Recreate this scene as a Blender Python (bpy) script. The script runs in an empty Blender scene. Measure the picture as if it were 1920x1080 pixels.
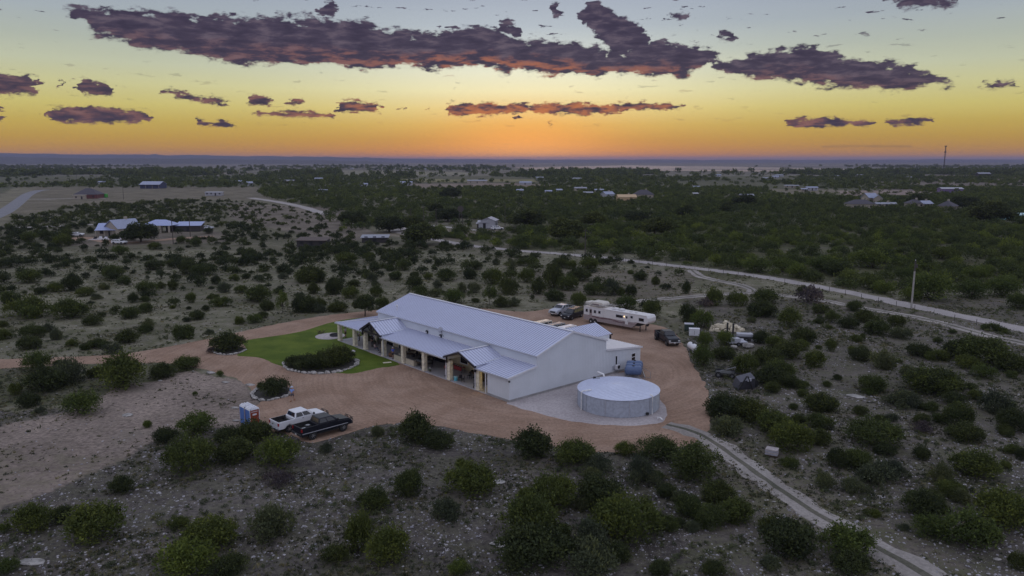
import bpy, bmesh, math, random
import numpy as np
from mathutils import Vector, Matrix
random.seed(7); RS = np.random.RandomState(11)
R = math.radians
SC = bpy.context.scene
COL = SC.collection

# ------------------------------------------------------------------ camera
F = 1420.0; CAMH = 29.0; PITCH = math.atan(240 / F); SP, CP = math.sin(PITCH), math.cos(PITCH)
cam_d = bpy.data.cameras.new('camera'); cam = bpy.data.objects.new('camera', cam_d); COL.objects.link(cam)
cam.location = (0, 0, CAMH); cam.rotation_euler = (R(90) - PITCH, 0, 0)
cam_d.sensor_width = 36; cam_d.lens = 36 * F / 1920; cam_d.clip_start = 0.5; cam_d.clip_end = 80000
SC.camera = cam
SC.view_settings.view_transform = 'Standard'; SC.view_settings.look = 'None'
SC.view_settings.exposure = 0.22; SC.view_settings.gamma = 1.0
SC.cycles.volume_bounces = 1; SC.cycles.max_bounces = 8; SC.cycles.volume_step_rate = 5

def ray(x, y):
    dy = y - 540.0
    return Vector((x - 960.0, F * CP - dy * SP, -(F * SP + dy * CP)))
def G(x, y, z=0.0):
    r = ray(x, y); k = (z - CAMH) / r.z
    return Vector((r.x * k, r.y * k, z))
def KM(y):                      # metres per photo pixel for things standing at ground row y
    return CAMH / (F * SP + (y - 540) * CP)
def azel(x, y):
    r = ray(x, y).normalized()
    return math.degrees(math.atan2(r.x, r.y)), math.degrees(math.asin(r.z))

# ------------------------------------------------------------------ node helper
class NT:
    def __init__(s, t): s.t = t; s.n = t.nodes; s.l = t.links
    def new(s, ty, **kw):
        n = s.n.new(ty)
        for k, v in kw.items(): setattr(n, k, v)
        return n
    def put(s, sock, v):
        if v is None: return
        if isinstance(v, bpy.types.NodeSocket): s.l.new(v, sock)
        elif isinstance(v, (tuple, list)) and len(v) == 3 and sock.type == 'RGBA': sock.default_value = (*v, 1)
        else: sock.default_value = v
    def m(s, op, a, b=None, c=None, clamp=False):
        n = s.new('ShaderNodeMath', operation=op); n.use_clamp = clamp
        for i, v in enumerate((a, b, c)):
            if v is not None: s.put(n.inputs[i], v)
        return n.outputs[0]
    def step(s, v, lo, hi, a=0.0, b=1.0):
        n = s.new('ShaderNodeMapRange', interpolation_type='SMOOTHSTEP')
        for i, x in enumerate((v, lo, hi, a, b)): s.put(n.inputs[i], x)
        return n.outputs[0]
    def mix(s, f, a, b, mode='MIX'):
        n = s.new('ShaderNodeMix', data_type='RGBA', blend_type=mode)
        s.put(n.inputs['Factor'], f); s.put(n.inputs[6], a); s.put(n.inputs[7], b)
        return n.outputs[2]
    def ramp(s, f, stops):
        n = s.new('ShaderNodeValToRGB'); cr = n.color_ramp
        while len(cr.elements) < len(stops): cr.elements.new(0.5)
        for e, (p, c) in zip(cr.elements, stops): e.position = p
        for e, (p, c) in zip(cr.elements, stops): e.position = p; e.color = (*c, 1)
        s.put(n.inputs[0], f); return n.outputs[0]
    def noise(s, vec, scale, detail=4, rough=0.55, dist=0.0):
        n = s.new('ShaderNodeTexNoise'); n.inputs['Scale'].default_value = scale
        n.inputs['Detail'].default_value = detail; n.inputs['Roughness'].default_value = rough
        n.inputs['Distortion'].default_value = dist
        if vec is not None: s.put(n.inputs['Vector'], vec)
        return n.outputs[0]
    def voro(s, vec, scale, feat='F1', out=0):
        n = s.new('ShaderNodeTexVoronoi', feature=feat); n.inputs['Scale'].default_value = scale
        if vec is not None: s.put(n.inputs['Vector'], vec)
        return n.outputs[out]
    def comb(s, x, y, z):
        n = s.new('ShaderNodeCombineXYZ')
        for i, v in enumerate((x, y, z)): s.put(n.inputs[i], v)
        return n.outputs[0]

def L(c):                       # sRGB 0-255 to linear
    return tuple((v / 255 / 12.92) if v / 255 <= 0.04045 else ((v / 255 + 0.055) / 1.055) ** 2.4 for v in c)

# ------------------------------------------------------------------ world: dusk sky with clouds, all by direction
W = bpy.data.worlds.new('World'); SC.world = W; W.use_nodes = True
t = NT(W.node_tree); t.n.clear()
tc = t.new('ShaderNodeTexCoord'); sep = t.new('ShaderNodeSeparateXYZ'); t.l.new(tc.outputs['Generated'], sep.inputs[0])
dx, dy_, dz = sep.outputs
az = t.m('MULTIPLY', t.m('ARCTAN2', dx, dy_), 57.2958)
el = t.m('MULTIPLY', t.m('ARCSINE', dz), 57.2958)
def E(y): return azel(960, y)[1]
def rp(tab): return [(max(0, E(y)) / 12.0, L(c)) for y, c in tab]
elf = t.m('DIVIDE', el, 12.0, clamp=True)
side = t.ramp(elf, rp([(300, (180, 120, 50)), (285, (178, 128, 52)), (262, (178, 142, 60)), (235, (182, 158, 78)), (205, (190, 178, 106)), (170, (190, 187, 138)), (135, (180, 184, 158)), (95, (164, 171, 160)), (50, (154, 163, 168)), (5, (146, 155, 168))]))
cen = t.ramp(elf, rp([(300, (216, 126, 46)), (285, (216, 138, 50)), (262, (208, 150, 68)), (235, (218, 176, 94)), (205, (230, 204, 136)), (170, (234, 224, 178)), (135, (224, 222, 196)), (95, (198, 203, 196)), (50, (172, 180, 187)), (5, (160, 168, 180))]))
SAZ = azel(985, 290)[0]
daz = t.m('ABSOLUTE', t.m('SUBTRACT', az, SAZ))
fc = t.m('POWER', 2.718, t.m('MULTIPLY', t.m('MULTIPLY', daz, daz), -1.0 / (15.0 ** 2)))
col = t.mix(fc, side, cen)
# glow where the sun has gone down
gel = t.m('SUBTRACT', el, azel(985, 285)[1])
gd = t.m('ADD', t.m('MULTIPLY', t.m('MULTIPLY', daz, daz), 1 / (6.0 ** 2)), t.m('MULTIPLY', t.m('MULTIPLY', gel, gel), 1 / (2.6 ** 2)))
glow = t.m('POWER', 2.718, t.m('MULTIPLY', gd, -1.0))
col = t.mix(t.m('MULTIPLY', glow, 0.85), col, L((255, 172, 78)))
# upper and rear sky: blue-grey dusk
up = t.step(el, 11.0, 42.0)
col = t.mix(up, col, (0.46, 0.50, 0.64))
back = t.m('MULTIPLY', t.step(daz, 50.0, 120.0), t.step(el, -5.0, 3.0))
col = t.mix(back, col, (0.50, 0.52, 0.64))
hue = t.noise(t.comb(t.m('MULTIPLY', az, 0.03), t.m('MULTIPLY', el, 0.25), 0.0), 1.0, 3)
col = t.mix(1.0, col, t.ramp(hue, [(0.3, (0.965, 0.965, 0.97)), (0.7, (1.03, 1.03, 1.03))]), 'MULTIPLY')
sky_plain = col
# clouds
def curve(keys, lo, hi, azi=None):
    n = t.new('ShaderNodeFloatCurve'); c = n.mapping.curves[0]; n.mapping.use_clip = False
    pts = [((a + 40) / 80, (v - lo) / (hi - lo)) for a, v in keys]
    pts = [(0.0, pts[0][1])] + pts + [(1.0, pts[-1][1])]
    while len(c.points) < len(pts): c.points.new(0.5, 0.5)
    for p, q in zip(c.points, pts): p.location = q; p.handle_type = 'VECTOR'
    n.mapping.update()
    t.put(n.inputs['Value'], t.m('DIVIDE', t.m('ADD', azi, 40), 80))
    return t.m('ADD', t.m('MULTIPLY', n.outputs[0], hi - lo), lo)
cvec = t.comb(t.m('MULTIPLY', az, 0.9), t.m('MULTIPLY', el, 1.5), 0.0)
n1 = t.noise(cvec, 1.0, 12, 0.60, 0.35)
cvec2 = t.comb(t.m('MULTIPLY', az, 1.9), t.m('MULTIPLY', el, 4.2), 7.0)
n2 = t.noise(cvec2, 1.0, 10, 0.60, 0.35)
hi_n = t.noise(t.comb(t.m('MULTIPLY', az, 1.2), t.m('MULTIPLY', el, 2.8), 4.0), 1.0, 10, 0.60, 0.0)
def wisp(m, k=1.15):
    q = t.m('MULTIPLY', t.m('MULTIPLY', m, t.m('SUBTRACT', 1.0, m)), 4.0)
    return t.step(t.m('ADD', m, t.m('MULTIPLY', t.m('MULTIPLY', t.m('SUBTRACT', hi_n, 0.5), 2.0 * k), q)), 0.30, 0.85)
def cnoise(sa, se, w, det=9, rough=0.58, dist=0.0):
    n = t.new('ShaderNodeTexNoise'); n.inputs['Scale'].default_value = 1.0; n.inputs['Detail'].default_value = det; n.inputs['Roughness'].default_value = rough; n.inputs['Distortion'].default_value = dist
    t.put(n.inputs['Vector'], t.comb(t.m('MULTIPLY', az, sa), t.m('MULTIPLY', el, se), w)); sp = t.new('ShaderNodeSeparateColor'); t.l.new(n.outputs['Color'], sp.inputs[0]); return sp.outputs
wa = cnoise(0.55, 1.0, 2.0); wb = cnoise(1.5, 3.0, 5.0)
c5 = lambda v, k: t.m('MULTIPLY', t.m('SUBTRACT', v, 0.5), k)
def row(segs, amp, grow, nz, soft=0.10, fat=1.0, wz=2.6, we=1.5, wn=None, ero=0.8):
    kc, kt = [], []
    for s in segs:
        pts = [(azel(x, a)[0], azel(x, a)[1], azel(x, b)[1]) for x, a, b in s]
        c0 = (pts[0][1] + pts[0][2]) / 2; c1 = (pts[-1][1] + pts[-1][2]) / 2
        kc += [(pts[0][0] - 0.5, c0)]; kt += [(pts[0][0] - 0.5, -1.4)]
        for a, hi, lo in pts: kc.append((a, (hi + lo) / 2)); kt.append((a, (hi - lo) / 2 * fat + (fat - 1) * 0.2))
        kc += [(pts[-1][0] + 0.5, c1)]; kt += [(pts[-1][0] + 0.5, -1.4)]
    wn = wn or wa; wazm = t.m('ADD', az, c5(wn[0], wz)); c = curve(kc, -1, 13, wazm); th = curve(kt, -2, 4, wazm)
    off = t.m('SUBTRACT', t.m('ADD', el, c5(wn[1], we)), c)
    d = t.m('SUBTRACT', th, t.m('ABSOLUTE', off))
    d = t.m('ADD', d, t.m('MULTIPLY', c5(hi_n, ero), t.step(off, -0.6, 0.4, 0.7, 1.0)))
    return t.step(d, -soft, soft), off, th, d
A = row([[(125, 20, 26), (150, 18, 44), (180, 18, 62), (240, 18, 76), (300, 22, 90), (360, 33, 102), (400, 36, 110), (450, 32, 114), (520, 38, 117), (600, 35, 116), (640, 44, 122), (700, 48, 126), (760, 62, 122), (800, 66, 125), (860, 56, 125), (900, 46, 125), (930, 52, 130), (960, 78, 130), (1000, 72, 138), (1060, 80, 142), (1120, 88, 142), (1160, 100, 132), (1190, 88, 138), (1240, 78, 140), (1300, 84, 137), (1340, 104, 112), (1360, 112, 140), (1420, 103, 146), (1470, 96, 146), (1500, 88, 152), (1540, 90, 157), (1580, 110, 163), (1640, 118, 168), (1700, 122, 168), (1740, 135, 154), (1775, 150, 162), (1800, 156, 160)]], 0, 0, 0, 0.20, 1.06, 3.4, 2.0, None, 1.7)
A2 = row([[(595, 9, 27), (628, 10, 28)], [(932, 42, 54), (962, 40, 64), (988, 48, 60)], [(1034, 12, 26), (1050, 12, 26)], [(1092, 26, 48), (1112, 4, 56), (1130, 14, 76), (1160, 36, 92), (1190, 44, 94), (1215, 72, 94)], [(1258, 22, 32), (1290, 24, 31)], [(1344, 64, 72), (1382, 65, 73)], [(1666, -6, 4), (1700, -8, 9), (1760, -8, 9), (1790, -6, 4)]], 0, 0, 0, 0.16, 1.25, 3.2, 1.6, None, 2.0)
B = row([[(-60, 140, 172), (0, 143, 173), (60, 146, 174), (108, 156, 172)], [(116, 146, 162), (150, 148, 174), (190, 156, 178), (215, 164, 174)], [(308, 165, 172), (345, 176, 184), (365, 182, 190), (395, 184, 194), (430, 190, 195)], [(464, 184, 194), (484, 177, 194), (510, 186, 194)], [(538, 188, 196), (568, 190, 197)], [(632, 196, 206), (660, 189, 208), (712, 197, 207)], [(748, 198, 207), (795, 201, 207)], [(806, 198, 212), (840, 196, 214), (900, 196, 214), (955, 197, 212), (985, 196, 206), (1020, 197, 211), (1080, 195, 212), (1145, 198, 211), (1180, 194, 204), (1280, 197, 204)], [(1840, 158, 163), (1905, 153, 160)]], 0, 0, 0, 0.13, 1.2, 2.4, .9, wb, 1.05)
C = row([[(-60, 200, 220), (0, 201, 221), (48, 207, 222)], [(45, 206, 210), (90, 205, 222), (150, 203, 228), (210, 206, 227), (280, 211, 226)], [(362, 225, 231), (412, 228, 235), (445, 233, 237)], [(476, 211, 215), (555, 211, 219), (625, 213, 220)], [(968, 217, 226), (1030, 216, 226)], [(1032, 237, 243), (1084, 237, 243)], [(1474, 225, 235), (1540, 223, 236), (1640, 228, 233)], [(1666, 226, 232), (1745, 223, 231)]], 0, 0, 0, 0.11, 1.2, 2.4, .7, wb, .85)
D = row([[(1535, 274, 277), (1600, 272, 276), (1715, 273, 276)]], 0, 0, 0, 0.08, 1.0, 1.0, .1, wb, .2)
nsc = t.noise(t.comb(t.m('MULTIPLY', az, 0.55), t.m('MULTIPLY', el, 2.6), 3.0), 1.0, 7, 0.62, 0.2)
band = t.m('MULTIPLY', t.step(el, E(250), E(225)), t.step(el, E(60), E(120), 1.0, 0.35))
scat = t.m('MULTIPLY', wisp(t.step(nsc, 0.595, 0.67)), band)
cm = A[0]
for r_ in (A2[0], B[0], C[0], scat): cm = t.m('MAXIMUM', cm, r_)
cm = t.m('MAXIMUM', cm, t.m('MULTIPLY', D[0], 0.45))
# colour of the clouds: purple-grey bodies, undersides lit from the sun below the horizon
tex = t.noise(t.comb(t.m('MULTIPLY', az, 0.6), t.m('MULTIPLY', el, 2.4), 1.0), 1.0, 9, 0.6, 0.25)
body = t.ramp(tex, [(0.36, L((50, 43, 62))), (0.50, L((62, 54, 72))), (0.66, L((90, 79, 92)))])
under = t.m('MULTIPLY', t.step(A[1], 0.1, -0.9), t.step(tex, 0.44, 0.60))
near = t.m('POWER', 2.718, t.m('MULTIPLY', t.m('MULTIPLY', daz, daz), -1.0 / (13.0 ** 2)))
under = t.m('MULTIPLY', under, t.m('ADD', t.m('MULTIPLY', near, 0.55), 0.10))
ccol = t.mix(under, body, L((170, 98, 60)))
low = t.m('MULTIPLY', t.step(el, E(150), E(215)), t.m('ADD', t.m('MULTIPLY', near, 0.6), 0.12))
ccol = t.mix(t.m('MULTIPLY', low, t.step(tex, 0.35, 0.65)), ccol, L((188, 112, 62)))
rim = t.m('SUBTRACT', 1.0, t.step(cm, 0.35, 1.0))
ccol = t.mix(t.m('MULTIPLY', rim, 0.30), ccol, sky_plain)
front_only = t.step(dy_, 0.0, 0.1)
col = t.mix(t.m('MULTIPLY', t.m('MULTIPLY', cm, 0.98), front_only), sky_plain, ccol)
# below the horizon the background turns to a dark blue-grey
col = t.mix(t.step(el, -0.6, -0.05, 1.0, 0.0), col, (0.03, 0.032, 0.04))
bg = t.new('ShaderNodeBackground'); t.l.new(col, bg.inputs[0]); bg.inputs[1].default_value = 1.0
wo = t.new('ShaderNodeOutputWorld'); t.l.new(bg.outputs[0], wo.inputs[0])

# ------------------------------------------------------------------ sun, already down in the haze: weak and orange
sd = bpy.data.lights.new('sun', 'SUN'); sun = bpy.data.objects.new('sun', sd); COL.objects.link(sun)
sd.energy = 0.12; sd.angle = R(10); sd.color = (1.0, 0.56, 0.28)
sun.rotation_euler = Vector((-math.sin(R(SAZ)), -math.cos(R(SAZ)), -math.tan(R(3.5)))).to_track_quat('-Z', 'Y').to_euler()
sun.location = (0, 300, 100)

# ------------------------------------------------------------------ tagging
def tag(o, label=None, cat=None, group=None, kind=None):
    if label: o['label'] = label
    if cat: o['category'] = cat
    if group: o['group'] = group
    if kind: o['kind'] = kind
    return o
def empty(name, loc=(0, 0, 0), rz=0.0, label=None, cat=None, group=None):
    o = bpy.data.objects.new(name, None); COL.objects.link(o); o.location = loc; o.rotation_euler = (0, 0, rz)
    o.empty_display_size = 0.3
    return tag(o, label, cat, group)
def copy_tree(o, parent=None):
    c = o.copy(); COL.objects.link(c); c.parent = parent
    for ch in list(o.children): copy_tree(ch, c)
    return c

# ------------------------------------------------------------------ materials
MC = {}
def mat(name, colr, rough=0.8, metal=0.0, var=0.12, scale=3.0, bump=0.0, bscale=20.0, emit=None, trans=0.0, tint=None, spec=0.5):
    if name in MC: return MC[name]
    m = bpy.data.materials.new(name); m.use_nodes = True; t = NT(m.node_tree)
    b = t.n['Principled BSDF']; b.inputs['Roughness'].default_value = rough; b.inputs['Metallic'].default_value = metal
    b.inputs['Specular IOR Level'].default_value = spec
    co = t.new('ShaderNodeTexCoord').outputs['Object']
    nz = t.noise(co, scale, 5)
    f = t.step(nz, 0.3, 0.7, 1 - var, 1 + var)
    c = t.mix(1.0, colr, t.comb(f, f, f), 'MULTIPLY')
    if tint:
        at = t.new('ShaderNodeAttribute', attribute_name='tint').outputs['Fac']
        c = t.mix(1.0, c, t.ramp(at, tint), 'MULTIPLY')
        oi = t.new('ShaderNodeObjectInfo').outputs['Random']
        c = t.mix(1.0, c, t.ramp(oi, [(0.0, (0.78, 0.80, 0.9)), (0.5, (1.0, 1.0, 1.0)), (1.0, (1.28, 1.22, 0.95))]), 'MULTIPLY')
    t.l.new(c, b.inputs['Base Color'])
    if bump:
        bn = t.new('ShaderNodeBump'); bn.inputs['Strength'].default_value = bump; bn.inputs['Distance'].default_value = 0.05
        t.l.new(t.noise(co, bscale, 4), bn.inputs['Height']); t.l.new(bn.outputs[0], b.inputs['Normal'])
    if emit:
        b.inputs['Emission Color'].default_value = (*emit[0], 1); b.inputs['Emission Strength'].default_value = emit[1]
    if trans:
        b.inputs['Subsurface Weight'].default_value = 0.0
        tr = t.new('ShaderNodeBsdfTranslucent'); t.l.new(c, tr.inputs[0]); mx = t.new('ShaderNodeMixShader'); mx.inputs[0].default_value = trans
        t.l.new(b.outputs[0], mx.inputs[1]); t.l.new(tr.outputs[0], mx.inputs[2])
        t.l.new(mx.outputs[0], t.n['Material Output'].inputs[0])
    MC[name] = m; return m

# ------------------------------------------------------------------ mesh builder
class MB:
    def __init__(s): s.v = []; s.f = []; s.mi = []; s.m = 0
    def add(s, vs, fs):
        o = len(s.v); s.v += [tuple(v) for v in vs]; s.f += [tuple(i + o for i in f) for f in fs]; s.mi += [s.m] * len(fs); return s
    def box(s, x0, x1, y0, y1, z0, z1):
        return s.add([(x0, y0, z0), (x1, y0, z0), (x1, y1, z0), (x0, y1, z0), (x0, y0, z1), (x1, y0, z1), (x1, y1, z1), (x0, y1, z1)],
                     [(0, 3, 2, 1), (4, 5, 6, 7), (0, 1, 5, 4), (1, 2, 6, 5), (2, 3, 7, 6), (3, 0, 4, 7)])
    def hexa(s, lo, hi):
        return s.add(list(lo) + list(hi), [(0, 3, 2, 1), (4, 5, 6, 7), (0, 1, 5, 4), (1, 2, 6, 5), (2, 3, 7, 6), (3, 0, 4, 7)])
    def slab(s, quad, th):                     # thick panel under a quad (list of 4 points, ccw seen from above)
        q = [Vector(p) for p in quad]; n = (q[1] - q[0]).cross(q[3] - q[0]).normalized()
        return s.hexa([p - n * th for p in q], q)
    def poly(s, pts): return s.add(pts, [tuple(range(len(pts)))])
    def prism(s, pts, y0, y1):                 # polygon in xz extruded along y
        n = len(pts); a = [(x, y0, z) for x, z in pts]; b = [(x, y1, z) for x, z in pts]
        return s.add(a + b, [tuple(range(n)), tuple(range(2 * n - 1, n - 1, -1))] + [(i, i + n, (i + 1) % n + n, (i + 1) % n) for i in range(n)])
    def bar(s, p, q, w, h=None):
        p = Vector(p); q = Vector(q); h = h or w; d = (q - p).normalized()
        a = d.cross(Vector((0, 0, 1)))
        if a.length < 1e-3: a = Vector((1, 0, 0))
        a.normalize(); b = a.cross(d).normalized(); a *= w / 2; b *= h / 2
        return s.hexa([p - a - b, p + a - b, p + a + b, p - a + b], [q - a - b, q + a - b, q + a + b, q - a + b])
    def tube(s, pts, r, n=8, cap=True):
        pts = [Vector(p) for p in pts]; rs = r if isinstance(r, (list, tuple)) else [r] * len(pts); vs = []
        for i, p in enumerate(pts):
            d = (pts[min(i + 1, len(pts) - 1)] - pts[max(i - 1, 0)]).normalized()
            a = d.cross(Vector((0, 0, 1)))
            if a.length < 1e-3: a = d.cross(Vector((0, 1, 0)))
            a.normalize(); b = d.cross(a)
            for k in range(n):
                th = 2 * math.pi * k / n; vs.append(p + (a * math.cos(th) + b * math.sin(th)) * rs[i])
        fs = []
        for i in range(len(pts) - 1):
            for k in range(n): fs.append((i * n + k, i * n + (k + 1) % n, (i + 1) * n + (k + 1) % n, (i + 1) * n + k))
        if cap: fs += [tuple(range(n))[::-1], tuple(range((len(pts) - 1) * n, len(pts) * n))]
        return s.add(vs, fs)
    def lathe(s, prof, c=(0, 0, 0), n=24, ax='z'):
        vs = []
        for r, h in prof:
            for k in range(n):
                th = 2 * math.pi * k / n; x, y = r * math.cos(th), r * math.sin(th)
                vs.append((c[0] + x, c[1] + y, c[2] + h) if ax == 'z' else (c[0] + x, c[1] + h, c[2] + y) if ax == 'y' else (c[0] + h, c[1] + x, c[2] + y))
        fs = []
        for i in range(len(prof) - 1):
            for k in range(n): fs.append((i * n + k, i * n + (k + 1) % n, (i + 1) * n + (k + 1) % n, (i + 1) * n + k))
        fs += [tuple(range(n))[::-1], tuple(range((len(prof) - 1) * n, len(prof) * n))]
        return s.add(vs, fs)
    def build(s, name, mats, parent=None, bevel=0.0, smooth=False, seg=2):
        me = bpy.data.meshes.new(name); me.from_pydata(s.v, [], s.f)
        for m in (mats if isinstance(mats, (list, tuple)) else [mats]): me.materials.append(m)
        me.polygons.foreach_set('material_index', s.mi)
        bm = bmesh.new(); bm.from_mesh(me); bmesh.ops.recalc_face_normals(bm, faces=bm.faces); bm.to_mesh(me); bm.free()
        if smooth: me.polygons.foreach_set('use_smooth', [True] * len(me.polygons))
        me.update()
        o = bpy.data.objects.new(name, me); COL.objects.link(o); o.parent = parent
        if bevel:
            b = o.modifiers.new('bevel', 'BEVEL'); b.width = bevel; b.segments = seg; b.limit_method = 'ANGLE'; b.angle_limit = R(40)
        return o
def raw_mesh(name, V, Fc, mats, parent=None, tint=None):   # numpy: V (n,3), Fc (m,k)
    me = bpy.data.meshes.new(name); k = Fc.shape[1]; m = len(Fc)
    me.vertices.add(len(V)); me.vertices.foreach_set('co', V.astype(np.float32).ravel())
    me.loops.add(m * k); me.loops.foreach_set('vertex_index', Fc.astype(np.int32).ravel())
    me.polygons.add(m); me.polygons.foreach_set('loop_start', np.arange(0, m * k, k, dtype=np.int32))
    try: me.polygons.foreach_set('loop_total', np.full(m, k, dtype=np.int32))
    except Exception: pass
    for q in (mats if isinstance(mats, (list, tuple)) else [mats]): me.materials.append(q)
    if tint is not None:
        a = me.attributes.new('tint', 'FLOAT', 'FACE'); a.data.foreach_set('value', tint.astype(np.float32))
    me.update(calc_edges=True)
    o = bpy.data.objects.new(name, me); COL.objects.link(o); o.parent = parent
    return o

# ------------------------------------------------------------------ numpy helpers
_perm = RS.rand(64, 64)
def vnoise(x, y, s):
    x = np.asarray(x) / s; y = np.asarray(y) / s; xi = np.floor(x).astype(int); yi = np.floor(y).astype(int); fx = x - xi; fy = y - yi
    fx = fx * fx * (3 - 2 * fx); fy = fy * fy * (3 - 2 * fy)
    g = lambda a, b: _perm[a % 64, b % 64]
    return (g(xi, yi) * (1 - fx) + g(xi + 1, yi) * fx) * (1 - fy) + (g(xi, yi + 1) * (1 - fx) + g(xi + 1, yi + 1) * fx) * fy
def to_px(X, Y):
    Yc = Y * CP + CAMH * SP; Zc = Y * SP - CAMH * CP
    Yc = np.where(Yc < 1, 1, Yc)
    return 960 + F * X / Yc, 540 - F * Zc / Yc
def inpoly(px, py, poly):
    r = np.zeros(np.shape(px), bool); n = len(poly)
    for i in range(n):
        x0, y0 = poly[i]; x1, y1 = poly[(i + 1) % n]
        if y0 == y1: continue
        c = ((y0 > py) != (y1 > py)) & (px < (x1 - x0) * (py - y0) / (y1 - y0) + x0)
        r ^= c
    return r
# ================================================================== SETTING
# areas traced on the photo's ground rows and laid out on the ground
DRIVE = [(-160, 676), (0, 674), (100, 670), (183, 667), (233, 664), (267, 658), (300, 653), (367, 640), (417, 630), (467, 618), (533, 605), (583, 595), (640, 588), (700, 582), (760, 577), (850, 576), (930, 580), (975, 585), (1010, 582), (1035, 578), (1075, 577), (1130, 590), (1200, 604), (1243, 611), (1262, 622), (1276, 640), (1287, 655), (1291, 671), (1303, 690), (1317, 712), (1331, 742), (1331, 778), (1328, 812), (1300, 830), (1279, 838), (1240, 846), (1190, 849), (1140, 848), (1085, 843), (1037, 835), (957, 823), (890, 812), (850, 803), (800, 795), (740, 792), (690, 797), (680, 805), (640, 816), (590, 830), (572, 828), (545, 812), (500, 808), (468, 798), (462, 785), (478, 765), (488, 753), (480, 742), (468, 722), (440, 706), (400, 696), (367, 690), (350, 684), (283, 679), (160, 682), (50, 688), (0, 691), (-160, 700)]
LAWN = [(453, 640), (471, 636), (515, 630.5), (560, 623.5), (593, 613), (627, 603), (656, 598), (690, 595), (712, 594), (735, 603), (690, 632), (663, 650), (700, 664), (754, 683), (735, 687), (712, 689.5), (690, 694), (675, 698), (656, 701), (637, 699), (600, 698), (560, 694), (529, 686), (515, 682), (498, 674), (486, 670), (471, 668.5), (440, 667.5), (455, 660), (462, 652), (456, 645)]
PAD = [(950, 757), (998, 772), (1044, 784), (1090, 793), (1158, 798.5), (1204, 797), (1240, 793), (1250, 786), (1252, 776), (1248, 762), (1236, 750), (1225, 735), (1215, 722), (1205, 712), (1198, 705), (1170, 695), (1083, 716), (954, 752)]
SAND = [(-200, 990), (-60, 830), (0, 800), (60, 785), (120, 772), (185, 745), (215, 722), (260, 716), (300, 712), (350, 695), (375, 690), (440, 704), (478, 722), (500, 752), (478, 790), (470, 800), (430, 800), (380, 802), (330, 812), (300, 830), (265, 850), (200, 880), (140, 905), (60, 935), (0, 950)]
ROADS = dict(
    main=([(2050, 646), (1920, 617), (1800, 592), (1700, 571), (1600, 549.5), (1500, 530.5), (1400, 514), (1280, 500), (1140, 483.5), (1040, 475), (973, 470), (923, 465), (880, 460.5), (826, 451), (790, 445), (753, 436), (735, 433)], 5.2),
    twotrack=([(2050, 672), (1920, 644), (1847, 628), (1747, 600), (1680, 588), (1613, 577), (1547, 563), (1463, 553), (1413, 547.5), (1320, 554), (1280, 557.5), (1200, 564), (1150, 572), (1110, 580)], 3.6),
    loop=([(1413, 547.5), (1409, 541), (1380, 532), (1340, 525), (1310, 518), (1296, 506)], 3.2),
    track=([(1250, 796), (1300, 808), (1330, 823), (1390, 867), (1447, 907), (1513, 953), (1580, 990), (1647, 1027), (1730, 1075), (1800, 1115), (1900, 1170)], 3.3),
    farroad=([(610, 402), (585, 393), (560, 386), (530, 380), (505, 376), (470, 371)], 5.5),
    paved=([(-60, 425), (0, 402), (22, 388), (40, 374), (52, 364), (70, 357.5), (85, 356)], 9.0),
    lane=([(0, 427.5), (60, 426), (110, 424), (165, 421), (200, 421)], 4.0),
    lane2=([(50, 374), (100, 373), (143, 372), (200, 371.5)], 4.0),
    housedrive=([(130, 452), (150, 444), (180, 448), (215, 456), (260, 454), (330, 447), (400, 443)], 5.0),
    farmlane=([(733, 434), (760, 428), (790, 421), (830, 425), (900, 432), (935, 436)], 4.0))
def lerp_line(pts, step):
    out = []
    for a, b in zip(pts, pts[1:]):
        n = max(1, int((b - a).length / step))
        out += [a.lerp(b, i / n) for i in range(n)]
    return out + [pts[-1]]
def smooth_line(pts, it=2):
    for _ in range(it):
        q = [pts[0]]
        for a, b in zip(pts, pts[1:]): q += [a.lerp(b, 0.25), a.lerp(b, 0.75)]
        pts = q + [pts[-1]]
    return pts
ROADW = {k: (smooth_line([G(*p) for p in v[0]]), v[1]) for k, v in ROADS.items()}
def road_dist(X, Y):
    d = np.full(np.shape(X), 1e9)
    for ln, w in ROADW.values():
        a = np.array([(p.x, p.y) for p in ln])
        for (x0, y0), (x1, y1) in zip(a, a[1:]):
            vx, vy = x1 - x0, y1 - y0; LL = vx * vx + vy * vy + 1e-9
            tt = np.clip(((X - x0) * vx + (Y - y0) * vy) / LL, 0, 1)
            d = np.minimum(d, np.hypot(X - x0 - tt * vx, Y - y0 - tt * vy) - w / 2)
    return d
# terrain height: flat round the hall, low swells farther off
def height(X, Y):
    r = np.hypot(X, Y)
    h = (vnoise(X, Y, 3.0) - 0.5) * 0.16 + (vnoise(X + 50, Y, 9.0) - 0.5) * 0.35
    px, py = to_px(X, Y)
    near = inpoly(px, py, DRIVE_F) | inpoly(px, py, LAWN)
    k = np.where(near, 0.0, 1.0)
    rd = road_dist(X, Y) if np.size(X) < 400000 else 5
    k = k * np.clip((rd - 0.2) / 3.0, 0, 1)
    h = (h - 0.05) * k * np.clip((r - 20) / 30, 0, 1)
    return np.where(r > 900, 0, h) - 0.03
def grow(poly, f):
    c = (sum(p[0] for p in poly) / len(poly), sum(p[1] for p in poly) / len(poly)); out = []
    n = len(poly)
    for i in range(n):
        a = Vector(poly[i - 1]); b = Vector(poly[i]); d = Vector(poly[(i + 1) % n]); tg = (d - a)
        if tg.length < 1e-6: tg = Vector((1, 0))
        nn = Vector((tg.y, -tg.x)).normalized(); out.append((b.x + nn.x * f, b.y + nn.y * f * 0.5))
    return out
DRIVE_F = grow(DRIVE, 9)
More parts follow.
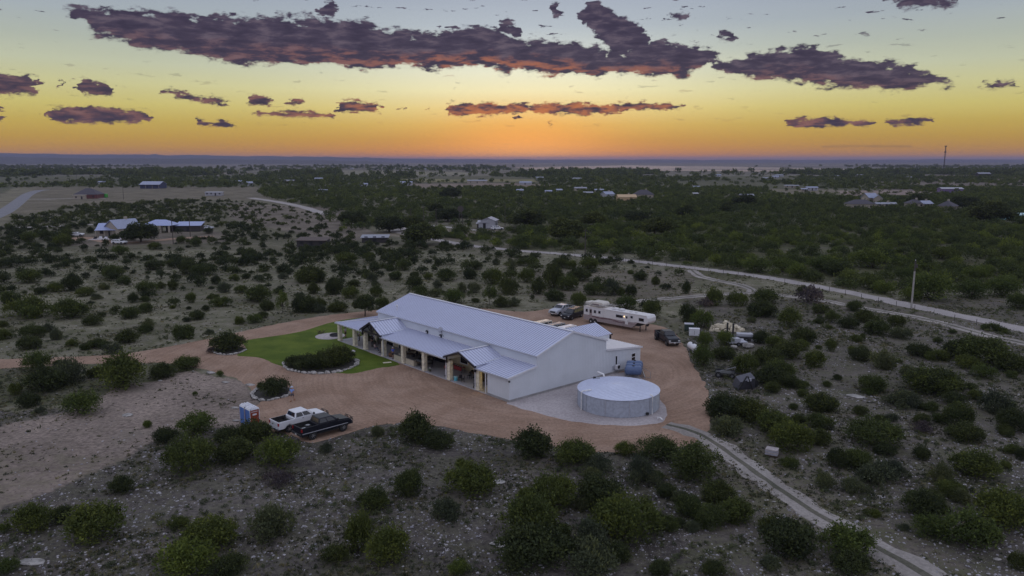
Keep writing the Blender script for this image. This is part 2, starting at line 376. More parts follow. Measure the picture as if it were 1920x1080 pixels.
_a = sum((x1 - x0) * (y1 + y0) for (x0, y0), (x1, y1) in zip(DRIVE, DRIVE[1:] + DRIVE[:1]))

def ground_color(t, co):
    """the dry caliche ground: vertex zones broken up by dirt, grass and chips of limestone"""
    g = t.new('ShaderNodeAttribute', attribute_name='zone').outputs['Color']
    ch = t.new('ShaderNodeAttribute', attribute_name='chips').outputs['Fac']
    gr = t.new('ShaderNodeAttribute', attribute_name='green').outputs['Fac']
    a = t.noise(co, 0.35, 6, 0.65); b = t.noise(co, 2.2, 6, 0.7); c = t.noise(co, 0.06, 4)
    f = t.m('MULTIPLY', t.step(b, 0.25, 0.75, 0.45, 1.6), t.step(c, 0.3, 0.7, 0.66, 1.28))
    base = t.mix(1.0, g, t.comb(f, f, f), 'MULTIPLY')
    bare = t.m('MULTIPLY', t.step(t.noise(co, 0.11, 6, 0.62, 0.6), 0.54, 0.64), t.step(b, 0.3, 0.6, 0.25, 0.7))
    base = t.mix(t.m('MULTIPLY', bare, 0.6), base, (0.20, 0.18, 0.162))
    gm = t.m('MULTIPLY', t.step(t.m('ADD', t.m('MULTIPLY', a, 0.5), t.m('MULTIPLY', b, 0.5)), 0.45, 0.56), gr)
    base = t.mix(gm, base, t.mix(b, (0.035, 0.042, 0.018), (0.105, 0.115, 0.05)))
    pat = t.step(t.noise(co, 0.16, 5, 0.6), 0.42, 0.62)
    v = t.voro(co, 7.0); v2 = t.voro(co, 2.2)
    spk = t.m('MULTIPLY', t.step(v, 0.28, 0.2), t.step(t.noise(co, 1.4, 3), 0.48, 0.56))
    spk2 = t.m('MULTIPLY', t.step(v2, 0.15, 0.11), t.step(t.noise(co, 0.7, 3), 0.55, 0.6))
    s = t.m('MULTIPLY', t.m('MAXIMUM', spk, spk2), t.m('MULTIPLY', ch, t.m('ADD', t.m('MULTIPLY', pat, 0.8), 0.2)))
    return t.mix(1.0, t.mix(t.m('MULTIPLY', s, 0.85), base, (0.34, 0.32, 0.31)), (1.05, 1.0, 0.94), 'MULTIPLY'), b
gm_ = bpy.data.materials.new('ground'); gm_.use_nodes = True; t = NT(gm_.node_tree)
co = t.new('ShaderNodeNewGeometry').outputs['Position']
gc, gb = ground_color(t, co)
pb = t.n['Principled BSDF']; t.l.new(gc, pb.inputs['Base Color']); pb.inputs['Roughness'].default_value = 0.95; pb.inputs['Specular IOR Level'].default_value = 0.2
bn = t.new('ShaderNodeBump'); bn.inputs['Strength'].default_value = 0.7; bn.inputs['Distance'].default_value = 0.12
t.l.new(gb, bn.inputs['Height']); t.l.new(bn.outputs[0], pb.inputs['Normal'])

# far ground zones (photo polygons): colour, greenness
FIELD = [
    ([(60, 350), (480, 350), (520, 374), (420, 376), (330, 372), (250, 380), (130, 385), (60, 400), (20, 400), (55, 370)], (0.15, 0.134, 0.108), 0.45),   # open pasture, far left
    ([(-50, 395), (30, 350), (70, 352), (45, 380), (10, 420), (-50, 440)], (0.17, 0.16, 0.12), 0.3),
    ([(430, 380), (640, 390), (700, 440), (640, 460), (520, 430), (430, 410)], (0.15, 0.13, 0.115), 0.3),
    ([(690, 440), (800, 430), (930, 428), (960, 445), (860, 452), (760, 445)], (0.16, 0.14, 0.115), 0.2),
    ([(745, 336), (1000, 336), (1010, 340.5), (750, 341)], (0.20, 0.20, 0.10), 0.0),
    ([(760, 345), (960, 343), (1060, 349), (780, 353)], (0.18, 0.15, 0.13), 0.1),
    ([(640, 319), (860, 322), (900, 327), (640, 330)], (0.16, 0.16, 0.12), 0.0),
    ([(960, 314), (1180, 310), (1300, 312), (1500, 318), (1500, 322), (1010, 318)], (0.42, 0.34, 0.29), 0.0),       # pale ploughed field on the skyline
    ([(1300, 311), (1560, 316), (1760, 319), (1500, 321), (1250, 317)], (0.32, 0.27, 0.24), 0.0),
    ([(1440, 355), (1560, 355), (1700, 366), (1660, 374), (1500, 372)], (0.17, 0.155, 0.12), 0.3),
    ([(1600, 330), (1920, 326), (1980, 380), (1840, 378), (1700, 365), (1620, 350)], (0.14, 0.12, 0.11), 0.4),
    ([(1880, 322), (2000, 320), (2000, 340), (1900, 335)], (0.17, 0.13, 0.12), 0.2),
    ([(1560, 358), (1680, 356), (1780, 362), (1760, 370), (1600, 368)], (0.22, 0.18, 0.165), 0.0),
    ([(1280, 360), (1440, 358), (1440, 368), (1300, 370)], (0.14, 0.13, 0.10), 0.4),
    ([(320, 320), (420, 321), (460, 326), (340, 325)], (0.18, 0.16, 0.14), 0.0),
    ([(130, 440), (420, 434), (430, 452), (200, 462), (120, 460)], (0.14, 0.12, 0.105), 0.35),
]
def ground_mesh():
    ths = np.concatenate([np.arange(-180, -44, 4.0), np.arange(-44, 44, 0.2), np.arange(44, 180, 4.0)]) * math.pi / 180
    rs = [0.5, 6, 14, 22]; r = 30.0
    while r < 27000: rs.append(r); r *= 1.0085 if r < 600 else 1.02
    rs = np.array(rs); nt, nr = len(ths), len(rs)
    T, Rr = np.meshgrid(ths, rs); X = (np.sin(T) * Rr).ravel(); Y = (np.cos(T) * Rr).ravel()
    Z = height(X, Y)
    V = np.stack([X, Y, Z], 1)
    i = np.arange(nr - 1)[:, None] * nt; j = np.arange(nt)[None]; jn = (j + 1) % nt
    Fc = np.stack([i + j, i + nt + j, i + nt + jn, i + jn], 2).reshape(-1, 4)[:, ::-1]
    o = raw_mesh('ground', V, Fc, gm_); tag(o, kind='structure')
    jx = (vnoise(X, Y, 2.5) - 0.5); jy = (vnoise(X + 31, Y + 9, 2.5) - 0.5)
    big = (vnoise(X, Y, 14) - 0.5)
    px, py = to_px(X + jx * 1.6 + big * 2, Y + jy * 1.6 + big * 2)
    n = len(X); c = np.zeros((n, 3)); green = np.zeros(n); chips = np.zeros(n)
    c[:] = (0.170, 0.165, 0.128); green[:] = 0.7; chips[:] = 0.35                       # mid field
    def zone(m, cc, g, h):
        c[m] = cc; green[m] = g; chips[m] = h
    zone(py > 770, (0.086, 0.079, 0.076), 0.35, 1.0)  # stony foreground, colour darkened to carry lens vignetting
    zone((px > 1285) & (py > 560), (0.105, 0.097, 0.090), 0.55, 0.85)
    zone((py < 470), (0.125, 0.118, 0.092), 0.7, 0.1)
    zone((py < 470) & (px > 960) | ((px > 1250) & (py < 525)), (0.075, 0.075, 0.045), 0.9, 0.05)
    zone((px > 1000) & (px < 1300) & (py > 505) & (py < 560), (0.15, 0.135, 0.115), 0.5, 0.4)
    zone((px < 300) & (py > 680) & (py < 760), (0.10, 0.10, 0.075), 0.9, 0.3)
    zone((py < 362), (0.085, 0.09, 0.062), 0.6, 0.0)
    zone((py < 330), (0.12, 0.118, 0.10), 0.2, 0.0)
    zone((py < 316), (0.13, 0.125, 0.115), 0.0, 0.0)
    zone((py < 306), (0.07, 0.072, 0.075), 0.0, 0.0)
    k = inpoly(px, py, SAND); zone(k, (0.225, 0.190, 0.172), 0.12, 0.12)
    kk = k & (py > 850) ; green[kk] = 0.4
    for poly, cc, g in FIELD:
        m = inpoly(px, py, poly); zone(m, cc, g, 0.0)
    # bare earth and weeds flanking roads
    rd = road_dist(X, Y)
    m = (rd < 2.2) & (py > 430); c[m] = c[m] * 0.7 + np.array((0.17, 0.15, 0.13)) * 0.3; green[m] = np.maximum(green[m], 0.7); chips[m] *= 0.4
    far = py < 345
    band = vnoise(X * 0.25, Y, 180) ; c[far] *= (0.72 + 0.56 * band[far])[:, None]
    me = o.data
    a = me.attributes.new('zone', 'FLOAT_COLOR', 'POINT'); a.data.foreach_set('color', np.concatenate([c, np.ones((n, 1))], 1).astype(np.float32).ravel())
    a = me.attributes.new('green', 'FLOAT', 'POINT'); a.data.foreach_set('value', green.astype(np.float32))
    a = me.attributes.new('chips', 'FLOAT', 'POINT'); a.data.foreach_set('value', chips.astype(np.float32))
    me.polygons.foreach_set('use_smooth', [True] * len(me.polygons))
    return o
GROUND = ground_mesh()
def hz(x, y): return float(height(np.array([x]), np.array([y]))[0])

# far hills on the skyline
def hills():
    pr = [(-400, 286), (0, 289.3), (60, 290), (180, 291.5), (230, 291), (283, 291.6), (290, 289.6), (300, 291.6), (350, 292), (360, 291.2), (430, 293), (560, 294), (620, 294.4), (640, 295.4), (676, 296), (686, 294.4), (698, 296.2), (760, 297.6), (900, 298.4), (960, 299), (975, 298.3), (1010, 299.2), (1120, 299.2), (1280, 299.3), (1320, 300), (1440, 299), (1500, 299.8), (1720, 299.2), (1760, 298.6), (1800, 299), (1920, 299.2), (2300, 298)]
    def layer(name, D, depth, extra, seed, colr):
        xs = np.linspace(-420, 2320, 420); V = []; nd = 9
        for i, x in enumerate(xs):
            yy = np.interp(x, [p[0] for p in pr], [p[1] for p in pr]) + extra(x)
            a = math.radians(azel(x, 300)[0]); hgt = CAMH + (300.0 - yy) / 1440.0 * D / math.cos(a) * 1.0
            hgt += (vnoise(np.array([x * 1.0 + seed * 91]), np.array([seed * 3.0]), 22)[0] - 0.5) * D * 0.0005
            for j in range(nd):
                s = j / (nd - 1); prof = min(1.0, s * 1.25) ; prof = prof * prof * (3 - 2 * prof)
                d = (D + (s - 0.8) * depth) / math.cos(a)
                wob = 1 + 0.22 * (vnoise(np.array([x + seed * 77]), np.array([j * 13.0 + seed]), 15)[0] - 0.5) * math.sin(math.pi * s)
                V.append((math.sin(a) * d, math.cos(a) * d, -3 + (hgt + 3) * prof * wob))
        n = len(xs); q = [(i * nd + j, i * nd + j + 1, (i + 1) * nd + j + 1, (i + 1) * nd + j) for i in range(n - 1) for j in range(nd - 1)]
        m = mat('hill_' + str(seed), colr, 0.95, var=0.35, scale=0.004)
        o = raw_mesh(name, np.array(V), np.array(q), m); tag(o, kind='structure'); o.data.polygons.foreach_set('use_smooth', [True] * len(o.data.polygons))
    layer('hills', 10500, 2400, lambda x: 0.0, 1, (0.05, 0.05, 0.055))
    layer('hills', 7000, 1800, lambda x: 6.0 + max(0, x - 600) * 0.012, 2, (0.035, 0.04, 0.036))
hills()

# ---- sheets laid on the ground
def sheet(name, pts_px, z, material, step=0.9, jit=0.35, dens=None):
    pts = [G(*p) for p in pts_px]; pts = pts + [pts[0]]
    ln = smooth_line(pts, 1); ln = lerp_line(ln, step)[:-1]
    out = [Vector((p.x + (vnoise(np.array([p.x]), np.array([p.y]), 1.1)[0] - 0.5) * jit * 2, p.y + (vnoise(np.array([p.x + 99]), np.array([p.y]), 1.1)[0] - 0.5) * jit * 2, z)) for p in ln]
    from mathutils.geometry import tessellate_polygon
    tr = tessellate_polygon([out])
    # skirt that dips into the soil so the rim has thickness
    n = len(out); area = sum(out[i].x * out[(i + 1) % n].y - out[(i + 1) % n].x * out[i].y for i in range(n))
    lowv = []
    for i in range(n):
        a, b = out[i - 1], out[(i + 1) % n]; tg = (b - a).normalized(); nn = Vector((tg.y, -tg.x, 0)) * (1 if area > 0 else -1)
        lowv.append(out[i] + nn * 0.25 + Vector((0, 0, -0.12)))
    me = bpy.data.meshes.new(name); me.from_pydata([tuple(v) for v in out + lowv], [], [tuple(f) for f in tr] + [(i, (i + 1) % n, (i + 1) % n + n, i + n) for i in range(n)])
    bm = bmesh.new(); bm.from_mesh(me); bmesh.ops.recalc_face_normals(bm, faces=bm.faces)
    if sum(f.normal.z * f.calc_area() for f in bm.faces) < 0: bmesh.ops.reverse_faces(bm, faces=bm.faces)
    bm.to_mesh(me); bm.free(); me.materials.append(material)
    o = bpy.data.objects.new(name, me); COL.objects.link(o); tag(o, kind='structure'); return o
def earth(name, base, dark, light, streak=None, rough=0.95):
    m = bpy.data.materials.new(name); m.use_nodes = True; t = NT(m.node_tree); co = t.new('ShaderNodeNewGeometry').outputs['Position']
    a = t.noise(co, 0.18, 6, 0.6, 0.5); b = t.noise(co, 3.0, 7, 0.75); v = t.voro(co, 9.0)
    c = t.mix(t.step(a, 0.32, 0.68), dark, light); c = t.mix(0.5, c, base)
    f = t.step(b, 0.25, 0.75, 0.72, 1.28); c = t.mix(1.0, c, t.comb(f, f, f), 'MULTIPLY')
    peb = t.m('MULTIPLY', t.step(v, 0.22, 0.12), t.step(t.noise(co, 5.0, 2), 0.52, 0.6))
    c = t.mix(t.m('MULTIPLY', peb, 0.4), c, (0.45, 0.38, 0.33))
    if streak:                                   # curved wheel tracks, rings round a turning point
        cx, cy = streak; sp = t.new('ShaderNodeSeparateXYZ'); t.l.new(co, sp.inputs[0])
        X = t.m('SUBTRACT', sp.outputs[0], cx); Y = t.m('SUBTRACT', sp.outputs[1], cy)
        rr = t.m('SQRT', t.m('ADD', t.m('MULTIPLY', X, X), t.m('MULTIPLY', Y, Y)))
        aa = t.m('ARCTAN2', X, Y)
        w = t.noise(t.comb(t.m('MULTIPLY', rr, 1.7), t.m('MULTIPLY', aa, 1.2), 0.0), 1.0, 4, 0.65)
        s = t.m('MULTIPLY', t.step(w, 0.40, 0.62, 0.92, 1.06), 1.0); c = t.mix(1.0, c, t.comb(s, s, s), 'MULTIPLY')
    p = t.n['Principled BSDF']; t.l.new(c, p.inputs['Base Color']); p.inputs['Roughness'].default_value = rough; p.inputs['Specular IOR Level'].default_value = 0.2
    bn = t.new('ShaderNodeBump'); bn.inputs['Strength'].default_value = 0.5; bn.inputs['Distance'].default_value = 0.04
    t.l.new(b, bn.inputs['Height']); t.l.new(bn.outputs[0], p.inputs['Normal']); return m
M_DRIVE = earth('caliche', (0.295, 0.195, 0.138), (0.225, 0.143, 0.098), (0.375, 0.265, 0.200), (6.0, 104.0))
sheet('driveway', DRIVE, 0.0, M_DRIVE, 0.35, 0.28)
M_GRAVEL = earth('gravel', (0.40, 0.36, 0.36), (0.30, 0.27, 0.27), (0.5, 0.46, 0.46))
sheet('gravel_pad_ground', PAD, 0.012, M_GRAVEL, 0.5, 0.18)
lm = bpy.data.materials.new('turf'); lm.use_nodes = True; t = NT(lm.node_tree); co = t.new('ShaderNodeNewGeometry').outputs['Position']
c = t.mix(t.step(t.noise(co, 0.25, 5), 0.35, 0.65), (0.064, 0.100, 0.010), (0.105, 0.142, 0.018)); f = t.step(t.noise(co, 9, 5, 0.75), 0.25, 0.75, 0.7, 1.3)
c = t.mix(1.0, c, t.comb(f, f, f), 'MULTIPLY'); p = t.n['Principled BSDF']; t.l.new(c, p.inputs['Base Color']); p.inputs['Roughness'].default_value = 0.9
p.inputs['Specular IOR Level'].default_value = 0.15
sheet('lawn', LAWN, 0.03, lm, 0.6, 0.12)
M_ROAD = earth('pale_dirt', (0.34, 0.31, 0.30), (0.27, 0.245, 0.235), (0.41, 0.375, 0.36))
M_PAVE = earth('worn_asphalt', (0.20, 0.20, 0.22), (0.17, 0.17, 0.19), (0.24, 0.24, 0.26))
def ribbon(name, ln, w, z, material, jit=0.35, strip=False):
    ln = lerp_line(ln, 1.2 if w < 6 else 5); V = []; Fc = []
    cols = [-1, -0.94, -0.3, 0.3, 0.94, 1] if not strip else [-1, -0.92, -0.28, -0.2, 0.2, 0.28, 0.92, 1]
    for i, p in enumerate(ln):
        a, b = ln[max(0, i - 2)], ln[min(len(ln) - 1, i + 2)]; tg = (b - a).normalized(); nn = Vector((tg.y, -tg.x, 0))
        for k, u in enumerate(cols):
            s = 1 + (vnoise(np.array([p.x * 1.0 + (u > 0) * 50]), np.array([p.y]), 1.6)[0] - 0.5) * jit
            zz = -0.12 if abs(u) == 1 else (0.02 if strip and abs(u) < 0.21 else 0.0)
            q = p + nn * (u * w / 2 * s); V.append((q.x, q.y, z + zz))
    n = len(cols); Fc = [(i * n + k, (i + 1) * n + k, (i + 1) * n + k + 1, i * n + k + 1) for i in range(len(ln) - 1) for k in range(n - 1)]
    me = bpy.data.meshes.new(name); me.from_pydata(V, [], Fc); me.materials.append(material)
    if strip:
        me.materials.append(M_WEED); me.polygons.foreach_set('material_index', [1 if 3 <= (f % (n - 1)) <= 3 else 0 for f in range(len(Fc))])
    bm = bmesh.new(); bm.from_mesh(me)
    if sum(f.normal.z for f in bm.faces) < 0: bmesh.ops.reverse_faces(bm, faces=bm.faces)
    bm.to_mesh(me); bm.free()
    o = bpy.data.objects.new(name, me); COL.objects.link(o); return tag(o, kind='structure')
M_TRK = earth('stony_track', (0.29, 0.265, 0.245), (0.18, 0.162, 0.145), (0.41, 0.375, 0.35))
M_WEED = earth('weedy_strip', (0.11, 0.105, 0.08), (0.05, 0.055, 0.035), (0.20, 0.18, 0.15))
ribbon('dirt_road', ROADW['main'][0], 4.6, 0.004, M_ROAD, 0.5)
ribbon('dirt_track', ROADW['twotrack'][0], 3.0, 0.008, M_TRK, 0.7, True)
ribbon('dirt_track', ROADW['loop'][0], 2.8, 0.012, M_TRK, 0.7, True)
ribbon('gravel_track', ROADW['track'][0], 3.1, 0.008, M_TRK, 0.75, True)
ribbon('dirt_road', ROADW['farroad'][0], 6.5, 0.06, M_ROAD)
ribbon('road', ROADW['paved'][0], 9.0, 0.05, M_PAVE, 0.05)
ribbon('dirt_road', ROADW['lane'][0], 4.0, 0.05, M_ROAD)
ribbon('dirt_road', ROADW['lane2'][0], 4.5, 0.05, M_ROAD)
ribbon('dirt_road', ROADW['housedrive'][0], 5.0, 0.03, M_DRIVE)
ribbon('dirt_road', ROADW['farmlane'][0], 4.0, 0.03, M_ROAD)

# ================================================================== THE HALL
u1 = Vector((-0.65998, 0.75128, 0)); u2 = Vector((0.75128, 0.65998, 0)); A0 = Vector((-0.388, 88.25, 0))
HROT = math.atan2(u2.y, u2.x)
def H(a, b, z=0): return A0 + u1 * a + u2 * b + Vector((0, 0, z))      # a along the hall, b back from the porch front
M_ROOF = mat('galvalume_roof', (0.56, 0.59, 0.73), 0.42, 0.25, var=0.02, scale=0.5)
M_SEAM_SHADE = mat('roof_seam_shade', (0.37, 0.39, 0.52), 0.45, 0.2, var=0.02)  # shade of the ribs put into a darker colour than the panels
M_SIDE = mat('white_steel_siding', (0.62, 0.65, 0.70), 0.5, var=0.04, scale=0.4)
M_TRIMW = mat('white_steel_trim', (0.66, 0.66, 0.70), 0.45, var=0.04)
M_GUT = mat('grey_gutter', (0.40, 0.41, 0.46), 0.5, var=0.05)
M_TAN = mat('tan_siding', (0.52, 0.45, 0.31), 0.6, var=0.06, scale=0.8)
M_STONE = mat('limestone_column', (0.66, 0.60, 0.47), 0.85, var=0.22, scale=2.6, bump=0.3, bscale=6)
M_TIMB = mat('dark_timber', (0.022, 0.017, 0.022), 0.6, var=0.2)
M_CONC = mat('concrete', (0.30, 0.29, 0.29), 0.9, var=0.18, scale=0.6)
M_SLAB = mat('slab_concrete', (0.36, 0.35, 0.37), 0.6, var=0.16, scale=0.35)
M_GLASS = mat('dark_glass', (0.012, 0.014, 0.018), 0.08, var=0.02)
M_BLACK = mat('black_plastic', (0.018, 0.018, 0.02), 0.5, var=0.1)
hall = empty('event_hall', A0, HROT, 'long white metal hall with low gabled roof and open columned porch beside the lawn', 'building')
def P(a, b, z): return (b, a, z)
EZ, RZ, EW, BW = 5.05, 7.2, 17.5, 4.66        # eave, ridge, far eave b, porch depth
AL = 37.4; RB = 10.95
w = MB()
# end wall (near), as one outline with thickness
def wallpoly(w, pts, n, th=0.12):
    p = [Vector(q) for q in pts]; n = Vector(n) * th; k = len(p)
    w.add([v for v in p] + [v - n for v in p], [tuple(range(k)), tuple(range(2 * k - 1, k - 1, -1))] + [(i, (i + 1) % k, (i + 1) % k + k, i + k) for i in range(k)])
wallpoly(w, [P(0, 0.06, 0.28), P(0, 24.8, 0.28), P(0, 24.8, 2.80), P(0, EW, 3.60), P(0, EW, EZ - .12), P(0, RB, RZ - .12), P(0, BW, EZ - .12), P(0, BW, 3.66), P(0, 0.06, 2.98)], (0, -1, 0))
wallpoly(w, [P(AL, BW, 0.0), P(AL, EW, 0.0), P(AL, EW, EZ - .12), P(AL, RB, RZ - .12), P(AL, BW, EZ - .12)], (0, 1, 0))
w.box(BW, BW + .12, .13, AL - .13, 3.0, EZ - .10)
w.box(EW - .12, EW, .13, AL - .13, 0.05, EZ - .10)
w.box(24.68, 24.80, .13, 13.0, 0.28, 2.80)
w.box(EW + .01, 24.67, 12.88, 13.0, 0.28, 2.8)
w.box(.06, .18, .13, 4.15, 0.28, 2.96)       # closed right bay of the porch
def rib_end(b0, b1, zt, z0=0.28):
    b = b0
    while b < b1:
        w.box(b - .025, b + .025, -.022, -.001, z0, zt(b)); b += 0.30
rib_end(0.2, BW, lambda b: 2.96 + (b / BW) * .66); rib_end(BW + .1, EW, lambda b: min(EZ + (b - BW) / (RB - BW) * (RZ - EZ), EZ + (EW - b) / (EW - RB) * (RZ - EZ)) - .16)
rib_end(EW + .15, 24.7, lambda b: 3.58 - (b - EW) / 7.3 * .80)
a = 0.3
while a < AL:
    w.box(BW - .022, BW - .001, a - .025, a + .025, 3.7, EZ - .12); a += 0.30
a = 0.25
while a < 4.1: w.box(.038, .059, a - .025, a + .025, .28, 2.92); a += .3
w.build('wall', M_SIDE, hall)
# porch back wall in tan panels with doors
w = MB(); w.box(BW, BW + .12, 4.3, AL - .13, .02, 3.0); w.box(.2, BW, 4.15, 4.28, 0.28, 3.0)
a = 4.6
while a < AL: w.box(BW - .02, BW - .001, a - .02, a + .02, .02, 3.0); a += .4
w.build('porch_wall', M_TAN, hall)
for (a0, a1, zt) in ((33.0, 34.9, 2.2), (29.6, 31.4, 2.3), (19.0, 22.0, 2.5), (9.2, 10.1, 2.1)):
    d = MB().box(BW - .05, BW - .022, a0, a1, .03, zt).build('door', M_GLASS, hall)
    f = MB(); f.box(BW - .07, BW - .024, a0 - .1, a0, .03, zt + .1); f.box(BW - .07, BW - .024, a1, a1 + .1, .03, zt + .1); f.box(BW - .07, BW - .024, a0, a1, zt, zt + .1); f.build('door_frame', M_TRIMW, d)
for (a0, a1) in ((35.6, 36.6), (24.6, 26.2), (14.0, 15.6)):
    d = MB().box(BW - .05, BW - .022, a0, a1, 1.0, 2.2).build('window', M_GLASS, hall)
    f = MB(); f.box(BW - .07, BW - .024, a0 - .08, a0, .92, 2.28); f.box(BW - .07, BW - .024, a1, a1 + .08, .92, 2.28); f.box(BW - .07, BW - .024, a0, a1, 2.2, 2.28); f.box(BW - .07, BW - .024, a0, a1, .92, 1.0); f.build('frame', M_TRIMW, d)
# foundation and slab
w = MB(); w.box(-.02, 24.88, -.05, .12, -.3, .279); w.box(-.02, .2, .121, 4.2, -.3, .279); w.build('foundation', M_CONC, hall)
MB().box(0.0, BW - .001, 4.2, AL + .1, -.2, .10).box(0.0, EW, AL + .101, 42.45, -.2, .10).build('porch_slab', M_SLAB, hall, bevel=.02)
# roofs: panel + standing ribs following the fall
def roof(name, eave0, eave1, ridge1, ridge0, pitch_step, parent=hall, th=.07, ribh=.06, m=None, ribw=.05):
    q = [Vector(v) for v in (eave0, eave1, ridge1, ridge0)]; mb = MB(); mb.slab(q if (q[1] - q[0]).cross(q[3] - q[0]).z > 0 else [q[1], q[0], q[3], q[2]], th); mb.m = 1
    nrm = (q[1] - q[0]).cross(q[3] - q[0]).normalized()
    if nrm.z < 0: nrm = -nrm
    L_ = (q[1] - q[0]).length; n = max(1, int(L_ / pitch_step)); e = (q[1] - q[0]).normalized() * (ribw / 2)
    L2 = (q[2] - q[3]).length; off = (q[3] - q[0]).dot((q[1] - q[0]).normalized())
    for i in range(n + 1):
        s = i / n; a_ = q[0].lerp(q[1], s)
        dist = s * L_; tt = 1.0
        b_ = None
        d0 = off; d1 = (q[2] - q[0]).dot((q[1] - q[0]).normalized())
        fall = (q[3] - q[0]) - (q[1] - q[0]).normalized() * off
        if dist < d0 - 1e-6: tt = dist / d0
        elif dist > d1 + 1e-6: tt = (L_ - dist) / max(1e-6, (L_ - d1))
        if tt < .03: continue
        b_ = a_ + fall * tt; lo = nrm * -.01; hi = nrm * ribh
        mb.hexa([a_ - e + lo, a_ + e + lo, b_ + e + lo, b_ - e + lo], [a_ - e * .5 + hi, a_ + e * .5 + hi, b_ + e * .5 + hi, b_ - e * .5 + hi])
    return mb.build(name, [m or M_ROOF, m or M_SEAM_SHADE], parent)
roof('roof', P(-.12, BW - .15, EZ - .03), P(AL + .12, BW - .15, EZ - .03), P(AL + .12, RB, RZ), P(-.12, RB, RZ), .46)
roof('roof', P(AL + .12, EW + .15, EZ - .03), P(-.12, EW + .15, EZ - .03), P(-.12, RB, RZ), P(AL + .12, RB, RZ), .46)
# ridge cap, rake trim, gutters
c = MB(); c.slab([P(-.14, RB - .22, RZ + .0), P(AL + .14, RB - .22, RZ + .0), P(AL + .14, RB, RZ + .075), P(-.14, RB, RZ + .075)], .03)
c.slab([P(AL + .14, RB + .22, RZ), P(-.14, RB + .22, RZ), P(-.14, RB, RZ + .075), P(AL + .14, RB, RZ + .075)], .03); c.build('ridge_cap', M_TRIMW, hall)
for aa in (-.19, AL + .13):
    c = MB()
    for (b0, z0, b1, z1) in ((BW - .18, EZ - .06, RB, RZ - .02), (EW + .18, EZ - .06, RB, RZ - .02)):
        c.hexa([P(aa, b0, z0 - .16), P(aa + .06, b0, z0 - .16), P(aa + .06, b1, z1 - .16), P(aa, b1, z1 - .16)], [P(aa, b0, z0 + .08), P(aa + .06, b0, z0 + .08), P(aa + .06, b1, z1 + .08), P(aa, b1, z1 + .08)])
    c.build('rake_trim', M_TRIMW, hall)
MB().box(BW - .28, BW - .16, -.1, AL + .1, EZ - .20, EZ - .06).build('gutter', M_GUT, hall)
MB().box(EW + .16, EW + .28, -.1, AL + .1, EZ - .20, EZ - .06).build('gutter', M_GUT, hall)
# porch roof in three runs between the cross gables, hip at the far end
PZ0, PZ1 = 3.08, 3.76
GS = [(6.3, 12.4), (28.8, 34.1)]
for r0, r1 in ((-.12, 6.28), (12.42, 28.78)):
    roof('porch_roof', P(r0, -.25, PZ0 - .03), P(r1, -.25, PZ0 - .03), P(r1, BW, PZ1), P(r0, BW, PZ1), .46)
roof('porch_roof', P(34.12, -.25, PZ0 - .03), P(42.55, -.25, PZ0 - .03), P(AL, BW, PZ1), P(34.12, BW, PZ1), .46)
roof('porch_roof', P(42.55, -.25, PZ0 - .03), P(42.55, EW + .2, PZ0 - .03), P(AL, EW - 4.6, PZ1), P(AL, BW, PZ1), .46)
c = MB(); c.bar(P(42.55, -.25, PZ0 + .03), P(AL, BW, PZ1 + .05), .22, .06); c.box(BW - .02, BW + .0 - .001, -.1, AL, PZ1 - .02, PZ1 + .12); c.build('hip_cap', M_TRIMW, hall)
c = MB()
for r0, r1 in ((-.12, 6.0), (12.7, 28.5), (34.4, 42.66)): MB().box(-.36, -.26, r0, r1, PZ0 - .17, PZ0 - .02).build('gutter', M_GUT, hall)
c.box(-.26, EW, 42.56, 42.66, PZ0 - .17, PZ0 - .02); c.build('gutter', M_GUT, hall)
c = MB(); c.hexa([P(-.19, -.3, PZ0 - .22), P(-.13, -.3, PZ0 - .22), P(-.13, BW, PZ1 - .16), P(-.19, BW, PZ1 - .16)], [P(-.19, -.3, PZ0 + .03), P(-.13, -.3, PZ0 + .03), P(-.13, BW, PZ1 + .06), P(-.19, BW, PZ1 + .06)]); c.build('rake_trim', M_TRIMW, hall)
c = MB()
for r0, r1 in ((4.2, 6.3), (12.4, 28.8), (34.1, 42.4)): c.box(-.02, .22, r0, r1, 2.72, PZ0 - .13)
c.box(.23, EW, 42.1, 42.4, 2.72, PZ0 - .13).build('porch_beam', M_TAN, hall)
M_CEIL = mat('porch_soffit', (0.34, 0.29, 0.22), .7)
c = MB()
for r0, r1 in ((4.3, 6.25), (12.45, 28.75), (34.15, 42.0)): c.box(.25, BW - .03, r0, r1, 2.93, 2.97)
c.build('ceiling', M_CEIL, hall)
# columns
for a in (42.05, 37.2, 34.0, 28.7, 23.4, 18.15, 12.25, 6.05):
    cc = MB(); cc.box(.0, .55, a - .3, a + .3, .10, 2.72)
    col_ = cc.build('column', M_STONE, hall, bevel=.03)
    MB().box(-.04, .59, a - .34, a + .34, .101, .26).build('base', M_STONE, col_, bevel=.02)
for b in (6.2, 11.8, 17.0):
    MB().box(b - .3, b + .3, 41.8, 42.38, .10, 2.72).build('column', M_STONE, hall, bevel=.03)
MB().box(BW - .5, BW - .03, AL - .2, AL + .35, .10, 3.2).build('corner_pier', M_STONE, hall, bevel=.02)
for a in (12.62, 6.42, 4.32, 28.35):
    MB().box(-.13, -.03, a - .05, a + .05, .1, PZ0 - .15).build('downspout', M_TRIMW, hall)
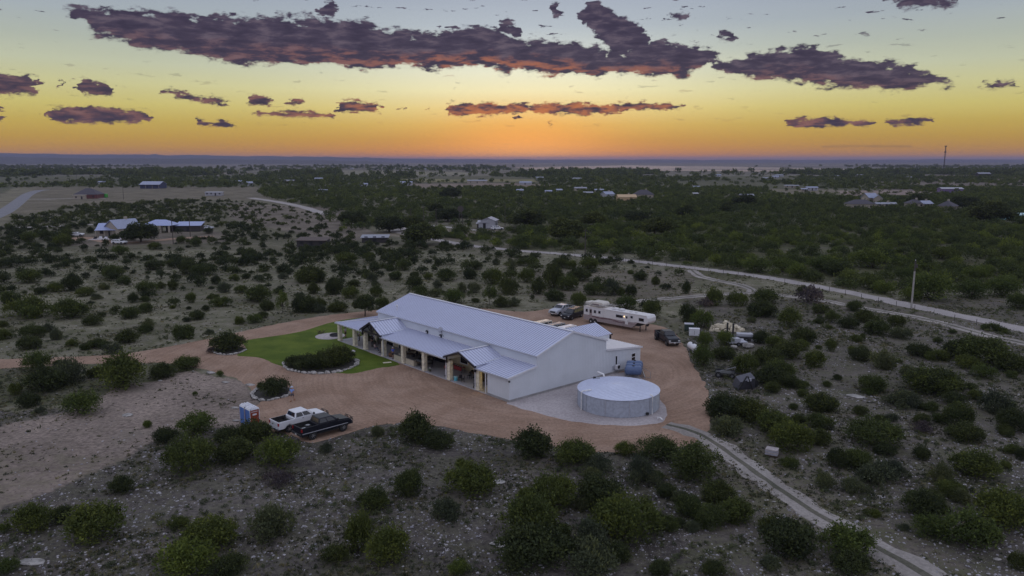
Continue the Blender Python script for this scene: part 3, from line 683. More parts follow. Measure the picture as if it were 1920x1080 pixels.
# cross gables over the porch
def gable(a0, a1, az_, ap, zc, ze, b0, b1, truss):
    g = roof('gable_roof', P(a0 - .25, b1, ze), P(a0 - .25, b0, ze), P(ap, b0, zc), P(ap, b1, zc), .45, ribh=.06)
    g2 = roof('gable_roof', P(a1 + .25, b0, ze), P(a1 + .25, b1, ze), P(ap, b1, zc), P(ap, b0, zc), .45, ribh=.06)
    MB().bar(P(ap, b0, zc + .05), P(ap, b1, zc + .05), .3, .05).build('ridge_cap', M_TRIMW, hall)
    # cheeks standing on the porch roof
    for a in (a0 - .02, a1 + .02):
        c = MB(); s = (PZ1 - PZ0) / (BW + .25)
        z_at = lambda b: PZ0 - .03 + (b + .25) * s
        c.add([P(a - .04, b0 + .1, 2.9), P(a + .04, b0 + .1, 2.9), P(a + .04, BW, 2.9), P(a - .04, BW, 2.9),
               P(a - .04, b0 + .1, ze - .0), P(a + .04, b0 + .1, ze - .0), P(a + .04, BW, max(ze, z_at(BW) + .02)), P(a - .04, BW, max(ze, z_at(BW) + .02))], [(0, 3, 2, 1), (4, 5, 6, 7), (0, 1, 5, 4), (1, 2, 6, 5), (2, 3, 7, 6), (3, 0, 4, 7)])
        c.build('gable_cheek', M_SIDE, hall)
    c = MB()
    for (x0, z0, x1, z1) in ((a0 - .32, ze - .06, ap, zc - .04), (a1 + .32, ze - .06, ap, zc - .04)):
        c.hexa([P(x0, b0 - .09, z0 - .24), P(x1, b0 - .09, z1 - .24), P(x1, b0 - .01, z1 - .24), P(x0, b0 - .01, z0 - .24)], [P(x0, b0 - .09, z0), P(x1, b0 - .09, z1), P(x1, b0 - .01, z1), P(x0, b0 - .01, z0)])
    for a in (a0, a1): c.box(-.30, -.08, a - .12, a + .12, 2.5, ze - .05)
    c.build('barge_board', M_TIMB, hall)
    if truss:
        c = MB(); b = -.2; zt = ze - .12
        c.box(b - .08, b + .08, a0 + .13, a1 - .13, zt - .22, zt)
        c.bar(P(ap, b, zt + .01), P(ap, b, zc - .28), .18)
        for s in (-1, 1):
            c.bar(P(ap + s * .12, b, zt + .02), P(ap + s * 1.25, b, (zc + zt) / 2 + .18), .15)
            c.bar(P(ap + s * .05, b, zc - .36), P(ap + s * 2.5, b, ze - .12), .17)
        c.build('truss', M_TIMB, hall)
    else:
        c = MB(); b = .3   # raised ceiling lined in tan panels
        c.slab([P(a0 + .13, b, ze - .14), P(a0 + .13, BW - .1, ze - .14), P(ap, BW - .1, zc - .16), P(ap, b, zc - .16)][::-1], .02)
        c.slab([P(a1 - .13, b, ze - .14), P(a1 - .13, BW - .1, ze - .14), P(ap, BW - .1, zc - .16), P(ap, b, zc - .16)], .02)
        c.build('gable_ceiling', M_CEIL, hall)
    c = MB(); c.add([P(a0, BW - .03, 3.0), P(a1, BW - .03, 3.0), P(a1, BW - .03, ze - .2), P(ap, BW - .03, zc - .2), P(a0, BW - .03, ze - .2)], [(0, 1, 2, 3, 4)]); c.build('gable_lining', M_TAN, hall)
gable(28.8, 34.1, 0, 31.45, 4.95, 3.42, -.45, BW, True)
gable(6.3, 12.4, 0, 9.35, 4.62, 3.42, -.45, BW, False)
# rear gable over the back yard and the lean-to
roof('lean_to_roof', P(6.2, 25.0, 2.90), P(-.12, 25.0, 2.90), P(-.12, EW, 3.68), P(6.2, EW, 3.68), .30, m=mat('white_roof', (0.80, 0.79, 0.80), .3, .1, var=.03))
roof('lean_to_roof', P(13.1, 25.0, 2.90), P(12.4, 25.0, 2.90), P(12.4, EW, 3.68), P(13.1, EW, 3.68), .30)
c = MB(); c.hexa([P(-.19, EW + .02, 3.50), P(-.13, EW + .02, 3.50), P(-.13, 25.05, 2.72), P(-.19, 25.05, 2.72)], [P(-.19, EW + .02, 3.75), P(-.13, EW + .02, 3.75), P(-.13, 25.05, 2.97), P(-.19, 25.05, 2.97)])
c.box(25.01, 25.1, -.1, 6.2, 2.74, 2.88); c.build('rake_trim', M_TRIMW, hall)
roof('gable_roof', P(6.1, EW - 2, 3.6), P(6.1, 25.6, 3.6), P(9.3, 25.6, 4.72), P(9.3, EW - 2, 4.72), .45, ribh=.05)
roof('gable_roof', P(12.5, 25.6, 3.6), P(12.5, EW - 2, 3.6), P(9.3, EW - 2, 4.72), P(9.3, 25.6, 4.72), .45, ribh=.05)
for a in (6.25, 12.3):
    c = MB(); c.box(EW + .02, 25.2, a - .04, a + .04, 2.6, 3.52); c.build('gable_cheek', M_SIDE, hall)
c = MB()
for x0, z0 in ((6.03, 3.54), (12.57, 3.54)): c.hexa([P(x0, 25.62, z0 - .2), P(9.3, 25.62, 4.44), P(9.3, 25.7, 4.44), P(x0, 25.7, z0 - .2)], [P(x0, 25.62, z0 + .03), P(9.3, 25.62, 4.68), P(9.3, 25.7, 4.68), P(x0, 25.7, z0 + .03)])
c.box(25.3, 25.5, 6.1, 6.35, 0, 3.4); c.box(25.3, 25.5, 12.25, 12.5, 0, 3.4); c.build('barge_board', M_TIMB, hall)
# windows in the end wall
def endwin(b0, b1, z0, z1, split=False):
    wi = MB(); wi.box(b0, b1, -.05, -.03, z0, z1); o = wi.build('window', M_GLASS, hall)
    f = MB(); e = .07; f.box(b0 - e, b0, -.075, -.024, z0 - e, z1 + e); f.box(b1, b1 + e, -.075, -.024, z0 - e, z1 + e); f.box(b0, b1, -.075, -.024, z1, z1 + e); f.box(b0, b1, -.075, -.024, z0 - e, z0)
    if split: f.box(b0, b1, -.07, -.051, (z0 + z1) / 2 - .04, (z0 + z1) / 2 + .04)
    f.build('frame', M_TRIMW, o)
endwin(19.42, 19.75, 1.2, 2.42); endwin(22.85, 23.6, 1.18, 2.15, True)
# roof and wall fittings that belong to the hall
MB().tube([P(33.8, 6.0, 5.4), P(33.8, 6.0, 6.15)], .09, 10).lathe([(.16, 6.15), (.2, 6.22), (.2, 6.36), (.1, 6.44)], P(33.8, 6.0, 0), 12).build('roof_vent', M_TRIMW, hall, smooth=False)
MB().tube([P(21.5, 24.0, 2.9), P(21.5, 24.0, 2.9)], .05).build('stub', M_TRIMW, hall) if False else None
for a, z in ((23.5, 4.0), (20.1, 4.0)):
    l_ = MB(); l_.box(BW - .14, BW - .023, a - .11, a + .11, z - .2, z + .18); l_.hexa([P(a - .2, BW - .35, z + .1), P(a + .2, BW - .35, z + .1), P(a + .2, BW - .14, z + .18), P(a - .2, BW - .14, z + .18)], [P(a - .2, BW - .35, z + .16), P(a + .2, BW - .35, z + .16), P(a + .2, BW - .14, z + .3), P(a - .2, BW - .14, z + .3)]); l_.build('wall_light', M_BLACK, hall)
MB().box(-.1, .05, -.22, -.023, 2.55, 2.72).build('corner_light', M_BLACK, hall)
# ================================================================== THINGS ROUND THE HALL
def hall_local(a, b): return H(a, b)
M_TYRE = mat('tyre', (0.02, 0.02, 0.021), .9); M_RIM = mat('alloy_rim', (0.35, 0.35, 0.37), .35, .7); M_CHROME = mat('chrome', (0.55, 0.55, 0.58), .2, .9)
M_RED = mat('tail_red', (0.30, 0.012, 0.015), .3); M_LAMP = mat('lamp_glass', (0.55, 0.56, 0.58), .15); M_PLATE = mat('plate', (0.6, 0.6, 0.6), .5)
M_LINER = mat('bed_liner', (0.014, 0.014, 0.015), .8)
M_WGLASS = mat('car_glass', (0.010, 0.012, 0.016), .06, spec=.8)
M_AMB = mat('amber', (0.5, 0.2, 0.02), .3)
def paint(name, c, r=.28): return mat(name, c, r, .0, var=.03, spec=.6)
P_WHITE = paint('white_paint', (0.70, 0.71, 0.75)); P_BLACK = mat('black_paint', (0.014, 0.015, 0.022), .3, var=.03, spec=.3); P_SILVER = paint('silver_paint', (0.42, 0.44, 0.50)); P_GREY = paint('grey_paint', (0.18, 0.18, 0.20))
P_CREAM = paint('cream_paint', (0.62, 0.55, 0.45)); P_DKBLUE = paint('dark_paint', (0.02, 0.022, 0.035)); P_TRIM = mat('dark_trim', (0.02, 0.02, 0.022), .55)

def wheel(parent, x, y, r=.42, wd=.28, rim=M_RIM):
    s = 1 if y > 0 else -1
    wl = bpy.data.objects.new('wheel', None); COL.objects.link(wl); wl.parent = parent; wl.location = (x, y, r)
    MB().lathe([(r * .58, -wd / 2), (r * .93, -wd / 2), (r, -wd / 2 + .05), (r, wd / 2 - .05), (r * .93, wd / 2), (r * .58, wd / 2)], ax='y', n=20).build('tyre', M_TYRE, wl)
    rm = MB(); rm.lathe([(r * .57, -wd / 2 + .03), (r * .6, s * wd / 2 * .0), (r * .57, wd / 2 - .03)], ax='y', n=20)
    for k in range(6):
        th = k * math.pi / 3; rm.bar((math.cos(th) * r * .1, s * (wd / 2 - .01), math.sin(th) * r * .1), (math.cos(th) * r * .52, s * (wd / 2 - .01), math.sin(th) * r * .52), .07, .05)
    rm.lathe([(r * .16, s * (wd / 2 - .03)), (r * .14, s * (wd / 2 + .02))], ax='y', n=12)
    rm.build('rim', rim, wl)
def pane(mb, q, u0, u1, v0, v1, off=.012):
    q = [Vector(p) for p in q]
    f = lambda u, v: (q[0].lerp(q[1], u)).lerp(q[3].lerp(q[2], u), v)
    n = (q[1] - q[0]).cross(q[3] - q[0]).normalized() * off
    c = [f(u0, v0), f(u1, v0), f(u1, v1), f(u0, v1)]
    mb.hexa([p - n * .3 for p in c], [p + n for p in c])
def pickup(label, loc, heading, paint_m, L_=5.95, wd=2.02, group=None, lift=0.0, dually=False, guard=False, bed=True, roofm=None, rim=M_RIM, flare=None, name='pickup_truck', cat='pickup truck', load=None, trim=None):
    t = empty(name, loc, heading, label, cat, group)
    hl = L_ / 2; hw = wd / 2; z0 = .52 + lift; zb = 1.02 + lift; zr = 1.36 + lift; zt = 1.93 + lift; wr = .42 + lift * .35
    wx0, wx1 = -hl + 1.28, hl - 1.0
    body = MB()
    # sills and lower flanks with wheel openings left in the outline
    def flank(y0, y1):
        pts = [(-hl, z0)]
        def arch(cx):
            out = []
            for k in range(7):
                th = math.pi - k * math.pi / 6; out.append((cx + math.cos(th) * (wr + .09), max(z0, wr + math.sin(th) * (wr + .1))))
            return out
        pts += arch(wx0) + arch(wx1) + [(hl - .02, z0), (hl, zb - .1), (hl - .06, zb + .02), (hl - .25, zb + .10), (1.25, zb + .22), (1.2, zr), (-hl + .02, zr), (-hl, zr - .1)]
        body.prism(pts, y0, y1)
    cabb, caf = -.98, 1.28
    flank(hw - .09, hw); flank(-hw, -hw + .09)
    body.box(-hl + .03, caf + .1, -hw + .1, hw - .1, z0 + .03, zb - .18)
    body.box(cabb, caf, -hw + .091, hw - .091, zb - .17, zr)
    body.prism([(caf + .001, zb - .2), (hl - .05, zb - .2), (hl - .04, zb + .04), (hl - .3, zb + .20), (caf + .001, zb + .34)], -hw + .091, hw - .091)     # bonnet
    body.box(-hl + .03, -hl + .11, -hw + .091, hw - .091, zb - .2, zr - .01)                                   # tailgate
    body.box(cabb - .1, cabb - .001, -hw + .091, hw - .091, zb - .17, zr)
    body.build('body', paint_m, t, bevel=.035)
    # cab
    lo = [(cabb, -hw + .04, zr), (caf + .12, -hw + .04, zr), (caf + .12, hw - .04, zr), (cabb, hw - .04, zr)]
    hi = [(cabb + .2, -hw + .24, zt), (caf - .62, -hw + .24, zt), (caf - .62, hw - .24, zt), (cabb + .2, hw - .24, zt)]
    cab = MB().hexa(lo, hi).build('cab', roofm or paint_m, t, bevel=.07, seg=3)
    g = MB()
    def side(i, j, m=1): return [lo[i], lo[j], hi[j], hi[i]]
    for s_, (i, j) in ((0, (0, 1)), (1, (2, 3))):
        q = side(i, j)
        spans = ((.06, .44), (.49, .86)) if s_ == 0 else ((.14, .51), (.56, .94))
        for a, b in spans:
            g2 = MB(); pane(g2, q, a, b, .12, .86); g2.build('side_window', M_WGLASS, t)
    g2 = MB(); pane(g2, side(1, 2), .05, .95, .08, .9); g2.build('windscreen', M_WGLASS, t)
    g2 = MB(); pane(g2, side(3, 0), .08, .92, .15, .85); g2.build('rear_window', M_WGLASS, t)
    if bed:
        MB().box(-hl + .12, cabb - .11, -hw + .10, hw - .10, zb - .175, zb - .12).build('bed_liner', M_LINER, t)
        b = MB()
        for s in (-1, 1): b.box(-hl + .12, cabb - .11, s * (hw - .105) - .012, s * (hw - .105) + .012, zb - .11, zr + .01)
        b.box(-hl + .115, -hl + .14, -hw + .13, hw - .13, zb - .11, zr - .03); b.build('bed_wall', M_LINER, t)
    # bumpers, grille, lamps
    for n_, x0, x1 in (('front_bumper', hl - .02, hl + .17), ('rear_bumper', -hl - .17, -hl - .005)):
        MB().box(x0, x1, -hw + .04, hw - .04, z0 - .02, z0 + .2).build(n_, trim or M_CHROME, t, bevel=.04)
    MB().box(hl + .001, hl + .05, -hw + .42, hw - .42, z0 + .24, zb - .03).build('grille', P_TRIM, t, bevel=.02)
    for s in (-1, 1):
        MB().box(hl - .10, hl + .035, s * (hw - .24) - .16, s * (hw - .24) + .16, zb - .24, zb - .04).build('headlight', M_LAMP, t, bevel=.02)
        MB().box(-hl - .025, -hl + .1, s * (hw - .085) - .09, s * (hw - .085) + .09, zr - .42, zr - .1).build('tail_light', M_RED, t, bevel=.015)
        MB().box(caf - .12, caf + .02, s * (hw + .12) - .12, s * (hw + .12) + .1, zr + .02, zr + .24).build('mirror', P_TRIM, t, bevel=.03)
        m = MB(); m.box(-.85, 1.2, s * (hw - .02) - .1, s * (hw - .02) + .1, z0 - .12, z0 - .06); m.build('running_board', P_TRIM, t)
        h = MB()
        for x in (cabb + .85, caf - .25): h.box(x, x + .16, s * (hw + .008) - .012, s * (hw + .008) + .012, zr - .16, zr - .11)
        h.build('door_handle', P_TRIM, t)
    MB().box(hl + .171, hl + .185, -.16, .16, z0, z0 + .14).build('number_plate', M_PLATE, t)
    MB().box(-hl - .185, -hl - .171, -.16, .16, z0 + .02, z0 + .16).build('number_plate', M_PLATE, t)
    MB().box(-hl + .2, hl - .3, -hw + .3, hw - .3, .3 + lift, z0 + .029).build('chassis', P_TRIM, t)
    for s in (-1, 1):
        wheel(t, wx1, s * (hw - .15), wr, rim=rim)
        if dually:
            wheel(t, wx0, s * (hw + .06), wr, .5, rim=rim)
            f = MB(); f.prism([(wx0 - .62, z0 + .05), (wx0 - .5, z0 + .5), (wx0 - .25, zr - .12), (wx0 + .25, zr - .12), (wx0 + .5, z0 + .5), (wx0 + .62, z0 + .05), (wx0 + .5, z0 + .05), (wx0 + .36, wr + .36), (wx0, wr + .52), (wx0 - .36, wr + .36), (wx0 - .5, z0 + .05)], s * hw if s > 0 else s * (hw + .28), s * (hw + .28) if s > 0 else s * hw)
            f.build('wheel_flare', paint_m, t, bevel=.03)
        else: wheel(t, wx0, s * (hw - .15), wr, rim=rim)
    if guard:
        gd = MB()
        for s in (-1, 1):
            gd.tube([(hl + .2, s * .35, z0), (hl + .34, s * .35, zb - .1), (hl + .2, s * .35, zb + .16)], .035)
            gd.tube([(hl + .02, s * (hw - .05), z0 + .3), (hl + .24, s * .8, z0 + .35), (hl + .24, s * .8, zb), (hl + .3, s * .35, zb)], .03)
        for z in (z0 + .15, zb - .12, zb + .1): gd.tube([(hl + .28, -.8, z), (hl + .32, 0, z), (hl + .28, .8, z)], .03)
        gd.build('grille_guard', P_TRIM, t)
    if load:
        load(t, hl, hw, zb)
    return t
def heading(p, q): return math.atan2(q.y - p.y, q.x - p.x)
# the two pickups by the clearing
hb = heading(G(581, 825.6), G(642, 808.7))
fw = Vector((math.cos(hb), math.sin(hb), 0)); lf = Vector((-math.sin(hb), math.cos(hb), 0))
mid = (G(581, 825.6) + G(642, 808.7)) / 2
def bk_load(t, hl, hw, zb):
    MB().lathe([(.05, 0), (.34, .0), (.38, .06), (.38, .18), (.34, .24), (.05, .24)], (-1.6, .25, zb - .11), 18).build('spare_tyre', M_TYRE, t)
    MB().lathe([(.02, .245), (.2, .245), (.22, .26), (.02, .27)], (-1.6, .25, zb - .11), 14).build('spare_rim', M_RIM, t)
    c = MB(); c.box(-2.55, -2.1, -.6, -.15, zb - .11, zb + .12); c.build('toolbox', M_CHROME, t, bevel=.02)
    for s in (-1, 1): MB().box(-2.9, 2.5, s * 1.0 - .012, s * 1.0 + .022 * s + .012, .86, .93).build('side_stripe', M_GUT, t)
pickup('lifted black crew cab pickup with front grille guard beside the white pickup', mid + lf * .82 + fw * .06, hb, P_BLACK, lift=.16, guard=True, load=bk_load, trim=P_TRIM)
def wh_load(t, hl, hw, zb):
    MB().box(-1.35, -1.1, -.85, .85, zb - .11, zb + .06).build('bed_rail_box', P_TRIM, t)
pickup('clean white crew cab pickup with black bed and front guard, by the black pickup', G(540.5, 810.7) + lf * .85 + fw * 1.75, hb + R(1.5), P_WHITE, lift=.05, guard=True, load=wh_load)
# dually by the yard's edge
hd = heading(G(1230, 635.6), G(1249.7, 648.4)); fd = Vector((math.cos(hd), math.sin(hd), 0)); ld = Vector((-math.sin(hd), math.cos(hd), 0))
pickup('black dual rear wheel pickup facing the lens at the edge of the rear yard', (G(1230, 635.6) + G(1249.7, 648.4)) / 2 + ld * .95 + fd * .1, hd, P_BLACK, L_=6.3, dually=True, lift=.08)
hs = heading(G(1076, 586), G(1049.6, 593)); fs = Vector((math.cos(hs), math.sin(hs), 0)); ls = Vector((-math.sin(hs), math.cos(hs), 0))
pickup('silver crew cab pickup parked at the grass edge behind the black suv', G(1049.6, 593) - fs * 1.95 - ls * .9, hs, P_SILVER)

def suv(label, loc, hd_, paint_m, L_=5.2, group=None, name='suv', cat='suv', roofm=None, h=1.85, wd=2.0):
    t = empty(name, loc, hd_, label, cat, group); hl = L_ / 2; hw = wd / 2; z0 = .42; zb = 1.12; wr = .38
    b = MB(); b.prism([(-hl, z0 + .1), (-hl + .1, z0), (hl - .1, z0), (hl, z0 + .15), (hl - .02, zb - .22), (hl - .3, zb - .06), (hl - 1.3, zb + .02), (-hl + .05, zb + .04), (-hl, zb - .1)], -hw, hw); b.build('body', paint_m, t, bevel=.06, seg=3)
    lo = [(-hl + .04, -hw + .06, zb), (hl - 1.15, -hw + .06, zb), (hl - 1.15, hw - .06, zb), (-hl + .04, hw - .06, zb)]
    hi = [(-hl + .28, -hw + .24, h), (hl - 2.0, -hw + .24, h), (hl - 2.0, hw - .24, h), (-hl + .28, hw - .24, h)]
    MB().hexa(lo, hi).build('cab', roofm or paint_m, t, bevel=.08, seg=3)
    for (i, j), sp in (((0, 1), ((.05, .3), (.33, .6), (.63, .88))), ((2, 3), ((.12, .37), (.40, .67), (.70, .95)))):
        for a, c in sp:
            g2 = MB(); pane(g2, [lo[i], lo[j], hi[j], hi[i]], a, c, .14, .84); g2.build('side_window', M_WGLASS, t)
    g2 = MB(); pane(g2, [lo[1], lo[2], hi[2], hi[1]], .05, .95, .08, .9); g2.build('windscreen', M_WGLASS, t)
    g2 = MB(); pane(g2, [lo[3], lo[0], hi[0], hi[3]], .07, .93, .15, .85); g2.build('rear_window', M_WGLASS, t)
    MB().box(hl + .001, hl + .03, -.5, .5, z0 + .25, zb - .28).build('grille', P_TRIM, t)
    MB().box(hl - .02, hl + .09, -hw + .05, hw - .05, z0 - .02, z0 + .16).build('front_bumper', P_TRIM, t, bevel=.03)
    MB().box(-hl - .08, -hl + .02, -hw + .05, hw - .05, z0 - .02, z0 + .16).build('rear_bumper', P_TRIM, t, bevel=.03)
    for s in (-1, 1):
        MB().box(hl - .12, hl + .02, s * (hw - .22) - .15, s * (hw - .22) + .15, zb - .38, zb - .22).build('headlight', M_LAMP, t)
        MB().box(-hl - .02, -hl + .1, s * (hw - .12) - .08, s * (hw - .12) + .08, zb - .3, zb).build('tail_light', M_RED, t)
        MB().box(hl - 1.5, hl - 1.38, s * (hw + .08) - .1, s * (hw + .08) + .08, zb + .03, zb + .2).build('mirror', P_TRIM, t)
        MB().tube([(-hl + .7, s * (hw - .32), h + .05), (hl - 2.3, s * (hw - .32), h + .05)], .025).build('roof_rail', P_TRIM, t)
        for x in (-hl + 1.0, hl - .95):
            MB().lathe([(wr + .08, s * (hw - .12)), (wr + .08, s * (hw + .012))], (x, 0, wr + .02), 20, 'y').build('wheel_arch', P_TRIM, t)
            wheel(t, x, s * (hw - .1), wr, .26)
    MB().box(hl + .091, hl + .1, -.16, .16, z0 + .02, z0 + .14).build('number_plate', M_PLATE, t)
    return t
suv('black suv parked between the silver pickup and the long horse trailer', G(1070.8, 600.2) - fs * 1.75 - ls * .95, hs + R(3), P_BLACK, roofm=None)
# vehicles behind the ridge of the hall
hy = math.atan2(u2.y, u2.x)
suv('cream roofed suv in the back yard showing only its roof above the hall ridge', H(25.3, 28.9), hy + math.pi, P_CREAM)
suv('grey suv in the back yard whose roof shows between the cream and white roofs', H(22.5, 29.3), hy + math.pi, P_GREY, h=1.8)
suv('white suv in the back yard showing its roof beside the rear gable', H(19.4, 28.9), hy + math.pi, P_WHITE, h=1.95)

# ---- gooseneck horse trailer with living quarters
M_TRW = mat('trailer_white', (0.66, 0.65, 0.66), .4, var=.04); M_TRL = mat('trailer_skirt', (0.34, 0.29, 0.30), .45, .2, var=.06); M_MAR = mat('maroon_stripe', (0.10, 0.035, 0.05), .4)
M_TARP = mat('hay_tarp', (0.58, 0.55, 0.50), .8, var=.1); M_WARM = mat('porch_bulb', (1, .7, .3), emit=((1.0, .62, .25), 6.0))
p0, p1 = G(1094, 603.5), G(1189, 621); ht = heading(p0, p1)
tr = empty('horse_trailer', p0, ht, 'long white horse trailer with maroon stripes and loaded roof rack behind the hall', 'horse trailer')
LT = (p1 - p0).length; NL = LT + 2.7; TW = 2.5      # x along the trailer, y>0 away from the lens side
MB().prism([(0, .62), (LT - .5, .62), (LT, .95), (LT + .001, 1.55), (NL - .25, 1.55), (NL, 1.95), (NL, 2.55), (NL - .3, 2.95), (0, 3.0)], .0, TW).build('body', M_TRW, tr, bevel=.06)
MB().prism([(.02, .55), (LT - .5, .55), (LT - .03, .94), (LT + .6, 1.50), (LT + .6, 1.56), (LT - .4, 1.5), (.02, 1.48)], -.022, -.002).build('skirt', M_TRL, tr)
s_ = MB()
for (x0, z0, x1, z1, h) in ((1.2, 1.30, 4.6, 1.12, .16), (3.2, 1.16, 6.4, 1.28, .14), (5.6, 1.34, 8.6, 1.0, .12), (6.6, 1.0, LT - .1, 1.18, .10), (4.0, 1.42, 7.4, 1.44, .06)):
    s_.add([(x0, -.028, z0), (x1, -.028, z1), (x1, -.028, z1 + h * .15), ((x0 + x1) / 2, -.028, (z0 + z1) / 2 + h * 1.1), (x0, -.028, z0 + h * .5), (x0, -.023, z0), (x1, -.023, z1)], [(0, 1, 2, 3, 4), (0, 5, 6, 1)])
s_.build('stripe', M_MAR, tr)
MB().box(-.02, NL - .25, -.06, -.005, 2.93, 3.03).build('awning', M_TRW, tr)
def twin(x0, x1, z0, z1, nm='window'):
    o = MB().box(x0, x1, -.03, -.003, z0, z1).build(nm, M_WGLASS, tr)
    f = MB(); e = .05; f.box(x0 - e, x0, -.045, -.002, z0 - e, z1 + e); f.box(x1, x1 + e, -.045, -.002, z0 - e, z1 + e); f.box(x0, x1, -.045, -.002, z1, z1 + e); f.box(x0, x1, -.045, -.002, z0 - e, z0); f.build('frame', M_GUT, o); return o
for x0, x1, z0, z1 in ((.5, .95, 2.0, 2.5), (2.35, 2.8, 2.0, 2.5), (3.35, 3.8, 2.05, 2.5), (7.2, 8.6, 1.95, 2.4), (LT - .2 - .6, LT + .05 - .4, 2.2, 2.55), (LT + .9, LT + 1.9, 1.95, 2.45)): twin(x0, x1, z0, z1)
d = MB().box(1.35, 1.9, -.035, -.003, 1.15, 2.65).build('side_door', M_TRL, tr); MB().box(1.42, 1.83, -.05, -.036, 1.9, 2.5).build('door_window', M_WGLASS, d)
d = MB().box(9.15, 9.75, -.035, -.003, .95, 2.6).build('side_door', M_TRW, tr); MB().box(9.3, 9.6, -.05, -.036, 2.0, 2.4).build('door_window', M_WGLASS, d); MB().box(9.68, 9.72, -.06, -.036, 1.5, 1.7).build('handle', M_CHROME, d)
MB().lathe([(.02, -.06), (.06, -.04), (.07, 0), (.02, .02)], (8.95, -.06, 2.3), 10).build('lamp', M_WARM, tr)
for x in (4.4, 9.95):
    MB().tube([(x, -.05, 2.9), (x, -.07, 1.5)], .03).build('awning_arm', M_TRW, tr)
MB().tube([(NL - 2.5, -.1, .8), (LT - .2, -.1, .8)], .05).build('frame_rail', P_TRIM, tr)
for i, x in enumerate((1.75, 2.65)):
    a_ = MB(); a_.lathe([(.46, -.04), (.46, .1)], (x, 0, .5), 20, 'y'); a_.build('wheel_arch', P_TRIM, tr); wheel(tr, x, .10 - .12, .39, .22, rim=mat('white_rim', (.6, .6, .6), .4)); wheel(tr, x, TW - .1, .39, .22)
for y in (.35, TW - .35): MB().box(LT + .9, LT + 1.02, y - .06, y + .06, .05, 1.54).box(LT + .82, LT + 1.1, y - .14, y + .14, 0, .05).build('landing_leg', P_TRIM, tr)
MB().prism([(NL - .9, .95), (NL - .7, .95), (NL - .5, 1.54), (NL - 1.2, 1.54)], TW / 2 - .12, TW / 2 + .12).build('coupler', P_TRIM, tr)
MB().box(LT + .02, LT + .7, .3, TW - .3, .9, 1.54).build('generator_box', P_TRIM, tr)
rk = MB()
for y in (.15, TW - .15):
    for z in (3.25, 3.45): rk.tube([(.1, y, z), (4.2, y, z)], .03, 6)
for x in (.1, 1.5, 2.9, 4.2):
    for y in (.15, TW - .15): rk.tube([(x, y, 3.0), (x, y, 3.45)], .03, 6)
    rk.tube([(x, .15, 3.45), (x, TW - .15, 3.45)], .03, 6)
rk.build('roof_rack', M_RIM, tr)
MB().prism([(1.35, 3.28), (4.05, 3.28), (4.15, 3.75), (3.8, 4.0), (1.7, 4.02), (1.3, 3.75)], .22, TW - .22).build('covered_load', M_TARP, tr, bevel=.12, seg=3)
MB().box(1.75, 3.3, .205, .219, 3.42, 3.6).build('load_band', M_MAR, tr)
MB().box(.15, 1.1, .35, TW - .4, 3.3, 3.75).build('roof_box', M_TARP, tr, bevel=.06)
for x in (6.2, 7.5): MB().prism([(x - .5, 3.0), (x + .5, 3.0), (x + .38, 3.28), (x - .38, 3.28)], TW / 2 - .4, TW / 2 + .4).build('roof_air_conditioner', M_TRW, tr, bevel=.05)
for x in (5.2, 9.2, 10.3): MB().box(x, x + .4, TW / 2 - .2, TW / 2 + .2, 3.0, 3.1).build('roof_vent', M_TRW, tr, bevel=.03)
MB().tube([(8.9, -.28, 1.5), (8.9, -.28, 0)], .02).build('step_post', P_TRIM, tr)

# ---- round water tank
TC = Vector((12.75, 87.45, 0)); TR, TH = 4.82, 2.08
M_TANK = mat('corrugated_tank', (0.36, 0.385, 0.45), .45, .3, var=.12); M_TANKR = mat('tank_roof', (0.62, 0.66, 0.80), .35, .3, var=.05); M_PIPE = mat('white_pvc', (.7, .7, .7), .4)
tk = empty('water_tank', TC, 0, 'large round corrugated steel water tank with shallow cone roof on the gravel pad', 'water tank')
prof = []; z = .02
while z < TH - .02: prof += [(TR, z), (TR + .03, z + .05)]; z += .10
prof += [(TR, TH)]
MB().lathe(prof, n=72).build('wall', M_TANK, tk)
rb = MB(); n = 72
rb.lathe([(TR + .10, TH - .03), (TR + .10, TH + .01), (TR * .5, TH + .29), (.05, TH + .52)], n=n); rb.build('roof', M_TANKR, tk)
rs_ = MB()
def dome(x, y):
    q = math.hypot(x, y); return TH + (.29 * (TR + .1 - q) / (TR * .5 + .1) + .01 if q > TR * .5 else .30 + .22 * (1 - q / (TR * .5)))
ra = R(24)
for k in range(-12, 13):
    v0 = k * .38; hw_ = math.sqrt(max(0, (TR + .02) ** 2 - v0 * v0))
    if hw_ < .4: continue
    N_ = 14; prev = None
    for j in range(N_ + 1):
        u0 = -hw_ + 2 * hw_ * j / N_; x = u0 * math.cos(ra) - v0 * math.sin(ra); y = u0 * math.sin(ra) + v0 * math.cos(ra); p = Vector((x, y, dome(x, y) + .012))
        if prev is not None: rs_.bar(prev, p, .05, .03)
        prev = p
rs_.build('roof_rib', M_TANKR, tk)
for k in range(11):
    th = 2 * math.pi * (k + .35) / 11 - .5; c_, s2 = math.cos(th), math.sin(th)
    MB().bar((c_ * (TR + .045), s2 * (TR + .045), .02), (c_ * (TR + .045), s2 * (TR + .045), TH - .05), .07, .05).build('panel_seam', M_GUT, tk)
def pipe_at(px, base_y, inward, nm='inlet_pipe'):
    b = G(px, base_y) - TC; d = Vector((b.x, b.y, 0)).normalized(); b = d * (TR + .2)
    MB().tube([b, b + Vector((0, 0, TH + .12)), b + Vector((0, 0, TH + .22)) - d * .12, b + Vector((0, 0, TH + .22)) - d * inward], .085, 10).build(nm, M_PIPE, tk)
pipe_at(1088.5, 769, 1.3); pipe_at(1220.5, 777, .35, 'overflow_pipe')
b = H(-.4, 16.6) - TC
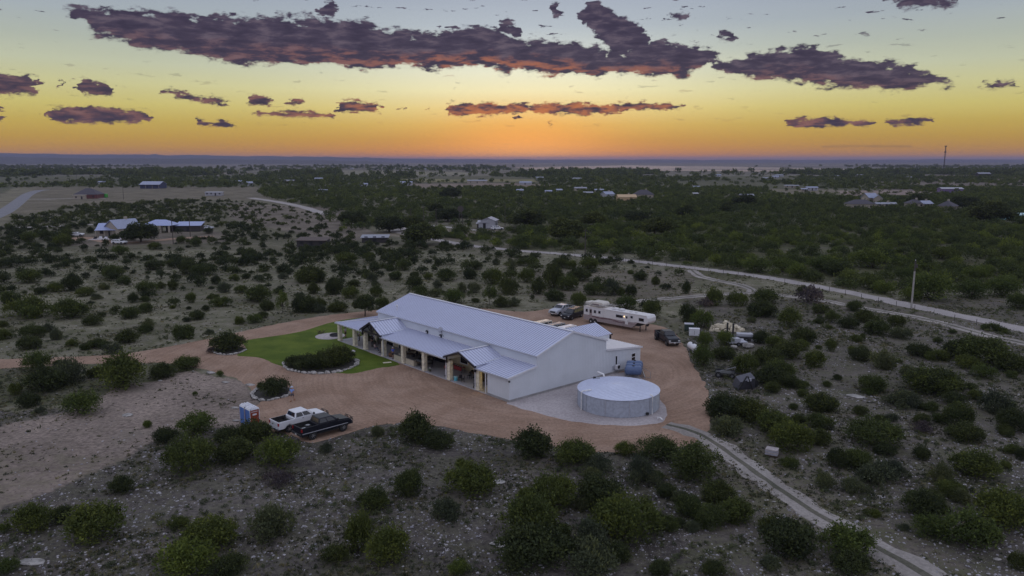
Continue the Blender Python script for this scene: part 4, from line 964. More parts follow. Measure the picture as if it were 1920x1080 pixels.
MB().box(-2.6, -1.8, 3.55, 4.1, TH + .02, TH + .16).build('hatch', M_TANK, tk)
MB().tube([(-1.2, 4.35, TH + .1), (-1.25, 4.5, TH + .38), (-1.9, 5.3, TH + .45)], .12, 10).build('rain_inlet', M_PIPE, tk)
for px, py in ((1209, 778), (1099, 735)):
    b = G(px, py) - TC; d = Vector((b.x, b.y, 0)).normalized() * (TR + .12)
    MB().box(-.16, .16, -.12, .12, 0.15, .4).build('valve', M_BLACK, tk).location = d if py > 750 else d * .9 + Vector((0, 0, TH - .1))
o = MB().tube([(0, 0, 0), (0, 0, .22), (.25, -.25, .28), (.45, -.5, .1)], .08, 8).build('drain_pipe', M_PIPE); o.location = G(1233, 786); tag(o, 'short white drain elbow poking from the gravel beside the round tank', 'pipe')
# ---- three blue horizontal tanks on a rack
M_BLUE = mat('dark_blue_tank', (0.085, 0.13, 0.25), .3, var=.1, scale=1.5)
def blue_tank(a, b, z, label, group='blue drum tanks on the rack'):
    t = empty('storage_tank', BT + Vector((a, b, z)), R(-4), label, 'tank', group)
    pr = [(.02, -1.15), (.35, -1.12), (.56, -1.0), (.62, -.85)]; x = -.85
    while x < .84: pr += [(.62, x), (.60, x + .04), (.62, x + .08)]; x += .28
    pr += [(.62, .85), (.56, 1.0), (.35, 1.12), (.02, 1.15)]
    MB().lathe(pr, (0, 0, .66), 28, 'x').build('drum', M_BLUE, t, smooth=False)
    MB().lathe([(.16, 0), (.16, .08), (.02, .1)], (0.0, 0, 1.27), 14).build('cap', M_BLACK, t)
    for x in (-.7, .7): MB().prism([(-.04, 0), (.04, 0), (.04, .12), (-.04, .12)], -.55, .55).build('cradle', M_RIM, t).location = (x, 0, 0)
    return t
BT = G(1187, 710)
for i, lb in enumerate(('dark blue drum tank nearest the round water tank', 'dark blue drum tank in the middle of the three by the hall', 'dark blue drum tank farthest from the round water tank')): blue_tank(i * .3, i * 1.36, .5, lb)
r = MB()
for y in (-.62, .7, 2.05, 3.3):
    for x in (-.9, 1.5): r.box(x - .04, x + .04, y - .04, y + .04, 0, .42)
    r.bar((-.9, y, .1), (1.5, y, .4), .04)
for x in (-.9, 1.5): r.box(x - .04, x + .04, -.7, 3.4, .421, .495)
o = r.build('tank_rack', M_RIM); o.location = BT; o.rotation_euler = (0, 0, R(-4)); tag(o, 'low metal rack under the three dark blue drum tanks', 'rack')
t = empty('scrap_frame', G(1203, 707), R(-35), 'thin bent metal frame standing beside the blue drum tanks', 'frame')
MB().bar((0, 0, 0), (.2, 0, 1.3), .04).bar((.2, 0, 1.3), (1.2, .1, .9), .04).bar((1.2, .1, .9), (1.3, 0, 0), .04).bar((0, 0, .1), (1.3, 0, .1), .04).build('bar', M_RIM, t)
# ---- heat pump on the end wall
t = empty('air_conditioner', H(-.3, 19.6, .62), HROT, 'white wall mounted air conditioner unit below the narrow window of the hall', 'air conditioner')
MB().box(-.42, .42, -.16, .16, 0, .62).build('case', M_TRIMW, t, bevel=.02)
MB().lathe([(.24, -.18), (.24, -.162)], (.08, 0, .31), 20, 'y').build('fan_grille', M_BLACK, t)
for x in (-.3, .3): MB().box(x - .02, x + .02, -.15, .27, -.05, -.001).build('bracket', M_BLACK, t)
MB().box(-.75, -.55, .12, .27, .05, .5).build('isolator_box', M_GUT, t); MB().box(.6, .78, .12, .27, .3, .5).build('junction_box', M_BLACK, t)
MB().tube([(.35, .2, .1), (.35, .22, -.55)], .025).build('pipe', M_TRIMW, t)
# ---- dish
t = empty('satellite_dish', H(19.54, BW - .2, 4.5), HROT, 'small pale satellite dish fixed to the wall above the porch roof', 'satellite dish')
MB().tube([(.15, 0, -.45), (-.15, 0, 0), (-.15, 0, .35)], .03).build('mast', P_TRIM, t)
MB().lathe([(.02, 0), (.2, .02), (.42, .1), (.42, .13), (.2, .05), (.02, .03)], (-.3, 0, .55), 20, 'y').build('dish', M_GUT, t)
MB().bar((-.3, .05, .4), (-.3, .5, .35), .03).build('feed_arm', P_TRIM, t)

# ---- portable toilets
M_TOR = mat('toilet_blue', (0.10, 0.20, 0.50), .5); M_TOD = mat('toilet_orange', (0.26, 0.045, 0.018), .5); M_TOW = mat('toilet_white', (0.62, 0.63, 0.68), .5)
def toilet(loc, rz, label):
    t = empty('portable_toilet', loc, rz, label, 'portable toilet', 'portable toilets beside the clearing')
    MB().box(-.58, .58, -.58, .58, 0.0, .12).build('base', P_TRIM, t, bevel=.02)
    w = MB(); w.box(-.55, .55, .50, .55, .12, 2.0); w.box(-.55, -.50, -.50, .50, .12, 2.0); w.box(.50, .55, -.50, .50, .12, 2.0)
    for x in (-.56, .56): 
        for y in (-.3, 0, .3): w.box(x - .012, x + .012, y - .04, y + .04, .2, 1.9)
    w.build('wall', M_TOR, t)
    d = MB().box(-.50, .50, -.55, -.501, .14, 1.98).build('door', M_TOD, t)
    MB().box(-.24, .24, -.565, -.551, 1.40, 1.58).build('sign', M_TOW, d); 
    l = MB()
    for k in range(7): l.box(-.36 + k * .105, -.30 + k * .105, -.562, -.551, 1.76, 1.86)
    l.build('vent_slots', M_TOW, d); MB().box(.36, .42, -.58, -.551, .98, 1.12).build('handle', M_TOW, d)
    c = MB()
    for x in (-.53, .53): c.box(x - .03, x + .03, -.58, -.555, .12, 2.0)
    c.build('corner_post', M_TOW, t)
    r = MB(); r.hexa([(-.6, -.6, 2.0), (.6, -.6, 2.0), (.6, .6, 2.0), (-.6, .6, 2.0)], [(-.5, -.55, 2.2), (.5, -.55, 2.2), (.5, .55, 2.2), (-.5, .55, 2.2)])
    for x in (-.3, 0, .3): r.lathe([(.13, -.5), (.13, .5)], (x, 0, 2.17), 12, 'y')
    r.build('roof', M_TOW, t, bevel=.03)
    MB().tube([(-.45, .4, 2.1), (-.45, .4, 2.5)], .05).build('vent_pipe', P_TRIM, t) if False else MB().box(-.5, -.42, -.605, -.59, 2.06, 2.14).build('roof_vent', P_TRIM, t)
toilet(G(474.5, 799), R(44), 'orange doored blue portable toilet standing nearer the bushes')
toilet(G(464, 793.5), R(44), 'blue portable toilet half hidden behind the other toilet')

# ---- people
M_SKIN = mat('skin', (.36, .21, .15), .6)
def cloth(name, c): return mat(name, c, .85, var=.12, scale=6)
def skin_mesh(name, verts, edges, radii, m, parent, root=0, sub=1):
    me = bpy.data.meshes.new(name); me.from_pydata(verts, edges, []); me.materials.append(m)
    o = bpy.data.objects.new(name, me); COL.objects.link(o); o.parent = parent
    o.modifiers.new('skin', 'SKIN')
    if not me.skin_vertices: bpy.context.view_layer.objects.active = o
    sv = me.skin_vertices[0].data if me.skin_vertices else None
    if sv is None:
        return o
    for i, r_ in enumerate(radii): sv[i].radius = r_ if isinstance(r_, tuple) else (r_, r_); sv[i].use_root = (i == root)
    s = o.modifiers.new('sub', 'SUBSURF'); s.levels = sub; s.render_levels = sub
    return o
def person(loc, rz, label, shirt, legs, pose='stand', hat=None, hair=(.05, .035, .025), shorts=False, group=None, arms='down', scale=1.0, shoes=(.03, .03, .03)):
    t = empty('person', loc, rz, label, 'person', group); t.scale = (scale,) * 3
    sit = pose == 'sit'; st = .28 if pose == 'walk' else 0.03
    hz_ = .50 if sit else .93; lean = .12 if sit else .0
    if sit: kn = [(.42, -.1, .5), (.42, .1, .5)]; ft = [(.45, -.1, .08), (.45, .1, .08)]
    else: kn = [(st * .6 + .03, -.09, .5), (-st * .35 + .03, .09, .49)]; ft = [(st, -.09, .08), (-st, .1, .08)]
    z = lambda v: v - .93 + hz_
    V = [(0, 0, z(.95)), (-lean * .3, 0, z(1.18)), (-lean * .6, 0, z(1.40)), (-lean * .6, 0, z(1.52)), (-lean * .5 + .02, 0, z(1.63)), (-lean * .5 + .02, 0, z(1.74)),
         (0, -.1, z(.91)), (kn[0]), (ft[0]), (ft[0][0] + .16, ft[0][1], .04), (0, .1, z(.91)), kn[1], ft[1], (ft[1][0] + .16, ft[1][1], .04)]
    Rr = [(.15, .12), (.14, .105), (.17, .11), .055, (.085, .10), (.07, .08), .085, .055, .04, .03, .085, .055, .04, .03]
    Ed = [(0, 1), (1, 2), (2, 3), (3, 4), (4, 5), (0, 6), (6, 7), (7, 8), (8, 9), (0, 10), (10, 11), (11, 12), (12, 13)]
    sleeves = []
    for s in (-1, 1):
        i = len(V)
        sh = (-lean * .6, s * .19, z(1.42))
        if arms == 'fwd' or (arms == 'one' and s < 0): e = (.12, s * .25, z(1.17)); h = (.34, s * .16, z(1.14))
        else: e = (-.03, s * .26, z(1.16)); h = (.06 if s > 0 else -.02, s * .26, z(.92))
        V += [sh, e, h]; Ed += [(2, i), (i, i + 1), (i + 1, i + 2)]; Rr += [.058, .042, .026]
        sleeves.append((sh, e)); d = (Vector(h) - Vector(e)).normalized(); sd_ = Vector((0, s, 0)); up_ = d.cross(sd_).normalized()
        k = len(V); V.append(tuple(Vector(h) + d * .07)); Ed.append((i + 2, k)); Rr.append((.034, .014))
        for f in range(4):
            off = up_ * ((f - 1.5) * .018); a1 = Vector(V[k]) + off + d * .035; a2 = a1 + d * (.035 - abs(f - 1.2) * .006) - sd_ * .012
            n0 = len(V); V += [tuple(a1), tuple(a2)]; Ed += [(k, n0), (n0, n0 + 1)]; Rr += [.009, .008]
        n0 = len(V); th = Vector(h) + d * .03 + up_ * .035; V += [tuple(th), tuple(th + d * .03 + up_ * .01)]; Ed += [(i + 2, n0), (n0, n0 + 1)]; Rr += [.01, .008]
    skin_mesh('body', V, Ed, Rr, M_SKIN, t)
    # shirt
    SV = [(0, 0, z(.98)), V[1], V[2], (-lean * .6, 0, z(1.475))]; SE = [(0, 1), (1, 2), (2, 3)]; SR = [(.168, .135), (.158, .12), (.185, .125), .075]
    for sh, e in sleeves:
        i = len(SV); m_ = tuple(Vector(sh).lerp(Vector(e), .75)); SV += [sh, m_]; SE += [(2, i), (i, i + 1)]; SR += [.075, .06]
    skin_mesh('shirt', SV, SE, SR, shirt, t)
    LV = [(0, 0, z(.99)), (0, 0, z(.93))]; LE = [(0, 1)]; LR = [(.16, .125), (.165, .13)]
    for (hp, k_, f_) in ((V[6], V[7], V[8]), (V[10], V[11], V[12])):
        i = len(LV)
        if shorts: LV += [hp, tuple(Vector(hp).lerp(Vector(k_), .85))]; LE += [(1, i), (i, i + 1)]; LR += [.1, .085]
        else: LV += [hp, k_, tuple(Vector(k_).lerp(Vector(f_), .92))]; LE += [(1, i), (i, i + 1), (i + 1, i + 2)]; LR += [.1, .07, .058]
    skin_mesh('shorts' if shorts else 'trousers', LV, LE, LR, legs, t)
    hx, hz2 = V[4][0], V[4][2]
    f = MB(); f.lathe([(.012, 0), (.02, .015), (.008, .04)], (hx + .1, 0, hz2 - .02), 6); f.build('nose', M_SKIN, t)
    for s in (-1, 1): MB().box(hx + .088, hx + .1, s * .035 - .012, s * .035 + .012, hz2 + .015, hz2 + .03).build('eye', M_BLACK, t)
    MB().box(hx + .085, hx + .098, -.025, .025, hz2 - .055, hz2 - .045).build('mouth', M_RED, t)
    if hat: MB().lathe([(.19, 0), (.19, .015), (.115, .02), (.11, .09), (.06, .12), (.01, .125)], (hx - .01, 0, hz2 + .055), 16).build('hat', hat, t)
    else: MB().lathe([(.09, -.10), (.108, -.03), (.112, .04), (.09, .10), (.04, .135), (.01, .14)], (hx - .025, 0, hz2 + .005), 14).build('hair', cloth('hair%d' % int(hair[0] * 1000), hair), t)
    for q in (V[9], V[13]): MB().box(q[0] - .2, q[0] + .05, q[1] - .05, q[1] + .05, 0.0, .08).build('shoe', cloth('shoe%d' % int(shoes[0] * 1000), shoes), t, bevel=.02)
    return t
C_BLUE = cloth('light_blue_shirt', (.20, .32, .68)); C_SHORT = cloth('grey_shorts', (.09, .09, .12)); C_WHITE = cloth('white_shirt', (.6, .58, .6)); C_DARK = cloth('dark_cloth', (.02, .02, .025)); C_ROY = cloth('royal_blue_shirt', (.08, .14, .60))
C_RED = cloth('red_patterned_shirt', (.30, .06, .05)); C_KH = cloth('white_trousers', (.5, .5, .52)); C_JEAN = cloth('jeans', (.06, .08, .15)); C_PINK = cloth('pale_pink', (.45, .36, .36)); C_GREY = cloth('grey_cloth', (.18, .18, .2))
S0 = .10
person(G(548.3, 752), R(80), 'man in light blue shirt, grey shorts and cap walking by the stone edged bed', C_BLUE, C_SHORT, 'walk', hat=cloth('pale_cap', (.45, .5, .6)), shorts=True, shoes=(.25, .1, .03), scale=1.05)
def HP(a, b): return H(a, b, S0)
person(HP(43.5, 2.05) - Vector((0, 0, .07)), R(-30), 'man in white shirt and dark shorts outside the far corner column of the porch', C_WHITE, C_DARK, shorts=True, hat=C_DARK)
person(HP(39.6, 2.4), R(200), 'person in white shirt and dark trousers between the two farthest porch columns', C_WHITE, C_DARK)
person(HP(34.9, 2.0), R(120), 'slim person all in dark clothes standing under the trussed gable', C_DARK, C_DARK, arms='one')
person(HP(32.1, .8), R(20), 'seated person in pale shirt at the porch edge under the trussed gable', C_PINK, C_JEAN, 'sit', arms='fwd')
person(HP(30.3, .9), R(150), 'seated person in dark clothes facing the pale shirted one at the porch edge', C_DARK, C_GREY, 'sit', arms='fwd')
person(HP(26.5, .45), R(110), 'man in royal blue shirt and dark shorts at the end of the outdoor counter', C_ROY, C_DARK, shorts=True, hat=C_WHITE)
person(HP(27.2, 3.0), R(-60), 'person in grey top deep in the porch behind the blue shirted man', C_GREY, C_DARK)
person(HP(20.2, 1.7), R(200), 'cook in black clothes leaning at the grill behind the counter', C_DARK, C_DARK, arms='fwd')
person(HP(17.1, 3.9), R(-90), 'person in black by the tan back wall of the porch middle bay', C_DARK, C_DARK)
person(HP(13.95, .9), R(-140), 'person in red patterned shirt and white trousers beside the downspout column', C_RED, C_KH, arms='one')
person(HP(13.3, 1.5), R(160), 'person in dark top and pale trousers just behind the red shirted one', C_GREY, C_KH)

# ---- porch furniture
M_WOOD = mat('dark_wood', (.07, .045, .03), .6); M_CTR = mat('counter_stone', (.46, .41, .31), .8, var=.15, scale=3); M_GRAN = mat('granite', (.10, .10, .11), .3)
def placed(name, a, b, rz, label, cat, group=None): return empty(name, HP(a, b), HROT + rz, label, cat, group)
def counter(a0, a1, b, label):
    t = placed('kitchen_counter', (a0 + a1) / 2, b, 0, label, 'counter', 'outdoor kitchen counters'); l = (a1 - a0) / 2
    MB().box(-.35, .35, -l, l, 0, .86).build('base', M_CTR, t, bevel=.02); MB().box(-.4, .4, -l - .05, l + .05, .861, .92).build('worktop', M_GRAN, t, bevel=.01)
counter(23.9, 25.9, .55, 'pale stone outdoor counter between the blue shirted man and a column')
counter(20.9, 22.9, .65, 'pale stone outdoor counter with dark worktop beside the black smoker grill')
def chair(a, b, rz, label, group='folding chairs on the porch', m=C_DARK):
    t = placed('chair', a, b, rz, label, 'chair', group)
    MB().box(-.22, .22, -.22, .22, .42, .46).build('seat', m, t, bevel=.01); MB().box(-.25, -.21, -.22, .22, .5, .9).build('backrest', m, t, bevel=.01)
    for x, y in ((-.2, -.2), (-.2, .2), (.2, -.2), (.2, .2)): MB().bar((x, y, 0), (x * .95, y, .5 if x < 0 else .42), .03).build('leg', P_TRIM, t)
    return t
def table(a, b, rz, label, r=.75, h=.74, m=M_WOOD, group='round tables in the gabled bay'):
    t = placed('table', a, b, rz, label, 'table', group)
    MB().lathe([(r, h - .04), (r, h)], n=24).build('tabletop', m, t); MB().lathe([(.35, 0), (.33, .03), (.05, .06), (.05, h - .05)], n=16).build('pedestal', P_TRIM, t); return t
def grill(a, b, rz, label):
    t = placed('grill', a, b, rz, label, 'grill', 'black grills on the porch')
    MB().lathe([(.02, -.6), (.3, -.6), (.33, -.5), (.33, .5), (.3, .6), (.02, .6)], (0, 0, .85), 20, 'y').build('barrel', M_BLACK, t)
    for x in (-.25, .25):
        for y in (-.5, .5): MB().bar((x, y, 0), (x * .6, y, .7), .05).build('leg', M_BLACK, t)
    MB().tube([(0, .45, 1.1), (0, .45, 1.75)], .06).build('chimney', M_BLACK, t); MB().box(-.6, -.33, -.5, .5, .8, .84).build('shelf', M_WOOD, t)
grill(19.9, .75, 0, 'black barrel grill next to the stone counter'); grill(19.0, 1.6, .5, 'black barrel grill beside the fourth open bay column'); grill(22.0, 2.6, 1.2, 'black barrel grill behind the counters in the dim porch')
for i, (a, b, rz, lb) in enumerate(((27.6, 1.6, 1, 'wooden half barrel planter by the column next to the blue shirted man'),)):
    t = placed('barrel_planter', a, b - .8, rz, lb, 'planter'); MB().lathe([(.3, 0), (.4, .25), (.4, .35), (.34, .6), (.3, .6), (.3, .5)], n=20).build('barrel', mat('brown_barrel', (.16, .08, .04), .7), t); MB().lathe([(.41, .2), (.41, .26)], n=20).build('hoop', P_TRIM, t)
M_PLANT = mat('pot_plant_leaf', (.05, .09, .03), .8)
def planter(a, b, lb, flowers=None, s=1.0):
    t = placed('flower_pot', a, b, 0, lb, 'flower pot', 'potted plants on the porch'); t.scale = (s,) * 3
    MB().lathe([(.2, 0), (.3, .4), (.33, .4), (.33, .46), (.27, .46)], n=16).build('pot', mat('clay_pot', (.10, .09, .07), .8), t)
    p_ = MB()
    for k in range(90):
        d = Vector((random.gauss(0, 1), random.gauss(0, 1), abs(random.gauss(.6, .7)))).normalized(); c0 = Vector((0, 0, .45)) + d * random.uniform(.1, .42); e = Vector((random.gauss(0, 1), random.gauss(0, 1), random.gauss(0, 1))).normalized() * .07
        g = d.cross(e).normalized() * .06; p_.add([c0 - e, c0 - g, c0 + e, c0 + g], [(0, 1, 2, 3)])
    p_.build('leaves', M_PLANT, t)
    if flowers: MB().lathe([(.02, .5), (.1, .6), (.1, .95), (.02, 1.05)], n=10).build('white_lantern', flowers, t)
planter(37.9, .75, 'pot with a white lantern beside the second porch column', C_WHITE); planter(35.9, 3.9, 'bushy potted plant by the corner pier of the hall', s=1.4); planter(36.0, 3.0, 'smaller potted plant in front of the corner pier'); planter(38.7, 3.6, 'yellowish potted shrub behind the white shirted person', s=1.5)
# the shaded middle bays: tables, chairs, tablecloth
table(36.3, 5.2, 0, 'round table at the lawn end of the porch', group='round tables on the porch'); chair(35.5, 4.9, 2.0, 'dark chair beside the round table at the lawn end'); chair(41.3, 3.3, .4, 'dark folding chair near the far corner column')
table(40.3, 4.6, 0, 'round table beyond the second porch column', group='round tables on the porch')
M_REDC = cloth('red_cloth', (.26, .03, .03))
t = placed('serving_table', 15.2, 3.6, 0, 'long serving table with red cloth against the tan porch wall', 'table'); MB().box(-.38, .38, -1.6, 1.6, .72, .76).build('tabletop', M_REDC, t); MB().box(-.4, -.381, -1.62, 1.62, .3, .76).build('cloth_drop', M_REDC, t)
for y in (-1.5, 1.5):
    for x in (-.3, .3): MB().box(x - .02, x + .02, y - .02, y + .02, 0, .719).build('leg', P_TRIM, t)
for k in range(6):
    o = MB().lathe([(.1, 0), (.15, .05), (.16, .1), (.12, .1)], n=12).build('food_tray', mat('foil', (.5, .48, .45), .4, .5)); o.location = H(13.9 + k * .5, 3.6, S0 + .762); tag(o, 'round pale serving bowl on the red covered serving table', 'bowl', 'bowls in a row on the red serving table')
for i, (a, b) in enumerate(((10.9, 3.4), (8.9, 3.2), (7.3, 2.6))):
    table(a, b, 0, ('round table farthest inside the gabled bay', 'round table in the middle of the gabled bay', 'round table nearest the closed right bay')[i])
cs = [(11.7, 3.4, 1.57), (10.9, 2.5, 3.14), (10.1, 3.7, -1.0), (9.6, 2.6, 2.2), (8.9, 2.3, 3.14), (8.0, 3.5, -1.2), (7.6, 1.7, 2.8), (6.8, 3.4, 0), (6.6, 1.9, -2), (10.9, 4.1, 0), (8.6, 4.0, .3)]
for i, (a, b, rz) in enumerate(cs): chair(a, b, rz, 'black chair drawn up to a round table in the gabled porch bay', 'black chairs round the gabled bay tables')
chair(10.9, .95, 1.2, 'black chair beside the light blue cooler'); chair(10.2, .8, 2.6, 'black chair at the open edge between cooler and corner column')
t = placed('cooler', 11.35, .55, .4, 'light blue drink cooler by the downspout column', 'cooler'); MB().lathe([(.24, 0), (.27, .5), (.27, .52)], n=18).build('tub', mat('aqua', (.12, .42, .52), .4), t); MB().lathe([(.285, .521), (.285, .6), (.05, .62)], n=18).build('lid', mat('aqua_lid', (.35, .55, .62), .4), t)
planter(17.2, .5, 'small white topped pot at the foot of the fourth column', C_WHITE, .6)
t = placed('stroller', 7.0, .4, .5, 'dark folded stroller leaning near the corner column', 'stroller'); MB().bar((0, -.2, .1), (.2, -.2, 1.0), .04).bar((0, .2, .1), (.2, .2, 1.0), .04).bar((.2, -.2, 1.0), (.2, .2, 1.0), .04).build('frame', M_BLACK, t); MB().box(-.15, .15, -.2, .2, .25, .7).build('seat', C_DARK, t, bevel=.05)
for y in (-.22, .22): MB().lathe([(.14, -.02), (.14, .02)], (0, y, .14), 14, 'y').build('wheel', M_TYRE, t)
for k, (a, b) in enumerate(((25.0, 2.4), (23.3, 3.3), (21.4, 3.4), (26.2, 3.8))):
    table(a, b, 0, ('dim table behind the first stone counter', 'dim table by the porch doors behind the counters', 'dim table left of the serving bay doors', 'dim table in the corner of the counter bay')[k], .6, group='tables behind the counters')
    for j in range(2): chair(a + (.85 if j else -.85), b, j * 3.14 + 1.57, 'black chair at one of the dim tables behind the counters', 'black chairs behind the counters')
for k in range(7):
    o = MB().lathe([(.06, 0), (.07, .15), (.03, .2), (.03, .26)], n=10).build('jug', mat('cream_ware', (.5, .45, .36), .4)); o.location = H(24.1 + .28 * (k % 4), .5 + .2 * (k // 4), S0 + .922); tag(o, 'small cream jug standing on the pale stone counter', 'jug', 'cream jugs on the first counter')
# lit bulb in the narrow bay
t = empty('wall_lamp', H(4.42, 2.6, 2.5), HROT, 'lit yellow wall lamp inside the narrow last bay of the porch', 'lamp')
MB().lathe([(.02, 0), (.09, .04), (.09, .14), (.02, .18)], n=12).build('bulb', mat('bulb', (1, .75, .2), emit=((1.0, .72, .12), 14.0)), t)
MB().box(-.05, .05, -.13, -.09, -.02, .2).build('bracket', P_TRIM, t)
ld_ = bpy.data.lights.new('lamp_light', 'POINT'); ld_.energy = 30; ld_.color = (1.0, .74, .12); ld_.shadow_soft_size = .12
lo_ = bpy.data.objects.new('lamp_light', ld_); COL.objects.link(lo_); lo_.location = (0, .35, -.1); lo_.parent = t

# ---- fire ring on the lawn
fp = empty('fire_pit', G(619, 630.6), 0, 'pale gravel circle with a dark steel fire ring at the corner of the lawn', 'fire pit')
MB().lathe([(2.45, -.02), (2.42, .07), (.01, .08)], n=40).build('gravel_circle', M_GRAVEL, fp)
MB().lathe([(.9, .08), (.9, .34), (.82, .34), (.82, .1)], (.8, .2, 0), 28).build('fire_ring', P_TRIM, fp)
MB().lathe([(.81, .081), (.8, .12), (.02, .14)], (.8, .2, 0), 24).build('ash', mat('ash', (.03, .03, .035), .9), fp)
o = MB(); 
for k in range(14): o.tube([(random.uniform(-.7, .7), random.uniform(-.5, .5), .05), (random.uniform(-.9, .9), random.uniform(-.6, .6), random.uniform(.3, .75))], .03, 5)
o = o.build('branch_heap', M_WOOD); o.location = G(603, 625.5, .05); tag(o, 'small heap of bare branches beside the fire pit circle', 'firewood')
o = MB().box(-.35, .35, -.25, .25, 0, .12).box(-.2, .25, -.15, .2, .12, .25).build('white_bag', C_WHITE, bevel=.05); o.location = G(662, 659.5, .03); tag(o, 'small crumpled white bag lying on the lawn by the porch', 'bag')
o = MB().box(-.6, .6, -.25, .25, 0, .06).build('flat_stone', M_STONE, bevel=.03); o.location = G(726, 680, .03); o.rotation_euler = (0, 0, .4); tag(o, 'flat pale slab lying near the tip of the lawn', 'slab')

# ---- stones
M_LIME = mat('limestone_boulder', (.31, .295, .28), .9, var=.45, scale=2.0, bump=.6, bscale=5)
def stone_mesh(seed, flat=.5):
    rr = random.Random(seed); bm = bmesh.new(); bmesh.ops.create_icosphere(bm, subdivisions=2, radius=.5)
    ax = [Vector((rr.gauss(0, 1), rr.gauss(0, 1), rr.gauss(0, .6))).normalized() for _ in range(7)]; lim = [rr.uniform(.3, .45) for _ in ax]
    for v in bm.verts:
        for a_, l_ in zip(ax, lim):
            d = v.co.dot(a_)
            if d > l_: v.co -= a_ * (d - l_)
        v.co.z *= flat; v.co += Vector((rr.uniform(-.015, .015),) * 3)
    me = bpy.data.meshes.new('stone'); bm.to_mesh(me); bm.free(); me.materials.append(M_LIME); return me
STONES = [stone_mesh(i, .45 + .1 * (i % 4)) for i in range(8)]
def stone(name, loc, sx, sy, sz, rz, label, cat, group=None):
    o = bpy.data.objects.new(name, STONES[random.randrange(8)]); COL.objects.link(o); o.location = loc; o.scale = (sx, sy, sz); o.rotation_euler = (random.uniform(-.1, .1), random.uniform(-.1, .1), rz); return tag(o, label, cat, group)
def edging(pts, label, group, size=.9):
    ln = [G(*p) for p in pts]; acc = 0; ln = lerp_line(ln, .05); last = None
    for p, q in zip(ln, ln[1:]):
        acc -= (q - p).length
        if acc <= 0:
            s = size * random.uniform(.5, 1.45); acc = s * .92
            stone('edging_stone', (p.x, p.y, .1), s * 1.15, s * random.uniform(.6, .9), s * random.uniform(.7, 1.0), math.atan2(q.y - p.y, q.x - p.x) + random.uniform(-.15, .15), label, 'edging stone', group)
BED1 = [(399, 656), (401, 661), (408, 664.5), (420, 666), (435, 665.5), (446, 663), (456, 659.5), (463, 655)]
BED2 = [(531, 681), (533, 688), (541, 694), (556, 697.5), (575, 700.5), (597, 701), (618, 700), (637, 697), (655, 692), (668, 686), (671, 680), (668, 675.5), (660, 673.5)]
BED3 = [(497, 724), (486, 728), (477, 734), (472, 741), (477, 747), (488, 751), (502, 752), (517, 748.5), (532, 745), (544, 740), (547, 733), (544, 728)]
edging(BED1, 'pale limestone block edging the round bush bed at the lawn tip', 'stones edging the bed at the lawn tip', .6)
edging(BED2, 'pale limestone block edging the long bush bed beside the lawn', 'stones edging the long bush bed', .75)
edging(BED3, 'pale limestone block edging the small bed behind the walking man', 'stones edging the small bed', .7)
M_MULCH = mat('dark_mulch', (.030, .026, .022), .95, var=.4, scale=8, bump=.5)
sheet('mulch_ground', BED2 + [(640, 666), (600, 668), (560, 672)], .06, M_MULCH, .5, .05)
sheet('mulch_ground', BED3 + [(525, 722)], .06, M_MULCH, .5, .05)
sheet('mulch_ground', BED1 + [(440, 647), (410, 648)], .05, M_MULCH, .5, .05)
for i, (x, y, wpx, lb) in enumerate(((395, 699, 18, 'long flat pale boulder at the top corner of the dirt clearing'), (423, 716.5, 16, 'pale boulder between the two long ones along the drive edge'), (469, 722, 19, 'long tilted pale boulder near the small stone edged bed'), (240, 777.5, 24, 'lone flat pale boulder out in the dirt clearing'), (440, 763.5, 15, 'pale boulder just up from the portable toilets'), (442, 786.5, 14, 'low pale boulder beside the bushes by the toilets'), (300, 711, 9, 'small pale boulder below the drive edge bushes'), (362, 696, 7, 'little pale rock by the round bush at the drive'), (932, 905, 30, 'flat limestone slab sunk in the stony slope between bushes'), (936, 1021, 36, 'broad limestone ledge in the stony slope, lower one'), (950, 1034, 22, 'small limestone ledge piece below the broad ledge'), (1605, 742, 34, 'long pale rock ledge on the far slope beyond the junk'), (60, 1054, 46, 'large pale bedrock patch low in the stony corner'), (1036, 1034, 20, 'pale ledge rock between two big bushes'), (1594, 935, 10, 'pale rock in the small ring by the track'), (1601, 942, 10, 'rounded pale rock in the ring by the track'), (1612, 944, 10, 'pale rock at the end of the ring by the track'), (1590, 930, 7, 'small pale rock heading the ring by the track'), (1650, 929, 9, 'single round rock up from the track stones'), (1437, 938, 9, 'small white rock on the near side of the track'), (1451, 941, 8, 'white rock beside another near the track'), (1869, 1050, 16, 'white rock among the bushes low in the corner'), (1389, 829, 8, 'small pale rock between track and pallet stack'))):
    k = KM(y); stone('boulder', tuple(G(x, y)[:2]) + (hz(G(x, y).x, G(x, y).y) + .05,), wpx * k * 1.08, wpx * k * random.uniform(.6, .8), wpx * k * (.5 if wpx < 20 else .25), random.uniform(-.3, .3), lb, 'boulder')

